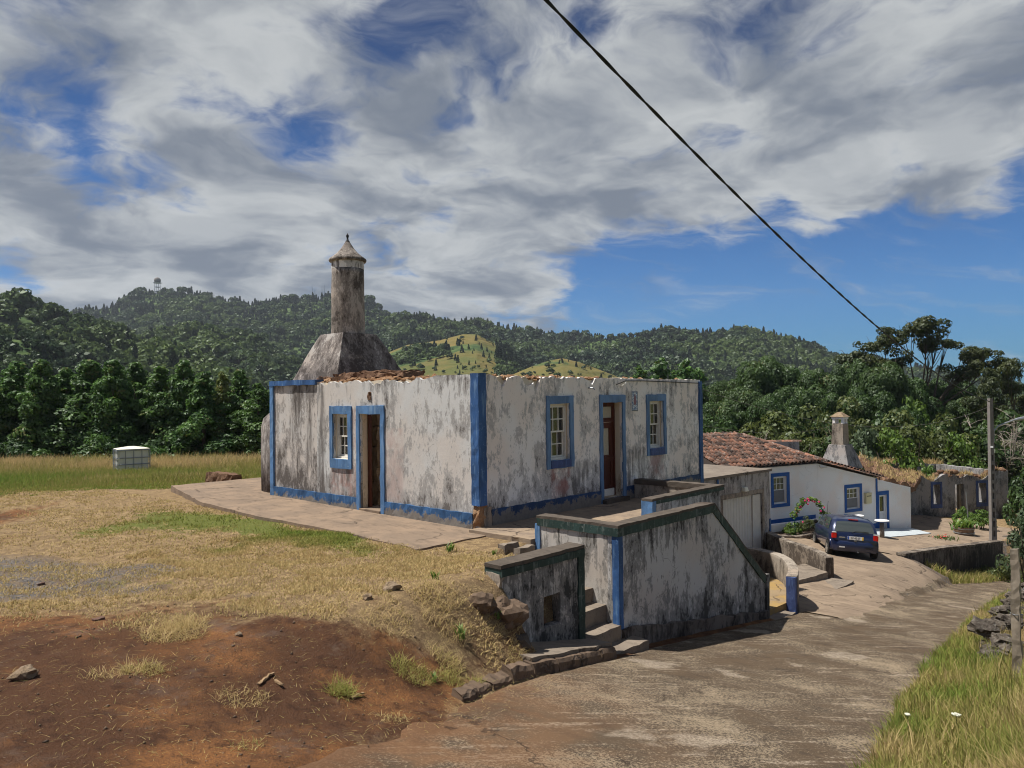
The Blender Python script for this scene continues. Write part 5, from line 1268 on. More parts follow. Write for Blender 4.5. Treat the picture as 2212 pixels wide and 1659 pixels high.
def text_mesh(txt, size):
    cu = bpy.data.curves.new('lettering', 'FONT'); cu.body = txt; cu.size = size; cu.align_x = 'CENTER'; cu.align_y = 'CENTER'; cu.extrude = .0008
    ob = bpy.data.objects.new('lettering', cu); COL.objects.link(ob); dg = bpy.context.evaluated_depsgraph_get()
    me = bpy.data.meshes.new_from_object(ob.evaluated_get(dg)); bpy.data.objects.remove(ob); bpy.data.curves.remove(cu)
    me.materials.clear(); return me
tx = text_mesh('07-42-JT', .105); tx.materials.append(M['black'])
to = link('plate_lettering', tx, pl_, (-.5045, -.01, .717)); to.rotation_euler = (math.pi / 2, 0, -math.pi / 2); to.scale = (.86, 1, 1)
cbox('model_badge', -.482, -.47, .33, .52, .70, .74, M['badge']); cbox('boot_latch', -.525, -.50, -.05, .05, .615, .645, M['badge'], None, .008)
b_ = MB().tube([(-.475, .02, .83), (-.47, .10, .90), (-.45, .0, .945), (-.43, -.30, .95), (-.43, -.45, .94)], .012, 5); cpart('rear_wiper', b_.V, b_.F, M['black'])
cbox('brake_lamp', -.145, -.10, -.16, .16, 1.315, 1.345, M['lamp_red']); b_ = MB().tube([(1.5, .55, 1.36), (1.15, .60, 1.85)], .006, 4); cpart('aerial', b_.V, b_.F, M['black'])
b_ = MB().tube([(-.30, -.1, .25), (-.52, -.1, .24)], .025, 8); cpart('exhaust', b_.V, b_.F, M['metal'])

# ------------------------------------------------------------------ courtyard furniture and plants
def gz(x, y): return float(zground(x, y))
for k, (x, y, lb) in enumerate(((24.0, .02, 'round white stone table on a grey leg by the blue door'), (24.4, 1.15, 'round white table half hidden behind the blue car roof'))):
    z = gz(x, y); t_ = thing('garden_table', (x, y, z), lb, 'table', 'round garden tables')
    MB().lathe((x, y, z), [(.095, -.05), (.09, .71)], 16).build('leg', M['pole'], t_, True)
    MB().lathe((x, y, z), [(.10, .70), (.27, .715), (.285, .745)], 28).build('rim', M['house_blue'], t_); MB().lathe((x, y, z), [(.287, .745), (.29, .765), (.28, .785), (.10, .79)], 28).build('table_top', M['wood_white_clean'], t_)
o = slab_sheet('painted_apron', M['white_apron'], lambda u: (24.3 + u * 4.2, -.15 - u * .62), lambda u: (25.0 + u * 4.3, 1.55 - u * 1.3), steps(0, 1, .1), lambda x, y: gz(x, y) + .085, .08, 5); tag(o, 'white painted strip of paving before the house door', None, None, 'structure')
# stone edged flower bed under the first window
bed = thing('flower_bed', (21, 2.3, -3.3), 'stone edged flower bed under the white house window', 'flower bed')
path_wall('back_wall', [(19.9, 3.25), (21.6, 2.6), (23.6, 1.9)], .20, -3.8, -2.86, M['white_wall'], bed)
path_wall('stone_edge', [(19.0, 2.65), (19.9, 1.95), (20.8, 1.55), (22.4, 1.2)], .30, -3.8, -3.12, M['curb_wall'], bed, 5, .05)
MB().add([(19.3, 2.9, -3.17), (20.1, 2.1, -3.17), (20.9, 1.7, -3.17), (22.4, 1.35, -3.17), (23.3, 1.9, -3.17), (20.0, 3.15, -3.17)], [(0, 1, 2, 3, 4, 5)]).build('soil', M['soil'], bed)
# barrel planter
bz = gz(30.4, -1.7) + .05; bl = thing('barrel_planter', (30.4, -1.7, bz), 'half barrel planter with leafy green plants by the pole', 'planter')
MB().lathe((30.4, -1.7, bz), [(.36, 0), (.42, .18), (.45, .38), (.41, .38), (.40, .30), (.02, .30)], 20).build('tub', M['barrel'], bl)
for z_ in (.08, .28): MB().lathe((30.4, -1.7, bz), [(.395 + .03 * (z_ > .2), z_), (.44 + .01 * (z_ > .2), z_ + .005), (.445 + .01 * (z_ > .2), z_ + .04), (.395 + .03 * (z_ > .2), z_ + .045)], 20).build('hoop', M['metal'], bl)
# IBC water tank in a wire cage
ibx, iby = 2.25, 22.3; iz = gz(ibx, iby) - .02; ib = thing('water_tank', (ibx, iby, iz), 'cream plastic water tank in a grey wire cage', 'tank', None, RAD(-12))
b_ = MB().box(-.56, .56, -.48, .48, .14, 1.02); cpart('container', b_.V, b_.F, M['bottle'], ib, False, .06)
V_ = [(-.60, -.52, 1.03), (.60, -.52, 1.03), (.60, .52, 1.03), (-.60, .52, 1.03), (-.1, -.1, 1.12), (.1, -.1, 1.12), (.1, .1, 1.12), (-.1, .1, 1.12)]
cpart('lid', V_, [(3, 2, 1, 0), (0, 1, 5, 4), (1, 2, 6, 5), (2, 3, 7, 6), (3, 0, 4, 7), (4, 5, 6, 7)], M['plastic_white'], ib)
b_ = MB().box(-.6, .6, -.5, .5, .0, .13); cpart('pallet', b_.V, b_.F, M['timber'], ib)
for z_ in (.18, .42, .68, .98):
    b_ = MB().tube([(-.6, -.52, z_), (.6, -.52, z_), (.6, .52, z_), (-.6, .52, z_), (-.6, -.52, z_)], .018, 5); cpart('cage_bar', b_.V, b_.F, M['metal'], ib)
for q in range(5):
    for s in (-1, 1):
        x = -.6 + 1.2 * q / 4; b_ = MB().tube([(x, s * .535, .14), (x, s * .535, 1.0)], .016, 5); cpart('cage_bar', b_.V, b_.F, M['metal'], ib)
        if 0 < q < 4:
            y = -.52 + 1.04 * q / 4; b_ = MB().tube([(s * .615, y, .14), (s * .615, y, 1.0)], .011, 5); cpart('cage_bar', b_.V, b_.F, M['metal'], ib)

# ------------------------------------------------------------------ pole, lamp, cables
px, py = 29.35, -3.05; pz = gz(px, py) - .2
pole = thing('utility_pole', (px, py, pz), 'tall concrete utility pole with square holes at the courtyard corner', 'pole')
pr = Vector((.674, -.738, 0)); pf = Vector((-.738, -.674, 0)); pb = Vector((px, py, 0)) - pr * .12
holes = [(.075, .165, pz + .5 + k * .42, pz + .5 + k * .42 + .27) for k in range(9)]
zt_ = 2.2
mbp = wallgrid(pb + pf * .10, pr, pf, [.0, .24], [pz, zt_], holes, .2)
for i, v in enumerate(mbp.V):
    f = (v.z - pz) / (zt_ - pz); c_ = pb + pr * .12; w_ = (v - c_).dot(pr); mbp.V[i] = v - pr * w_ * .42 * f
mbp.build('shaft', M['pole'], pole)
la = Vector((px, py, 0)) + pr * .12
MB().tube([la + Vector((0, 0, .25)), la + pr * .02 + Vector((0, 0, .75)), la + pr * .25 + Vector((0, 0, .98)), la + pr * .95 + Vector((0, 0, 1.22))], .035, 8).build('lamp_arm', M['metal'], pole)
hd2 = la + pr * .95 + Vector((0, 0, 1.22)); ud2 = (pr + Vector((0, 0, .17))).normalized()
MB().tube([hd2, hd2 + ud2 * .12, hd2 + ud2 * .5, hd2 + ud2 * .78], [.045, .075, .085, .05], 8).build('lamp_head', M['metal'], pole)
MB().box(px - .14, px - .05, py - .10, py + .0, .0, .06).build('insulator', M['wood_white_clean'], pole)
def cable(name, a, b, sag, r_, lb, n=48, mat=None, twist=0.0):
    a = Vector(a); b = Vector(b); pts = []
    for i in range(n + 1):
        f = i / n; p_ = a.lerp(b, f); p_.z -= sag * 4 * f * (1 - f); pts.append(p_)
    if twist:
        mb_ = MB()
        for ph in (0, math.pi):
            q = []
            for i in range(n * 6 + 1):
                f = i / (n * 6); p_ = a.lerp(b, f); p_.z -= sag * 4 * f * (1 - f); an = f * (b - a).length * twist + ph
                q.append(p_ + Vector((.3 * math.cos(an), -.6 * math.cos(an), math.sin(an))) * r_ * .55)
            mb_.tube(q, r_ * .62, 6)
        o = mb_.build(name, mat or M['cable'])
    else: o = MB().tube(pts, r_, 6).build(name, mat or M['cable'])
    tag(o, lb, 'cable'); return o
cable('overhead_cable', (-14.0, -5.5, 9.25), (px, py, 2.05), 1.2, .021, 'thick black twisted cable crossing the sky to the pole', 60, None, 5.0)
cable('overhead_wire', (8.5, .1, 2.72), (px, py, 1.85), 1.0, .005, 'thin upper wire from the house end to the pole', 40, M['pole'])
cable('overhead_wire', (8.5, .15, 1.72), (38, 6, .9), .5, .005, 'thin lower wire running behind the white house chimney', 40, M['pole'])
cable('overhead_wire', (px, py, 2.0), (52, -14, .6), .3, .014, 'short black wire leaving the pole towards the trees', 30)
o = MB().tube([(35.4, -.9, -4.6), (35.25, -.85, -2.75)], .03, 6).build('garden_post', M['metal']); tag(o, 'thin grey metal post before the farm ruin', 'post')

# ------------------------------------------------------------------ fence posts and dry stone wall along the lane
for k, (x, y, hh, w_, lean, lb) in enumerate(((.90, -8.24, 1.66, .045, .02, 'near grey split timber fence post beside the lane'), (2.6, -8.22, 1.75, .04, -.02, 'second timber fence post just behind the near one'), (9.2, -7.35, 1.3, .05, .03, 'third timber fence post down the lane'), (14.5, -6.7, 1.2, .05, 0, 'far timber fence post near the stone pile'))):
    z = gz(x, y) - .15; t_ = thing('fence_post', (x, y, z), lb, 'fence post', 'timber fence posts along the lane')
    mb_ = rough_block(-w_, w_, -w_, w_, 0, hh + .15, .06, .02, k * 3.1 + 1, 3.0)
    for i, v in enumerate(mb_.V): mb_.V[i] = Vector((v.x + x + lean * v.z, v.y + y, v.z + z))
    mb_.build('timber', M['timber'], t_)
    MB().tube([(x - w_ - .02 + lean, y, z + hh * .62), (x + lean, y - w_ - .02, z + hh * .62), (x + w_ + .02 + lean, y, z + hh * .62), (x + lean, y + w_ + .02, z + hh * .62), (x - w_ - .02 + lean, y, z + hh * .62)], .006, 4).build('wire_tie', M['metal'], t_)
o = cable('fence_wire', (.9, -8.22, .05), (14.5, -6.7, -2.3), .05, .004, 'thin fence wire strung between the timber posts', 20, M['metal'])
dsw = thing('dry_stone_wall', (8, -6.9, -2.6), 'tumbled dry stone wall of lichened basalt along the lane', 'wall')
bas = [rock_mesh('stone', M['basalt'], 120 + k, 3, .30, (1, .75, .6)) for k in range(6)]
for k in range(64):
    x = 3.2 + 15 * (k / 64) ** 1.1; y = float(np.interp(x, [3, 6, 11, 19], [-7.5, -7.0, -6.35, -5.75])) - rnd.uniform(0, .45)
    s_ = rnd.uniform(.13, .27) * (1.1 if x > 8 else 1.0)
    stone(bas[k % 6], (x, y, gz(x, y) + s_ * .25 + (rnd.uniform(.1, .42) if k % 3 == 0 else 0)), s_, dsw, 'stone')
pile = thing('stone_pile', (22, -6.9, -4.6), 'tall stacked basalt pile beyond the fence', 'stone pile')
for k in range(46):
    a = rnd.random(); x = 20.5 + 3.2 * rnd.random(); hgt = rnd.random(); y = -6.6 - .9 * rnd.random() * (1 - .5 * hgt)
    stone(bas[k % 6], (x, y, gz(x, y) + .1 + 2.0 * hgt), rnd.uniform(.28, .42), pile, 'stone')
# three rails of a small gate by the pole
gt = thing('rail_gate', (30.5, -4.4, -5.2), 'three pale wooden rails fixed beside the concrete pole', 'fence')
for z_ in (-4.75, -4.35, -3.95): MB().tube([(29.5, -3.4, z_), (31.2, -5.3, z_ + .12)], .035, 6).build('rail', M['dead_wood'], gt)
MB().tube([(31.2, -5.3, -6), (31.2, -5.3, -3.6)], .05, 6).build('post', M['dead_wood'], gt)

# ------------------------------------------------------------------ stones, planks and tile shards lying in the yard
lab = ['rounded tan stone on the edge of the bank', 'small pale stone below the bank edge', 'flat pale stone lying in the red dirt', 'flat stone at the dirt edge near the frame corner']
for k, (x, y, s_) in enumerate(((-4.42, -2.98, .11), (-4.9, -3.15, .07), (-6.5, -3.35, .035), (-8.2, -3.3, .09))):
    o = link('field_stone', rock_mesh('field_stone', M['field_stone'], 200 + k, 2, .3, (1, .8, .6)), None, (x, y, gz(x, y) + s_ * .3), k); o.scale = (s_,) * 3; tag(o, lab[k], 'stone')
for k, (x, y, L_, a) in enumerate(((-6.68, -4.15, .22, .5), (-6.62, -4.25, .13, 1.6), (-6.05, -4.55, .15, .2))):
    z = gz(x, y); mb_ = rough_block(-L_ / 2, L_ / 2, -.011, .011, 0, .014, .025, .012, k + 2.0, 14)
    c_, s_ = math.cos(a), math.sin(a)
    for i, v in enumerate(mb_.V): mb_.V[i] = Vector((x + v.x * c_ - v.y * s_, y + v.x * s_ + v.y * c_, z + v.z + .01 + .1 * v.x * (k == 0)))
    o = mb_.build('broken_plank', M['straw_wood']); tag(o, ['splintered plank propped on the red dirt', 'short splinter leaning on the larger plank', 'lone grey splinter lying near the lane edge'][k], 'plank')
shard = []
for k in range(6):
    x, y = [(-8.1, -1.2), (-8.0, -1.35), (-8.3, -2.6), (-7.2, -1.9), (-7.75, .2), (-6.9, 1.0)][k]
    z = gz(x, y); mb_ = rough_block(x - .045, x + .04, y - .03, y + .03, z - .01, z + .02, .03, .016, k * 1.7, 12); o = mb_.build('tile_shard', M['tile'])
    tag(o, ['clay tile shard at the gravel edge, farther of a close pair', 'clay tile shard at the gravel edge, nearer of a close pair', 'clay tile shard in the tyre marks of the red dirt', 'lone clay tile shard on bare red dirt', 'clay tile shard lying on the grey gravel', 'farthest clay tile shard on the grey gravel'][k], 'tile shard', 'broken tile shards on the dirt')
# ------------------------------------------------------------------ foliage
def bearing(px_, D):                                   # a spot on the ground: bearing off the view axis, distance
    k = (px_ - 2048) / 3000.0
    return CAM.x + hv.x * D + rv.x * k * D, CAM.y + hv.y * D + rv.y * k * D
def leaf_cards(P, N, size, rs, flat=.55, aspect=1.7):
    """one bent leaf spray per point: P centres, N rough outward normals"""
    n = len(P); r_ = rs.normal(size=(n, 3)); nn_ = N * flat + r_ * (1 - flat); nn_ /= np.linalg.norm(nn_, axis=1, keepdims=True) + 1e-9
    a = np.cross(nn_, rs.normal(size=(n, 3))); a /= np.linalg.norm(a, axis=1, keepdims=True) + 1e-9; b = np.cross(nn_, a)
    s = (size * rs.uniform(.6, 1.35, n))[:, None]
    u = a * s * aspect * .5; v = b * s * .5
    V = np.stack([P - u, P - v + nn_ * s * .12, P + u, P + v + nn_ * s * .12], 1).reshape(-1, 3)
    return V, np.arange(4 * n).reshape(n, 4)
def clump_crown(name, clumps, leaf, per, mat, rs, squash=.8, aspect=1.7):
    """clumps: list of (centre, radius, tint)"""
    Ps, Ns, Ts = [], [], []
    for c, r_, t_ in clumps:
        n = int(per * (r_ / .6) ** 2)
        d = rs.normal(size=(n, 3)); d /= np.linalg.norm(d, axis=1, keepdims=True); d[:, 2] = np.where(rs.rand(n) < .45, np.abs(d[:, 2]), d[:, 2])
        rad = r_ * rs.uniform(.55, 1.08, n) ** .6
        Ps.append(np.array(c) + d * rad[:, None] * np.array([1, 1, squash])); Ns.append(d + np.array([0, 0, .35]))
        Ts.append(np.clip(t_ + rs.normal(0, .13, n), 0, 1))
    P = np.concatenate(Ps); N = np.concatenate(Ns); tn = np.concatenate(Ts)
    V, F = leaf_cards(P, N, leaf, rs, .72, aspect)
    return np_mesh(name, V, F, mat, False, [('tint', 'FACE', 'FLOAT', tn)])
def limb_mesh(name, limbs, mat):
    mb = MB()
    for pts, rr in limbs: mb.tube(pts, rr, 6, True)
    return mk_mesh(name, mb.V, mb.F, mat, True)
def conifer(seed, H, R, leaf=.12, per=150, mat='leaf_cedar', n=120, low=.0, shape=.85):
    rs = np.random.RandomState(seed); cl = []
    for k in range(n):
        t_ = (k + rs.rand()) / n; t_ = low + (1 - low) * t_ ** .85
        a = rs.rand() * 6.28
        rr = R * (1 - t_) ** shape * (1 + .22 * math.sin(t_ * 9 + seed) + .30 * math.sin(3 * a + seed + t_ * 4) + .18 * math.sin(5 * a - seed * 2 + t_ * 11)) + .12
        q = rr * rs.uniform(.45, 1.12)
        cl.append(((q * math.cos(a), q * math.sin(a), t_ * H * .97), ((.14 + .50 * (1 - t_)) * R / 1.8 + .07) * rs.uniform(.55, 1.25), np.clip(.34 + .24 * rs.normal() + .18 * t_, 0, .9)))  # clump tint rises with height: sunlight painted on the crown top
    crown = clump_crown('crown', cl, leaf, per, M[mat], rs, .75, 2.0)
    limbs = [([(0, 0, -.3), (.05, 0, H * .5), (0, .05, H * .95)], [.16, .09, .02])]
    return limb_mesh('trunk', limbs, M['bark']), crown
def broadleaf(seed, H, R, leaf=.115, per=230, mat='leaf_broad', n=70, base=.25, sub=None):
    rs = np.random.RandomState(seed); cl = []; limbs = [([(0, 0, -.5), (.1, .05, H * .3), (.1, .1, H * .55)], [.24, .18, .10])]
    lobes = [(rs.uniform(-.5, .5) * R, rs.uniform(-.5, .5) * R, H * rs.uniform(base + .2, .80), R * rs.uniform(.38, .62)) for _ in range(9)]
    lobes.append((0, 0, H * .78, R * .5))
    for lx, ly, lz, lr in lobes:
        limbs.append(([(.08, .05, H * .28), (lx * .5, ly * .5, (H * .3 + lz) / 2), (lx, ly, lz)], [.12, .08, .03])); tl = rs.uniform(.25, .6)
        for k in range(max(6, n // 9)):
            d = rs.normal(size=3); d /= np.linalg.norm(d); d[2] = abs(d[2]) * .9 - .25
            cl.append(((lx + d[0] * lr, ly + d[1] * lr, max(.2, lz + d[2] * lr * .8)), lr * rs.uniform(.32, .5), np.clip(tl + .18 * d[2] + rs.normal() * .12, 0, .9)))  # upper clumps of each lobe tinted lighter, sunlight painted in
    return limb_mesh('trunk', limbs, M['bark']), clump_crown('crown', cl, leaf, per, M[mat], rs, .75)
def shrub(seed, H, R, leaf=.10, per=200, mat='leaf_olive', n=46):
    rs = np.random.RandomState(seed); cl = []; limbs = []
    for k in range(n):
        a = rs.rand() * 6.28; t_ = rs.rand(); q = R * math.sqrt(rs.rand()) * .95; z = H * (1 - (q / R) ** 2 * .75) * rs.uniform(.35, .92)
        cl.append(((q * math.cos(a), q * math.sin(a), z), rs.uniform(.26, .5) * R * .55, np.clip(.42 + rs.normal() * .2, 0, .9)))
    for k in range(5):
        a = k * 1.26; limbs.append(([(0, 0, -.3), (R * .3 * math.cos(a), R * .3 * math.sin(a), H * .4), (R * .6 * math.cos(a), R * .6 * math.sin(a), H * .7)], [.06, .04, .01]))
    return limb_mesh('stem', limbs, M['bark']), clump_crown('foliage', cl, leaf, per, M[mat], rs, .8)
ORD = ['first', 'second', 'third', 'fourth', 'fifth', 'sixth', 'seventh', 'eighth', 'ninth', 'tenth', 'eleventh', 'twelfth', 'thirteenth', 'fourteenth', 'fifteenth', 'sixteenth', 'seventeenth', 'eighteenth']
def plant(name, proto, xy, z, s, rz, label, cat, group=None, sz=None):
    t_ = thing(name, (xy[0], xy[1], z), label, cat, group, rz)
    for me in proto: link('trunk' if me.name.startswith('trunk') else 'stem' if me.name.startswith('stem') else 'crown' if me.name.startswith('crown') else 'foliage', me, t_)
    t_.scale = (s, s, sz or s); return t_
hedge = [conifer(11, 7.0, 2.3, shape=1.05, n=150), conifer(12, 7.0, 1.9, mat='leaf_cedar_dry', shape=.9), conifer(13, 7.0, 2.6, n=160, shape=.95), conifer(14, 7.0, 2.2, shape=1.2, n=150), conifer(15, 7.0, 2.4, shape=.85, n=150)]
prs = random.Random(3)
for k, (x, ytop, D) in enumerate(((-40, 1480, 43), (70, 1430, 45), (165, 1420, 44), (265, 1455, 46), (355, 1425, 45), (450, 1425, 44), (540, 1440, 46), (640, 1455, 45), (735, 1430, 45), (815, 1480, 44), (890, 1480, 45), (960, 1470, 46), (1030, 1530, 44), (1090, 1545, 46))):
    xy = bearing(x, D); zb = gz(*xy) - .3; zt = 2.53 + (1598 - ytop) / 3000 * D; H_ = zt - zb
    plant('hedge_tree', hedge[(0, 4, 2, 3, 0, 2, 4, 3, 2, 0, 1, 3, 4, 0)[k]], xy, zb, H_ / 7.0 * (1.0, 1.25, .9, 1.1, 1.3, .95, 1.1, 1.2, .85, 1.15, .8, 1.1, 1.2, 1)[k], prs.uniform(0, 6.28), ORD[k] + ' tree from the left in the dense dark hedge behind the field', 'tree', 'tall hedge trees behind the field', H_ / 7.0)
for k, (x, ytop, D) in enumerate(((20, 1500, 50), (220, 1490, 51), (410, 1490, 50), (600, 1500, 51), (780, 1510, 50), (930, 1540, 51), (1070, 1580, 50))):
    xy = bearing(x, D); zb = gz(*xy) - .3; H_ = 2.53 + (1598 - ytop) / 3000 * D - zb
    plant('hedge_tree', hedge[(2, 0, 3, 4, 2, 3, 0)[k]], xy, zb, H_ / 7.0 * 1.15, prs.uniform(0, 6.28), ORD[k] + ' tree of the shadowed second row behind the hedge', 'tree', 'second row of hedge trees', H_ / 7.0)
# trees behind the white house and the ruin
pine = [conifer(21, 8, 1.9, .18, 90, 'leaf_cedar', 90, .12, .75), conifer(22, 8, 2.2, .18, 90, 'leaf_cedar', 90, .15, .7)]
broad = [broadleaf(31, 8, 4.0), broadleaf(32, 8, 3.6), broadleaf(33, 8, 4.4, n=80)]
for k, (x, ytop, D) in enumerate(((2560, 1450, 86), (2640, 1428, 88), (2745, 1424, 84), (2800, 1470, 88), (2700, 1470, 95))):
    xy = bearing(x, D); zt = 2.53 + (1578 - ytop) / 3000 * D; zb = -8.0
    plant('conifer', pine[k % 2], xy, zb, (zt - zb) / 8 * .95, prs.uniform(0, 6.28), ORD[k] + ' pointed conifer from the left above the long facade', 'tree', 'conifers behind the ruined house', (zt - zb) / 8)
BT = ((2850, 1500, 72, 0), (2930, 1470, 68, 1), (3030, 1440, 66, 2), (3120, 1425, 66, 0), (3205, 1430, 68, 1), (2990, 1560, 58, 2), (3100, 1550, 56, 0), (3230, 1500, 60, 1), (3300, 1500, 64, 2), (3390, 1530, 56, 0), (3450, 1395, 70, 1), (3520, 1470, 64, 2), (3600, 1480, 66, 0), (3560, 1590, 54, 1), (3700, 1530, 72, 2), (3800, 1500, 74, 0), (3900, 1560, 66, 1), (2880, 1620, 56, 2))
for k, (x, ytop, D, q) in enumerate(BT):
    xy = bearing(x, D); zt = 2.53 + (1574 - ytop) / 3000 * D; zb = -6.5
    plant('broadleaf_tree', broad[q], xy, zb, (zt - zb) / 8 * prs.uniform(.50, .68), prs.uniform(0, 6.28), ORD[k] + ' rounded broadleaf tree in the wood behind the tiled roof', 'tree', 'broadleaf wood behind the white house', (zt - zb) / 8)
# the wind-bent acacia standing above the wood
rs = np.random.RandomState(77); limbs = []; cl = []
tips = [(-5.2, 8.7), (-4.4, 9.6), (-3.8, 8.0), (-2.4, 10.2), (-1.2, 11.0), (.2, 11.5), (1.4, 10.8), (2.6, 10.0), (3.8, 8.9), (5.0, 8.3), (6.0, 7.8), (-2.8, 8.5), (3.4, 7.6), (.8, 9.6), (-4.6, 7.4), (4.4, 7.0)]
for k, (tx_, tz) in enumerate(tips):
    y_ = rs.uniform(-1.2, 1.2); j = Vector((tx_ * .25 + rs.normal() * .2, y_ * .3, 3 + tz * .15)); m_ = Vector((tx_ * .65, y_ * .7, 3 + (tz - 3) * .62))
    limbs.append(([(0, 0, -2), (.1, 0, 2.0), j, m_, (tx_, y_, tz - .4)], [.26, .20, .11, .06, .02]))
    for q in range(4):
        e = Vector((tx_, y_, tz)) + Vector((rs.normal() * .7, rs.normal() * .5, rs.normal() * .35)); limbs.append(([m_, m_.lerp(e, .6) + Vector((0, 0, -.15)), e], [.04, .025, .01]))
    for q in range(8): cl.append(((tx_ + rs.normal() * .75, y_ + rs.normal() * .6, tz + rs.normal() * .32), rs.uniform(.45, .85), np.clip(.4 + rs.normal() * .2, 0, .9)))
for q in range(40):
    a = limbs[rs.randint(len(limbs))][0]; p0 = Vector(a[1]).lerp(Vector(a[2]), .7); e = p0 + Vector((rs.normal() * .7, rs.normal() * .5, min(1.0, abs(rs.normal()) * .6))); limbs.append(([p0, p0.lerp(e, .5) + Vector((0, 0, .2)), e], [.03, .018, .006]))
aca = (limb_mesh('trunk', limbs, M['bark']), clump_crown('crown', cl, .15, 110, M['leaf_acacia'], rs, .6))
xy = bearing(3690, 70); plant('acacia_tree', aca, xy, -3.2, 1.0, math.atan2(rv.y, rv.x), 'tall wind-bent acacia with open branches above the wood', 'tree', None, 1.04)
xy = bearing(4030, 62); plant('acacia_tree', aca, xy, -6.8, .62, math.atan2(rv.y, rv.x) + .5, 'smaller sparse acacia behind the lamp pole', 'tree', None, .98)
# shrubs in front of the wood
SH = {'olive': [shrub(41, 3, 2.0), shrub(42, 3, 2.3)], 'grey': [shrub(43, 3, 2.0, .12, 150, 'leaf_grey')], 'bright': [shrub(44, 3, 2.0, .12, 170, 'leaf_bright'), shrub(45, 3, 1.7, .12, 170, 'leaf_bright')], 'dark': [shrub(46, 3, 2.1, .12, 150, 'leaf_broad')]}
SP = ((2860, 1690, 50, 'dark', 1.5, 'dark shrub behind the tiled roof ridge'), (2960, 1730, 47, 'olive', 1.3, 'olive shrub behind the tiled roof slope'), (3050, 1700, 49, 'olive', 1.6, 'broad olive shrub beside the dead bush'), (3150, 1690, 48, 'olive', 1.6, 'tall olive shrub above the tile topped wall'),
      (3250, 1660, 50, 'olive', 1.6, 'olive shrub just left of the white house chimney'), (3420, 1640, 52, 'olive', 1.7, 'olive shrub just right of the white house chimney'), (3480, 1720, 48, 'grey', 1.3, 'grey green shrub above the glossy ginger plants'), (3570, 1740, 47, 'bright', 1.2, 'bright green shrub behind the ruin'),
      (3600, 1610, 56, 'bright', 1.3, 'yellow green tree top in the middle of the wood'), (3660, 1690, 50, 'olive', 1.7, 'large brown green shrub behind the farm ruin'), (3760, 1700, 50, 'olive', 1.5, 'olive shrub left of the utility pole'), (3830, 1760, 48, 'bright', 1.0, 'yellow green shrub near the utility pole'),
      (3900, 1740, 50, 'dark', 1.4, 'dark shrub directly behind the utility pole'), (4060, 1680, 52, 'dark', 1.7, 'dark glossy shrub under the street lamp'), (4040, 1800, 50, 'olive', 1.3, 'olive shrub at the end of the ruin'), (3340, 1770, 46, 'dark', 1.2, 'dark shrub behind the chimney hood'), (3540, 1660, 53, 'dark', 1.5, 'dark shrub high in the wood above the ruin'))
for k, (x, ytop, D, kd, w_, lb) in enumerate(SP):
    xy = bearing(x, D); zt = 2.53 + (1572 - ytop) / 3000 * D; zb = gz(*xy) - .6; H_ = zt - zb; pr_ = SH[kd][k % len(SH[kd])]
    plant('shrub', pr_, xy, zb, w_, prs.uniform(0, 6.28), lb, 'shrub', 'shrubs before the wood', H_ / 3 * 1.12)
xy = bearing(3705, 43.5); plant('shrub', SH['bright'][1], xy, -4.2, .52, 1.0, 'yellow green bush growing inside the roofless ruin', 'shrub', None, .86)
xy = bearing(4090, 30); plant('shrub', shrub(48, 3, 1.5, .11, 150, 'leaf_grey'), xy, gz(*xy) - .1, .62, .4, 'pale leafy bush at the edge beyond the pole', 'shrub', None, 1.25)
xy = bearing(4000, 31); plant('shrub', SH['olive'][0], xy, gz(*xy) - .6, .55, .4, 'dry olive bush at the foot of the pole', 'shrub', None, .55)
xy = bearing(4150, 40); plant('shrub', SH['dark'][0], xy, gz(*xy) - .6, .8, 2.4, 'dark bush behind the pale leafy bush', 'shrub', None, 1.5)
for k, (x, D, s_, lb) in enumerate(((3850, 40, .30, 'low green bush behind the barrel planter'), (3915, 37.5, .36, 'leafy clump left of the pole foot'))):
    xy = bearing(x, D); plant('shrub', SH['bright'][k], xy, gz(*xy), s_, .4, lb, 'shrub')
# strap-leaved plants: ginger patch, barrel, bed
def strap_plant(name, n, H, spread, w_, mat, seed, droop=.5):
    rs = np.random.RandomState(seed); V = []; F = []; tn = []
    for k in range(n):
        a = rs.rand() * 6.28; b = Vector((rs.normal() * spread, rs.normal() * spread, 0)); L_ = H * rs.uniform(.6, 1.1); d = Vector((math.cos(a), math.sin(a), 0)); s = Vector((-d.y, d.x, 0)); t0 = rs.uniform(.2, .9)
        i0 = len(V)
        for q in range(4):
            f = q / 3; c_ = b + d * (L_ * droop * f * f) + Vector((0, 0, L_ * (f - .35 * droop * f * f))); ww = w_ * (.6, 1, .8, .06)[q]
            V += [c_ - s * ww, c_ + s * ww]
        for q in range(3): F.append((i0 + 2 * q, i0 + 2 * q + 1, i0 + 2 * q + 3, i0 + 2 * q + 2)); tn.append(t0)
    me = np_mesh(name, np.array([tuple(v) for v in V]), np.array(F), mat, True, [('tint', 'FACE', 'FLOAT', np.array(tn))]); return me
gm = strap_plant('ginger', 300, 1.2, 1.5, .055, M['leaf_bright'], 5)
for k, (x, D, lb) in enumerate(((3450, 51, 'glossy ginger clump behind the chimney hood'), (3530, 52, 'glossy ginger clump right of the chimney hood'), (3600, 52, 'glossy ginger clump behind the ruin wall'))):
    xy = bearing(x, D); t_ = thing('ginger_plant', (xy[0], xy[1], 2.53 + (1568 - 1875) / 3000 * D), lb, 'plant', 'ginger plants', k * 1.1); link('foliage', gm, t_)
o = link('foliage', strap_plant('foliage', 90, .5, .2, .05, M['leaf_bright'], 6), bl, (0, 0, .3))
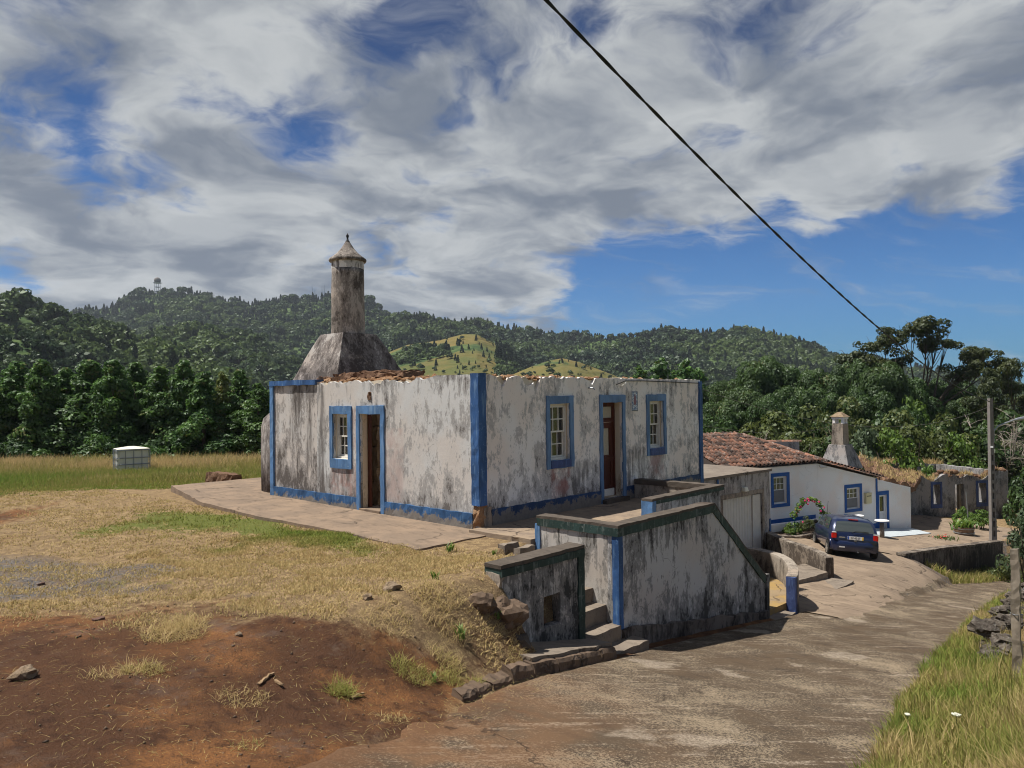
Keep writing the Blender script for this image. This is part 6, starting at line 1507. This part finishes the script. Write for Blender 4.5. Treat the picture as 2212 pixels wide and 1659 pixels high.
t_ = thing('strap_plant', (31.6, -1.2, gz(31.6, -1.2)), 'spiky strap-leaved plant beside the barrel planter', 'plant'); link('foliage', strap_plant('foliage', 40, .7, .1, .05, M['leaf_bright'], 9), t_)
for k, (x, y, s_, lb) in enumerate(((20.3, 2.35, .5, 'left leafy plant in the flower bed'), (21.2, 2.0, .45, 'middle leafy plant in the flower bed'), (22.2, 1.7, .5, 'right leafy plant in the flower bed'))):
    plant('bed_plant', SH['olive'][k % 2] if k % 2 else SH['bright'][0], (x, y), -3.2, .19, k, lb, 'plant', 'flower bed plants', .17 + .05 * k)
# rose arch
ra = thing('rose_arch', (20.6, 1.95, -3.2), 'green garden arch with climbing pink roses', 'rose arch')
A0, A1 = Vector((20.09, 2.15, -3.2)), Vector((21.43, 1.5, -3.2)); arc = [A0, A0 + Vector((0, 0, .8))]
for k in range(9):
    f = k / 8; arc.append(A0.lerp(A1, f) + Vector((0, 0, .85 + .60 * math.sin(math.pi * f) ** .8)))
arc += [A1 + Vector((0, 0, .8)), A1]
MB().tube(arc, .018, 6).build('hoop', plain('green coated tube', (.02, .16, .10), .4, .1), ra)
rs = np.random.RandomState(4); cl = []
for k, (f, w_) in enumerate([(i / 22, 1) for i in range(23)]):
    g = f * (len(arc) - 1); i = min(int(g), len(arc) - 2); p_ = arc[i].lerp(arc[i + 1], g - i) - Vector((20.6, 1.95, -3.2))
    if .42 < f < .54: continue
    cl.append((tuple(p_ + Vector((rs.normal() * .05, rs.normal() * .05, 0))), .14 if f < .4 else .11, .5 + rs.normal() * .2))
link('foliage', clump_crown('foliage', cl, .075, 420, M['leaf_bright'], rs), ra)
rose = rock_mesh('rose', M['petal'], 5, 2, .35, (1, 1, .8))
for k in range(16):
    c_ = cl[rs.randint(len(cl))][0]; o = link('rose', rose, ra, (c_[0] + rs.normal() * .12, c_[1] - .08 + rs.normal() * .1, c_[2] + rs.normal() * .12)); s_ = rs.uniform(.035, .065); o.scale = (s_, s_, s_)
fb_ = thing('flower_patch', (27.3, -1.5, gz(27.3, -1.5)), 'small patch of red flowers growing in the courtyard concrete', 'flowers')
link('foliage', strap_plant('foliage', 120, .22, .22, .02, M['leaf_olive'], 12), fb_)
redm = rock_mesh('blossom', M['petal_red'], 6, 1, .3)
for k in range(18):
    o = link('blossom', redm, fb_, (rs.normal() * .22, rs.normal() * .14, rs.uniform(.12, .22))); o.scale = (.035, .035, .025)
# bare bushes
def bare(seed, H, R, n):
    rs = np.random.RandomState(seed); L = []
    for k in range(n):
        a = rs.rand() * 6.28; e = Vector((math.cos(a) * R * rs.uniform(.3, 1), math.sin(a) * R * rs.uniform(.3, 1), H * rs.uniform(.5, 1))); m_ = e * .5 + Vector((rs.normal() * .2, rs.normal() * .2, .2)); L.append(([(0, 0, -.3), m_, e], [.05, .03, .008]))
        for q in range(9):
            s_ = m_.lerp(e, rs.rand()); t_ = s_ + Vector((rs.normal() * .6, rs.normal() * .6, rs.normal() * .35 + .2)); L.append(([s_, s_.lerp(t_, .5) + Vector((rs.normal() * .1, 0, .1)), t_], [.020, .013, .006]))
    return limb_mesh('stem', L, M['dead_wood'])
xy = bearing(3055, 45); t_ = thing('dead_bush', (xy[0], xy[1], -3.5), 'bleached leafless bush behind the tiled roof', 'bush'); link('stem', bare(3, 4.0, 1.0, 9), t_)
xy = bearing(4030, 50); t_ = thing('dead_bush', (xy[0], xy[1], -5.0), 'tangled leafless tree behind the lamp pole', 'bush'); link('stem', bare(8, 6.0, 2.6, 30), t_)
# small leafy weeds: on the kitchen side, by the steps
wm = strap_plant('weed', 14, .22, .03, .012, M['leaf_bright'], 15); wm2 = strap_plant('weed', 10, .34, .02, .02, M['leaf_bright'], 16, .2)
for k, (x, y, s_, lb) in enumerate(((-4.05, -3.75, 1.0, 'bright green weed low on the bank'), (-3.55, -2.75, .7, 'yellow green weed at the bank edge'), (-.85, -1.9, .9, 'tall banana-like sprout at the head of the steps'), (-1.3, -1.6, .6, 'small bright sprout on the yard edge'), (-1.55, -.85, 1.0, 'grassy weed at the patio corner'), (-3.2, -3.5, .7, 'yellowish weed beside the pale boulder'), (-5.0, -4.35, .6, 'faint green weed low in the dry bank'))):
    t_ = thing('weed', (x, y, gz(x, y)), lb, 'weed', None, k * 1.0); t_.scale = (s_,) * 3; link('foliage', wm2 if k == 2 else wm, t_)
um = bpy.data.meshes.new('umbel')
for k, (x, y, lb) in enumerate(((-2.45, -8.3, 'larger white umbel flower in the verge grass'), (-2.6, -7.95, 'smaller white umbel flower at the lane edge'))):
    z = gz(x, y); t_ = thing('umbel_flower', (x, y, z), lb, 'flower', 'white umbel flowers')
    hh = .24; MB().tube([(x, y, z), (x + .01, y, z + hh)], .004, 5).build('stalk', M['leaf_olive'], t_)
    fl = MB(); s_ = .036 if k == 0 else .022
    for q in range(40):
        a = rnd.random() * 6.28; r_ = s_ * math.sqrt(rnd.random()); p_ = Vector((x + r_ * math.cos(a), y + r_ * math.sin(a), z + hh + .012 - r_ * .1))
        e = .007; fl.add([p_ + Vector((e, 0, 0)), p_ + Vector((0, e, 0)), p_ - Vector((e, 0, 0)), p_ - Vector((0, e, 0)), p_ + Vector((0, 0, .005)), p_ - Vector((0, 0, .012))], [(0, 1, 4), (1, 2, 4), (2, 3, 4), (3, 0, 4), (1, 0, 5), (2, 1, 5), (3, 2, 5), (0, 3, 5)])
    fo = fl.build('flower_head', M['petal_white'], t_); fo['kind'] = 'stuff'
# ------------------------------------------------------------------ grass (uncountable)
m, T = newmat('grass blades'); tint = T.n('ShaderNodeAttribute', p_attribute_name='tint').outputs['Fac']
c = T.mix(T.ramp(tint, 0, .5, smooth=False), (.56, .42, .215), (.30, .285, .085)); c = T.mix(T.ramp(tint, .5, 1, smooth=False), c, (.19, .28, .055))
df = T.n('ShaderNodeBsdfDiffuse', i_Color=c); tr = T.n('ShaderNodeBsdfTranslucent', i_Color=c); mx = T.n('ShaderNodeMixShader', i_0=.35); T.put(mx.inputs[1], df.outputs[0]); T.put(mx.inputs[2], tr.outputs[0])
T.t.links.new(mx.outputs[0], T.n('ShaderNodeOutputMaterial').inputs[0]); M['grass'] = m
def blades(name, x, y, z, L_, tint_, w_, lean, rs, label):
    n = len(x); a = rs.rand(n) * 2 * np.pi; b = rs.rand(n) * 2 * np.pi
    sx, sy = np.cos(a) * w_, np.sin(a) * w_; lx, ly = np.cos(b) * lean * L_, np.sin(b) * lean * L_
    hz = L_ * np.sqrt(np.clip(1 - lean ** 2, .03, 1))
    P = np.stack([x, y, z - .01], -1); S = np.stack([sx, sy, 0 * sx], -1)
    M1 = P + np.stack([lx * .35, ly * .35, hz * .62], -1); E = P + np.stack([lx, ly, hz], -1)
    V = np.stack([P - S, P + S, M1 + S * .75, M1 - S * .75, E + S * .1, E - S * .1], 1).reshape(-1, 3)
    i0 = np.arange(n)[:, None] * 6; F = np.concatenate([i0 + np.array([[0, 1, 2, 3]]), i0 + np.array([[3, 2, 4, 5]])], 0)
    o = link(name, np_mesh(name, V, F, M['grass'], False, [('tint', 'FACE', 'FLOAT', np.concatenate([tint_, tint_]))])); tag(o, label, None, None, 'stuff'); return o
rs = np.random.RandomState(9)
def maskv(L, x, y): return np.clip(blobs(x, y, L), 0, 1)
# dry yard turf, denser where it shows larger
n = 330000; u = rs.rand(n); x = np.where(u < .6, rs.uniform(-8.6, -1.2, n), rs.uniform(-10.5, -.4, n)); y = np.where(u < .6, rs.uniform(-4.6, 3.0, n), rs.uniform(0, 19, n))
jag_ = nfbm(x * 1.6, y * 1.6, 4) * 1.4
keep = (maskv(DIRT, x, y) + jag_ * .9 < .30 + .5 * rs.rand(n) ** 2.2) & ((maskv(GRAV, x, y) + jag_ * .8 < .40) | (rs.rand(n) < .22)) & ~((x > -1.75) & (y > -.5)) & (y > Yl(x) + .10) & ~((x > -2.8) & (y < -3.12))
keep &= rs.rand(n) < .22 + .78 * (nfbm(x * 2.2 + 5, y * 2.2, 3) > -.03)
keep &= ~((y - Yl(x) < 1.5) & (x < -2.6) & (x > -6) & ((nfbm(x * 3.1, y * 3.1 + 7, 3) > -.02) | (rs.rand(n) < .3)))
x, y = x[keep], y[keep]; n = len(x); g = np.clip(maskv(GREEN, x, y) * 1.0 + nfbm(x * 1.5, y * 1.5) * .7 - .12, 0, 1)
near = np.hypot(x - CAM.x, y - CAM.y); bankg = np.exp(-((y - Yl(x) - .6) / .5) ** 2) * ((x > -5.5) & (x < -2.6))
L_ = rs.uniform(.02, .065, n) * (1 + .5 * g) * (1 + .5 * bankg)
blades('dry_grass', x, y, zground(x, y), L_, np.clip(g * .85 + rs.normal(0, .10, n) + .06, 0, 1), .0035 + .0004 * near, np.clip(rs.uniform(.3, .97, n) + .3 * bankg, 0, .985), rs, 'short dry turf over the yard')
# tufts standing in the dirt
tx = []
for cx_, cy2, r_, n_, hh, gg in ((-6.91, -2.95, .30, 900, .15, .12), (-6.75, -2.75, .22, 500, .13, .08), (-7.45, -3.6, .16, 420, .12, .3), (-7.7, -3.55, .18, 160, .10, .1), (-7.0, -4.35, .22, 380, .08, .1), (-6.15, -4.45, .13, 420, .16, .75), (-5.2, -4.25, .22, 600, .15, .6), (-4.75, -4.3, .16, 400, .13, .6), (-4.55, -4.05, .2, 400, .14, .3), (-4.2, -3.6, .3, 500, .16, .1), (-5.0, -3.6, .3, 400, .12, .08), (-3.9, -3.2, .3, 500, .15, .1), (-6.3, .2, .25, 300, .07, .6), (-5.9, -.3, .12, 160, .06, .85), (-6.5, 1.2, .3, 300, .07, .3), (-4.4, -4.35, .1, 200, .14, .65), (-7.35, -5.1, .12, 120, .07, .4), (-6.0, -4.95, .15, 150, .07, .2), (-3.3, -3.9, .2, 260, .13, .3)):
    a = rs.rand(n_) * 6.28; q = r_ * np.sqrt(rs.rand(n_)); tx.append(np.stack([cx_ + q * np.cos(a), cy2 + q * np.sin(a) * .8, np.full(n_, hh), np.full(n_, gg)], -1))
t_ = np.concatenate(tx); n = len(t_)
blades('grass_tufts', t_[:, 0], t_[:, 1], zground(t_[:, 0], t_[:, 1]), t_[:, 2] * rs.uniform(.4, 1.2, n), np.clip(t_[:, 3] * .7 + rs.normal(0, .10, n), 0, 1), .0030 + 0 * t_[:, 0], 1 - .45 * rs.rand(n) ** 2.6, rs, 'loose straw tufts in the red dirt')
# loose straw stalks lying about
n = 4200; x = rs.uniform(-8.6, -3.2, n); y = rs.uniform(-5.4, -1.0, n); k_ = y > Yl(x) - .5; x, y = x[k_], y[k_]; n = len(x)
blades('straw_litter', x, y, np.maximum(zground(x, y), zroad(x, y)) + .012, rs.uniform(.02, .09, n), rs.uniform(0, .35, n), .0018 + 0 * x, np.full(n, .997), rs, 'loose straw stalks strewn over the dirt')
# small stones trodden into the dirt
n = 1500; x = rs.uniform(-8.8, -2.8, n); y = rs.uniform(-5.6, .5, n); k_ = (maskv(DIRT, x, y) + rs.rand(n) * .3 > .35) & (y > Yl(x) - .8); x, y = x[k_], y[k_]; n = len(x)
ico = np.array([(1, 0, 0), (-1, 0, 0), (0, 1, 0), (0, -1, 0), (0, 0, .7), (0, 0, -.7)]); fo_ = np.array([(0, 2, 4), (2, 1, 4), (1, 3, 4), (3, 0, 4), (2, 0, 5), (1, 2, 5), (3, 1, 5), (0, 3, 5)])
Vp = ico[None] * rs.uniform(.5, 1.3, (n, 6, 1)) * (.003 + .018 * rs.rand(n) ** 5)[:, None, None] + np.stack([x, y, np.maximum(zground(x, y), zroad(x, y)) + .004], -1)[:, None]
o = link('pebbles', np_mesh('pebbles', Vp.reshape(-1, 3), (np.arange(n)[:, None, None] * 6 + fo_[None]).reshape(-1, 3), M['kerb'])); tag(o, 'small stones trodden into the red dirt', None, None, 'stuff')
# tall seeding grass at the field edge
n = 100000; D_ = rs.uniform(18, 40, n) ; k_ = rs.uniform(-.72, -.30, n)
x = CAM.x + hv.x * D_ + rv.x * k_ * D_; y = CAM.y + hv.y * D_ + rv.y * k_ * D_
edge_ = y - (12.0 + np.clip(-x, -3, 9) * .55) + nfbm(x * .45, y * .45, 4) * 6.0; keep = (edge_ > 0) & ~((np.abs(x - ibx) < .7) & (np.abs(y - iby) < .7)) & ~((x > -.6) & (x < 2.4) & (y < 12.4)); x, y, D_, edge_ = x[keep], y[keep], D_[keep], edge_[keep]; n = len(x)
g = np.clip(.50 + nfbm(x * .25, y * .25) * 1.2 + .25 * (np.clip(-x, 0, 4) / 4) - .35 * sst(27, 34, D_), 0, 1)
L_ = rs.uniform(.12, .34, n) * (.22 + .78 * sst(0, 7, edge_)) * (1 + 1.5 * sst(29, 34, D_) * rs.rand(n))
blades('field_grass', x, y, zground(x, y), L_, np.clip(g + rs.normal(0, .15, n), 0, 1), .012 + 0 * x, rs.uniform(.1, .65, n), rs, 'tall seeding grass along the field edge')
# verge across the lane
n = 150000; x = -4.4 + 24 * rs.rand(n) ** 2.1; d = 3.6 * rs.rand(n) ** 1.25 - .10 + .25 * nfbm(x * 1.1, 0 * x); y = Yr(x) - d
keep = rs.rand(n) < .25 + 1.1 * (nfbm(x * 1.3, y * 1.3, 3) + .30); x, y, d = x[keep], y[keep], d[keep]; n = len(x)
g = np.clip(.42 + .14 * (d < 1.0) + nfbm(x * .9 + 4, y * .9) * 1.9 + rs.normal(0, .16, n) - .10 * d, 0, 1); L_ = rs.uniform(.06, .22, n) * (1 + .9 * sst(.2, 1.4, d)) * (1 + .5 * (rs.rand(n) < .06))
blades('verge_grass', x, y, zground(x, y), L_, g, .0032 + .0003 * np.hypot(x - CAM.x, y - CAM.y), rs.uniform(.1, .85, n), rs, 'green and straw grass on the verge across the lane')
# weeds at the foot of the retaining wall, dry grass on the ruin
n = 5000; u = rs.uniform(1.5, 9.6, n); b_ = rs.rand(n) ** 2 * 1.0 + .16; x = A_.x + dd.x * u + nn.x * b_; y = A_.y + dd.y * u + nn.y * b_
blades('wall_foot_weeds', x, y, zground(x, y), rs.uniform(.1, .45, n), np.clip(rs.normal(.45, .2, n), 0, 1), .014 + 0 * x, rs.uniform(.1, .7, n), rs, 'weeds along the foot of the black retaining wall')
q = []
for k in range(4200):
    c3 = k % 3
    if c3 == 0: p_ = qp(rs.uniform(-.3, 6.9), rs.uniform(.02, .42), 0); z = float(rtop((p_ - R0_).dot(rd_)))+.0; h0 = .34
    elif c3 == 1: u_ = rs.uniform(-3.4, 7.5); p_ = qp(u_, 4.6 + rs.uniform(.02, .4), 0); z = -1.72 - .05 * u_; h0 = .45
    else:
        a_, b3 = rs.rand(), rs.rand(); p_ = Q4[0].lerp(Q4[1], a_).lerp(Q4[3].lerp(Q4[2], a_), b3); z = p_.z + .12 + .22 * fbm(p_.x * 1.3, p_.y * 1.3, .12); h0 = .20
    if fbm(p_.x * .9, p_.y * .9, 5) < -.12: continue
    q.append((p_.x, p_.y, z, h0))
q = np.array(q); n = len(q)
blades('ruin_grass', q[:, 0], q[:, 1], q[:, 2], q[:, 3] * rs.uniform(.4, 1.1, n), np.clip(rs.normal(.02, .06, n), 0, .3), .016 + 0 * q[:, 0], rs.uniform(.1, .8, n), rs, 'rust dry grass on the ruin wall tops')

# ------------------------------------------------------------------ hills
HILLS = [  # name, base distance, crest distance, crest line (bearing/height pairs), tree height, field, label
    ('hill', 450, 1000, [(-150, 730), (60, 700), (185, 676), (240, 668), (300, 642), (340, 634), (400, 634), (440, 638), (490, 654), (520, 659), (560, 659), (600, 654), (640, 652), (690, 649), (760, 645), (800, 659), (830, 679), (870, 705), (930, 745), (1000, 785)], 9, 0, 'wooded ridge carrying the radar dome'),
    ('hill', 420, 850, [(640, 760), (700, 724), (780, 694), (850, 688), (900, 692), (960, 698), (1030, 698), (1060, 704), (1130, 718), (1200, 726), (1260, 734), (1330, 742), (1400, 754), (1500, 794)], 9, 0, 'wooded ridge in the middle distance'),
    ('hill', 330, 750, [(1120, 800), (1240, 748), (1300, 735), (1350, 730), (1400, 726), (1440, 719), (1480, 722), (1530, 726), (1600, 713), (1650, 722), (1700, 736), (1760, 754), (1800, 770), (1840, 778), (1900, 788), (2000, 807), (2100, 824), (2212, 839), (2450, 868)], 7, 0, 'long green hill falling to the coast'),
    ('hill', 300, 560, [(700, 815), (760, 790), (830, 765), (880, 745), (950, 735), (1000, 722), (1030, 722), (1070, 742), (1110, 770), (1150, 800), (1200, 830)], 5, 1, 'golden terraced hill'),
    ('hill', 280, 430, [(1060, 835), (1110, 808), (1150, 791), (1190, 778), (1215, 774), (1250, 782), (1290, 797), (1330, 812), (1380, 840)], 4, 2, 'small rounded pasture hill'),
    ('hill', 260, 520, [(60, 850), (150, 805), (250, 765), (330, 730), (390, 716), (470, 721), (560, 741), (620, 781), (680, 816), (760, 855)], 8, 0, 'wooded foothill before the radar ridge'),
    ('hill', 170, 330, [(-300, 590), (-100, 620), (0, 655), (60, 668), (100, 680), (140, 693), (190, 706), (260, 735), (330, 760), (420, 790), (520, 825)], 7, 0, 'dark wooded spur closing the valley'),
    ('hill', 110, 210, [(-300, 640), (-100, 690), (0, 728), (60, 738), (130, 775), (200, 812), (280, 850)], 4, 0, 'near green slope at the valley side')]
m, T = newmat('hill scrub and terraced pasture'); p = pos(T)
fa = T.n('ShaderNodeAttribute', p_attribute_name='field').outputs['Fac']; n1 = T.noise(p, .02, 7, .6); n2 = T.noise(p, .14, 6, .65)
zc2 = T.sep(p)[2]; wv = T.n('ShaderNodeTexWave', p_wave_type='BANDS', p_bands_direction='Z', i_Scale=.05, i_Distortion=6.0, i_Detail=3.0, i_Vector=p)
c0 = T.mix(T.ramp(n2, .35, .65), (.04, .07, .028), (.09, .13, .045))
g1 = T.mix(T.ramp(n1, .38, .62), (.17, .13, .045), (.095, .105, .036)); g1 = T.mix(T.m('MULTIPLY', T.ramp(wv.outputs['Fac'], .72, .95), .4), g1, (.13, .11, .045)); g1 = T.mix(T.m('MULTIPLY', T.ramp(n2, .52, .70), .5), g1, (.11, .12, .035))
finish(T, T.mix(T.ramp(T.m('ADD', fa, T.m('MULTIPLY', T.m('SUBTRACT', n2, .5), .5)), .42, .58), c0, g1), .95, T.m('ADD', n2, wv.outputs['Fac']), .5, 1.5, .05); M['hill'] = m
pts_all = []
for hi, (nm2, d0, d1, L2, th, fld, lb) in enumerate(HILLS):
    az = []; tn = []
    for x_, y_ in L2:
        d = sky_dir(x_, y_); f = d.dot(hv); az.append(d.dot(rv) / f); tn.append(d.z / math.hypot(d.dot(rv), f) * math.hypot(1, d.dot(rv) / f))
    az = np.array(az); tn = np.array(tn); na = 170; nt_ = 46
    A1_ = np.linspace(az[0], az[-1], na); TT = np.concatenate([np.linspace(0, 1, nt_ - 6), [1.03, 1.07, 1.12, 1.2, 1.3, 1.5]])
    AA, TT2 = np.meshgrid(A1_, TT, indexing='ij'); DD = d0 + (d1 - d0) * TT2
    crest = 2.53 + d1 * np.interp(AA, az, tn); zb = -10.0
    f = np.where(TT2 <= 1, TT2 ** (1.25 if fld == 0 else 1.05), 1 - (TT2 - 1) * 1.3)
    X = CAM.x + hv.x * DD + rv.x * AA * DD; Y = CAM.y + hv.y * DD + rv.y * AA * DD
    amp = np.sin(np.pi * np.clip(TT2, 0, 1)) * (.20 if fld == 0 else .05)
    Z = zb + (crest - zb) * (f + amp * nfbm(X * 6.0 / d1 + hi * 7, Y * 6.0 / d1, 4))
    if fld == 1: fv = np.clip(.72 + nfbm(X * .016, Y * .016, 4) * 2.4 - 1.2 * sst(.235 * 0 + .02, .045, AA - np.interp(TT2, [0, 1], [.02, -.035])) * 0, 0, 1); fv = np.where(AA > -.022, fv * .25, fv)
    elif fld == 2: fv = np.clip(.80 + nfbm(X * .022, Y * .022, 4) * 1.8, 0, 1)
    else:
        fv = np.clip(nfbm(X * .010 + hi, Y * .010, 3) * 2.8 - .28, 0, 1) * (1 if hi in (1, 2, 5) else 0) * sst(.0, .25, TT2) * (1 - sst(.75, .95, TT2))
    idx = np.arange(na * len(TT)).reshape(na, len(TT)); F = np.stack([idx[:-1, :-1], idx[1:, :-1], idx[1:, 1:], idx[:-1, 1:]], -1).reshape(-1, 4)[:, ::-1]
    o = link(nm2, np_mesh(nm2, np.stack([X, Y, Z], -1).reshape(-1, 3), F, M['hill'], True, [('field', 'POINT', 'FLOAT', fv.ravel())])); tag(o, lb, None, None, 'structure')
    # points for the wood on it
    rs2 = np.random.RandomState(100 + hi); width = (az[-1] - az[0]) * (d0 + d1) / 2; area = width * math.hypot(d1 - d0, float(np.mean(tn)) * d1)
    nt2 = int(min(9000, area / (th * th * .36)))
    aa = rs2.uniform(az[0], az[-1], nt2); t2 = rs2.rand(nt2) ** .85 * 1.04; Dn = d0 + (d1 - d0) * t2
    ia = np.clip((aa - az[0]) / (az[-1] - az[0]) * (na - 1), 0, na - 1.001); it = np.interp(t2, TT, np.arange(len(TT)))
    i0 = ia.astype(int); j0 = np.clip(it.astype(int), 0, len(TT) - 2); fi = ia - i0; fj = it - j0
    bil = lambda Q: (Q[i0, j0] * (1 - fi) * (1 - fj) + Q[i0 + 1, j0] * fi * (1 - fj) + Q[i0, j0 + 1] * (1 - fi) * fj + Q[i0 + 1, j0 + 1] * fi * fj)
    xx = CAM.x + hv.x * Dn + rv.x * aa * Dn; yy = CAM.y + hv.y * Dn + rv.y * aa * Dn; zz_ = bil(Z); ff = bil(fv)
    pk2 = (ff < .34) | (rs2.rand(nt2) < (.10 if fld else .01))
    con = ((rs2.rand(nt2) < .10 + .55 * sst(.82, .98, t2)) | (nfbm(xx * .02, yy * .02, 3) > .11)).astype(float)
    if hi in (5, 6, 7): con = ((rs2.rand(nt2) < .12)).astype(float)
    sc_ = th * (.45 + .95 * rs2.rand(nt2) ** 1.6) * np.clip(1 + 1.6 * nfbm(xx * .03, yy * .03, 3), .55, 1.5) * np.where(ff > .3, .6, 1.0) * np.where((con > 0) & (t2 > .9), .85, 1.0)
    pts_all.append(np.stack([xx, yy, zz_ - sc_ * .08, sc_, rs2.rand(nt2) * 6.28, np.where(con > 0, 2 + (rs2.rand(nt2) > .5), (rs2.rand(nt2) > .5))], -1)[pk2])
# tree shapes for the far wood (unit height), instanced over the slopes as one mass
def patchy(name, a, b):
    m_ = bpy.data.materials[name]; nt = m_.node_tree; T_ = NT.__new__(NT); T_.t = nt
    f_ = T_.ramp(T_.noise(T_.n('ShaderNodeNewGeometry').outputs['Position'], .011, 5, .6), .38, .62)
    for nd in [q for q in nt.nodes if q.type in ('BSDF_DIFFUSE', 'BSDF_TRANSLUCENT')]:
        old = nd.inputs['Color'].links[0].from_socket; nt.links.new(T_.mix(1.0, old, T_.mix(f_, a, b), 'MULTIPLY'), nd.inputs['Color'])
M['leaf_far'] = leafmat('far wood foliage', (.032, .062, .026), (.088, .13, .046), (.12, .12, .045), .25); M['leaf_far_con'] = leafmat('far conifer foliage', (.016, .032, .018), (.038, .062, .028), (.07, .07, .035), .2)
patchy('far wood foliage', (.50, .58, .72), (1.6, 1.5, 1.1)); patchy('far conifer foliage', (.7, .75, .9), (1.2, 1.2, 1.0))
protos = bpy.data.collections.new('far_wood_shapes')
def far_tree(seed, con):
    rs = np.random.RandomState(seed); n = 190
    if con:
        t_ = rs.rand(n) ** .8; a = rs.rand(n) * 6.28; r_ = .24 * (1 - t_) ** .8 * rs.uniform(.7, 1.1, n) + .01; P = np.stack([r_ * np.cos(a), r_ * np.sin(a), t_ * 1.08], -1); N = np.stack([np.cos(a), np.sin(a), 0 * a + .3], -1); sz = .13
    else:
        d = rs.normal(size=(n, 3)); d /= np.linalg.norm(d, axis=1, keepdims=True); d[:, 2] = np.abs(d[:, 2]) * 1.0 - .15
        lob = np.array([[rs.uniform(-.22, .22), rs.uniform(-.22, .22), rs.uniform(.35, .65)] for _ in range(5)])[rs.randint(0, 5, n)]
        P = lob + d * rs.uniform(.24, .34, n)[:, None] * np.array([1.1, 1.1, .9]); N = d + np.array([0, 0, .3]); sz = .17
    V, F = leaf_cards(P, N, sz, rs, .65, 1.4)
    return np_mesh('far_tree', V, F, M['leaf_far_con' if con else 'leaf_far'], False, [('tint', 'FACE', 'FLOAT', np.clip(rs.normal(.45, .2, n), 0, .9))])
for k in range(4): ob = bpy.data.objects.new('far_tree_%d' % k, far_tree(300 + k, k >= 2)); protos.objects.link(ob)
Pt = np.concatenate(pts_all)
me = bpy.data.meshes.new('hill_forest'); me.vertices.add(len(Pt)); me.vertices.foreach_set('co', np.ascontiguousarray(Pt[:, :3], np.float32).ravel())
for nm2, col_ in (('sc', 3), ('rz', 4)):
    a = me.attributes.new(nm2, 'FLOAT', 'POINT'); a.data.foreach_set('value', np.ascontiguousarray(Pt[:, col_], np.float32))
a = me.attributes.new('kind_id', 'INT', 'POINT'); a.data.foreach_set('value', Pt[:, 5].astype(np.int32))
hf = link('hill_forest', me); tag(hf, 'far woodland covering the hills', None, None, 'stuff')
ng = bpy.data.node_groups.new('scatter', 'GeometryNodeTree')
ng.interface.new_socket('Geometry', in_out='INPUT', socket_type='NodeSocketGeometry'); ng.interface.new_socket('Geometry', in_out='OUTPUT', socket_type='NodeSocketGeometry')
gi = ng.nodes.new('NodeGroupInput'); go = ng.nodes.new('NodeGroupOutput'); mp = ng.nodes.new('GeometryNodeMeshToPoints'); ip = ng.nodes.new('GeometryNodeInstanceOnPoints'); ci = ng.nodes.new('GeometryNodeCollectionInfo')
ci.inputs['Collection'].default_value = protos; ci.inputs['Separate Children'].default_value = True; ci.inputs['Reset Children'].default_value = True; ip.inputs['Pick Instance'].default_value = True
def nattr(nm2, ty):
    q = ng.nodes.new('GeometryNodeInputNamedAttribute'); q.data_type = ty; q.inputs['Name'].default_value = nm2; return q.outputs[0]
cz = ng.nodes.new('ShaderNodeCombineXYZ'); ng.links.new(nattr('rz', 'FLOAT'), cz.inputs[2])
ng.links.new(gi.outputs[0], mp.inputs[0]); ng.links.new(mp.outputs[0], ip.inputs['Points']); ng.links.new(ci.outputs[0], ip.inputs['Instance']); ng.links.new(nattr('kind_id', 'INT'), ip.inputs['Instance Index'])
ng.links.new(cz.outputs[0], ip.inputs['Rotation']); ng.links.new(nattr('sc', 'FLOAT'), ip.inputs['Scale']); ng.links.new(ip.outputs[0], go.inputs[0])
md_ = hf.modifiers.new('scatter', 'NODES'); md_.node_group = ng
# radar dome and masts on the ridge
rad = thing('radar_tower', (410, 1013, 144), 'round radar dome on a lattice tower on the far ridge', 'radar tower')
for s1 in (-1, 1):
    for s2 in (-1, 1): MB().tube([(410 + s1 * 3, 1013 + s2 * 3, 140), (410 + s1 * 2.4, 1013 + s2 * 2.4, 160)], .35, 5).build('leg', M['metal'], rad)
for z_ in (148, 154): MB().box(407.2, 412.8, 1010.2, 1015.8, z_, z_ + .6).build('platform', M['metal'], rad)
MB().lathe((410, 1013, 159.5), [(5, 0), (5.2, .8), (3.6, 1.2)], 16).build('deck', M['metal'], rad)
MB().lathe((410, 1013, 160), [(3.2, .4), (4.2, 2.2), (4.3, 3.6), (3.6, 5.6), (2.2, 6.9), (.3, 7.5)], 18).build('dome', M['pole'], rad, True)
for k, (x, y, z0, z1, lb) in enumerate(((549.5, 860.4, 137, 152, 'leftmost thin mast on the far ridge'), (552, 857.7, 137, 149.5, 'short second mast on the far ridge'), (558.3, 850.8, 137, 151.5, 'third mast on the far ridge'), (560.3, 848.6, 137, 154, 'tallest mast on the far ridge beside the chimney'))):
    o = MB().tube([(x, y, z0), (x, y, z1)], [.45, .25], 6).build('radio_mast', M['metal']); tag(o, lb, 'mast', 'radio masts on the ridge')
# ------------------------------------------------------------------ the air over the valley
hz = MB().box(-260, 1500, -700, 1500, -14, 200).build('haze', None)
m = bpy.data.materials.new('valley haze'); m.use_nodes = True; T = NT(m.node_tree)
vol = T.n('ShaderNodeVolumePrincipled', i_Color=(.80, .88, 1.0), i_Density=HAZE, i_Anisotropy=.2)
T.t.links.new(vol.outputs[0], T.n('ShaderNodeOutputMaterial').inputs['Volume'])
hz.data.materials.append(m); tag(hz, 'thin blue haze filling the valley', None, None, 'stuff')
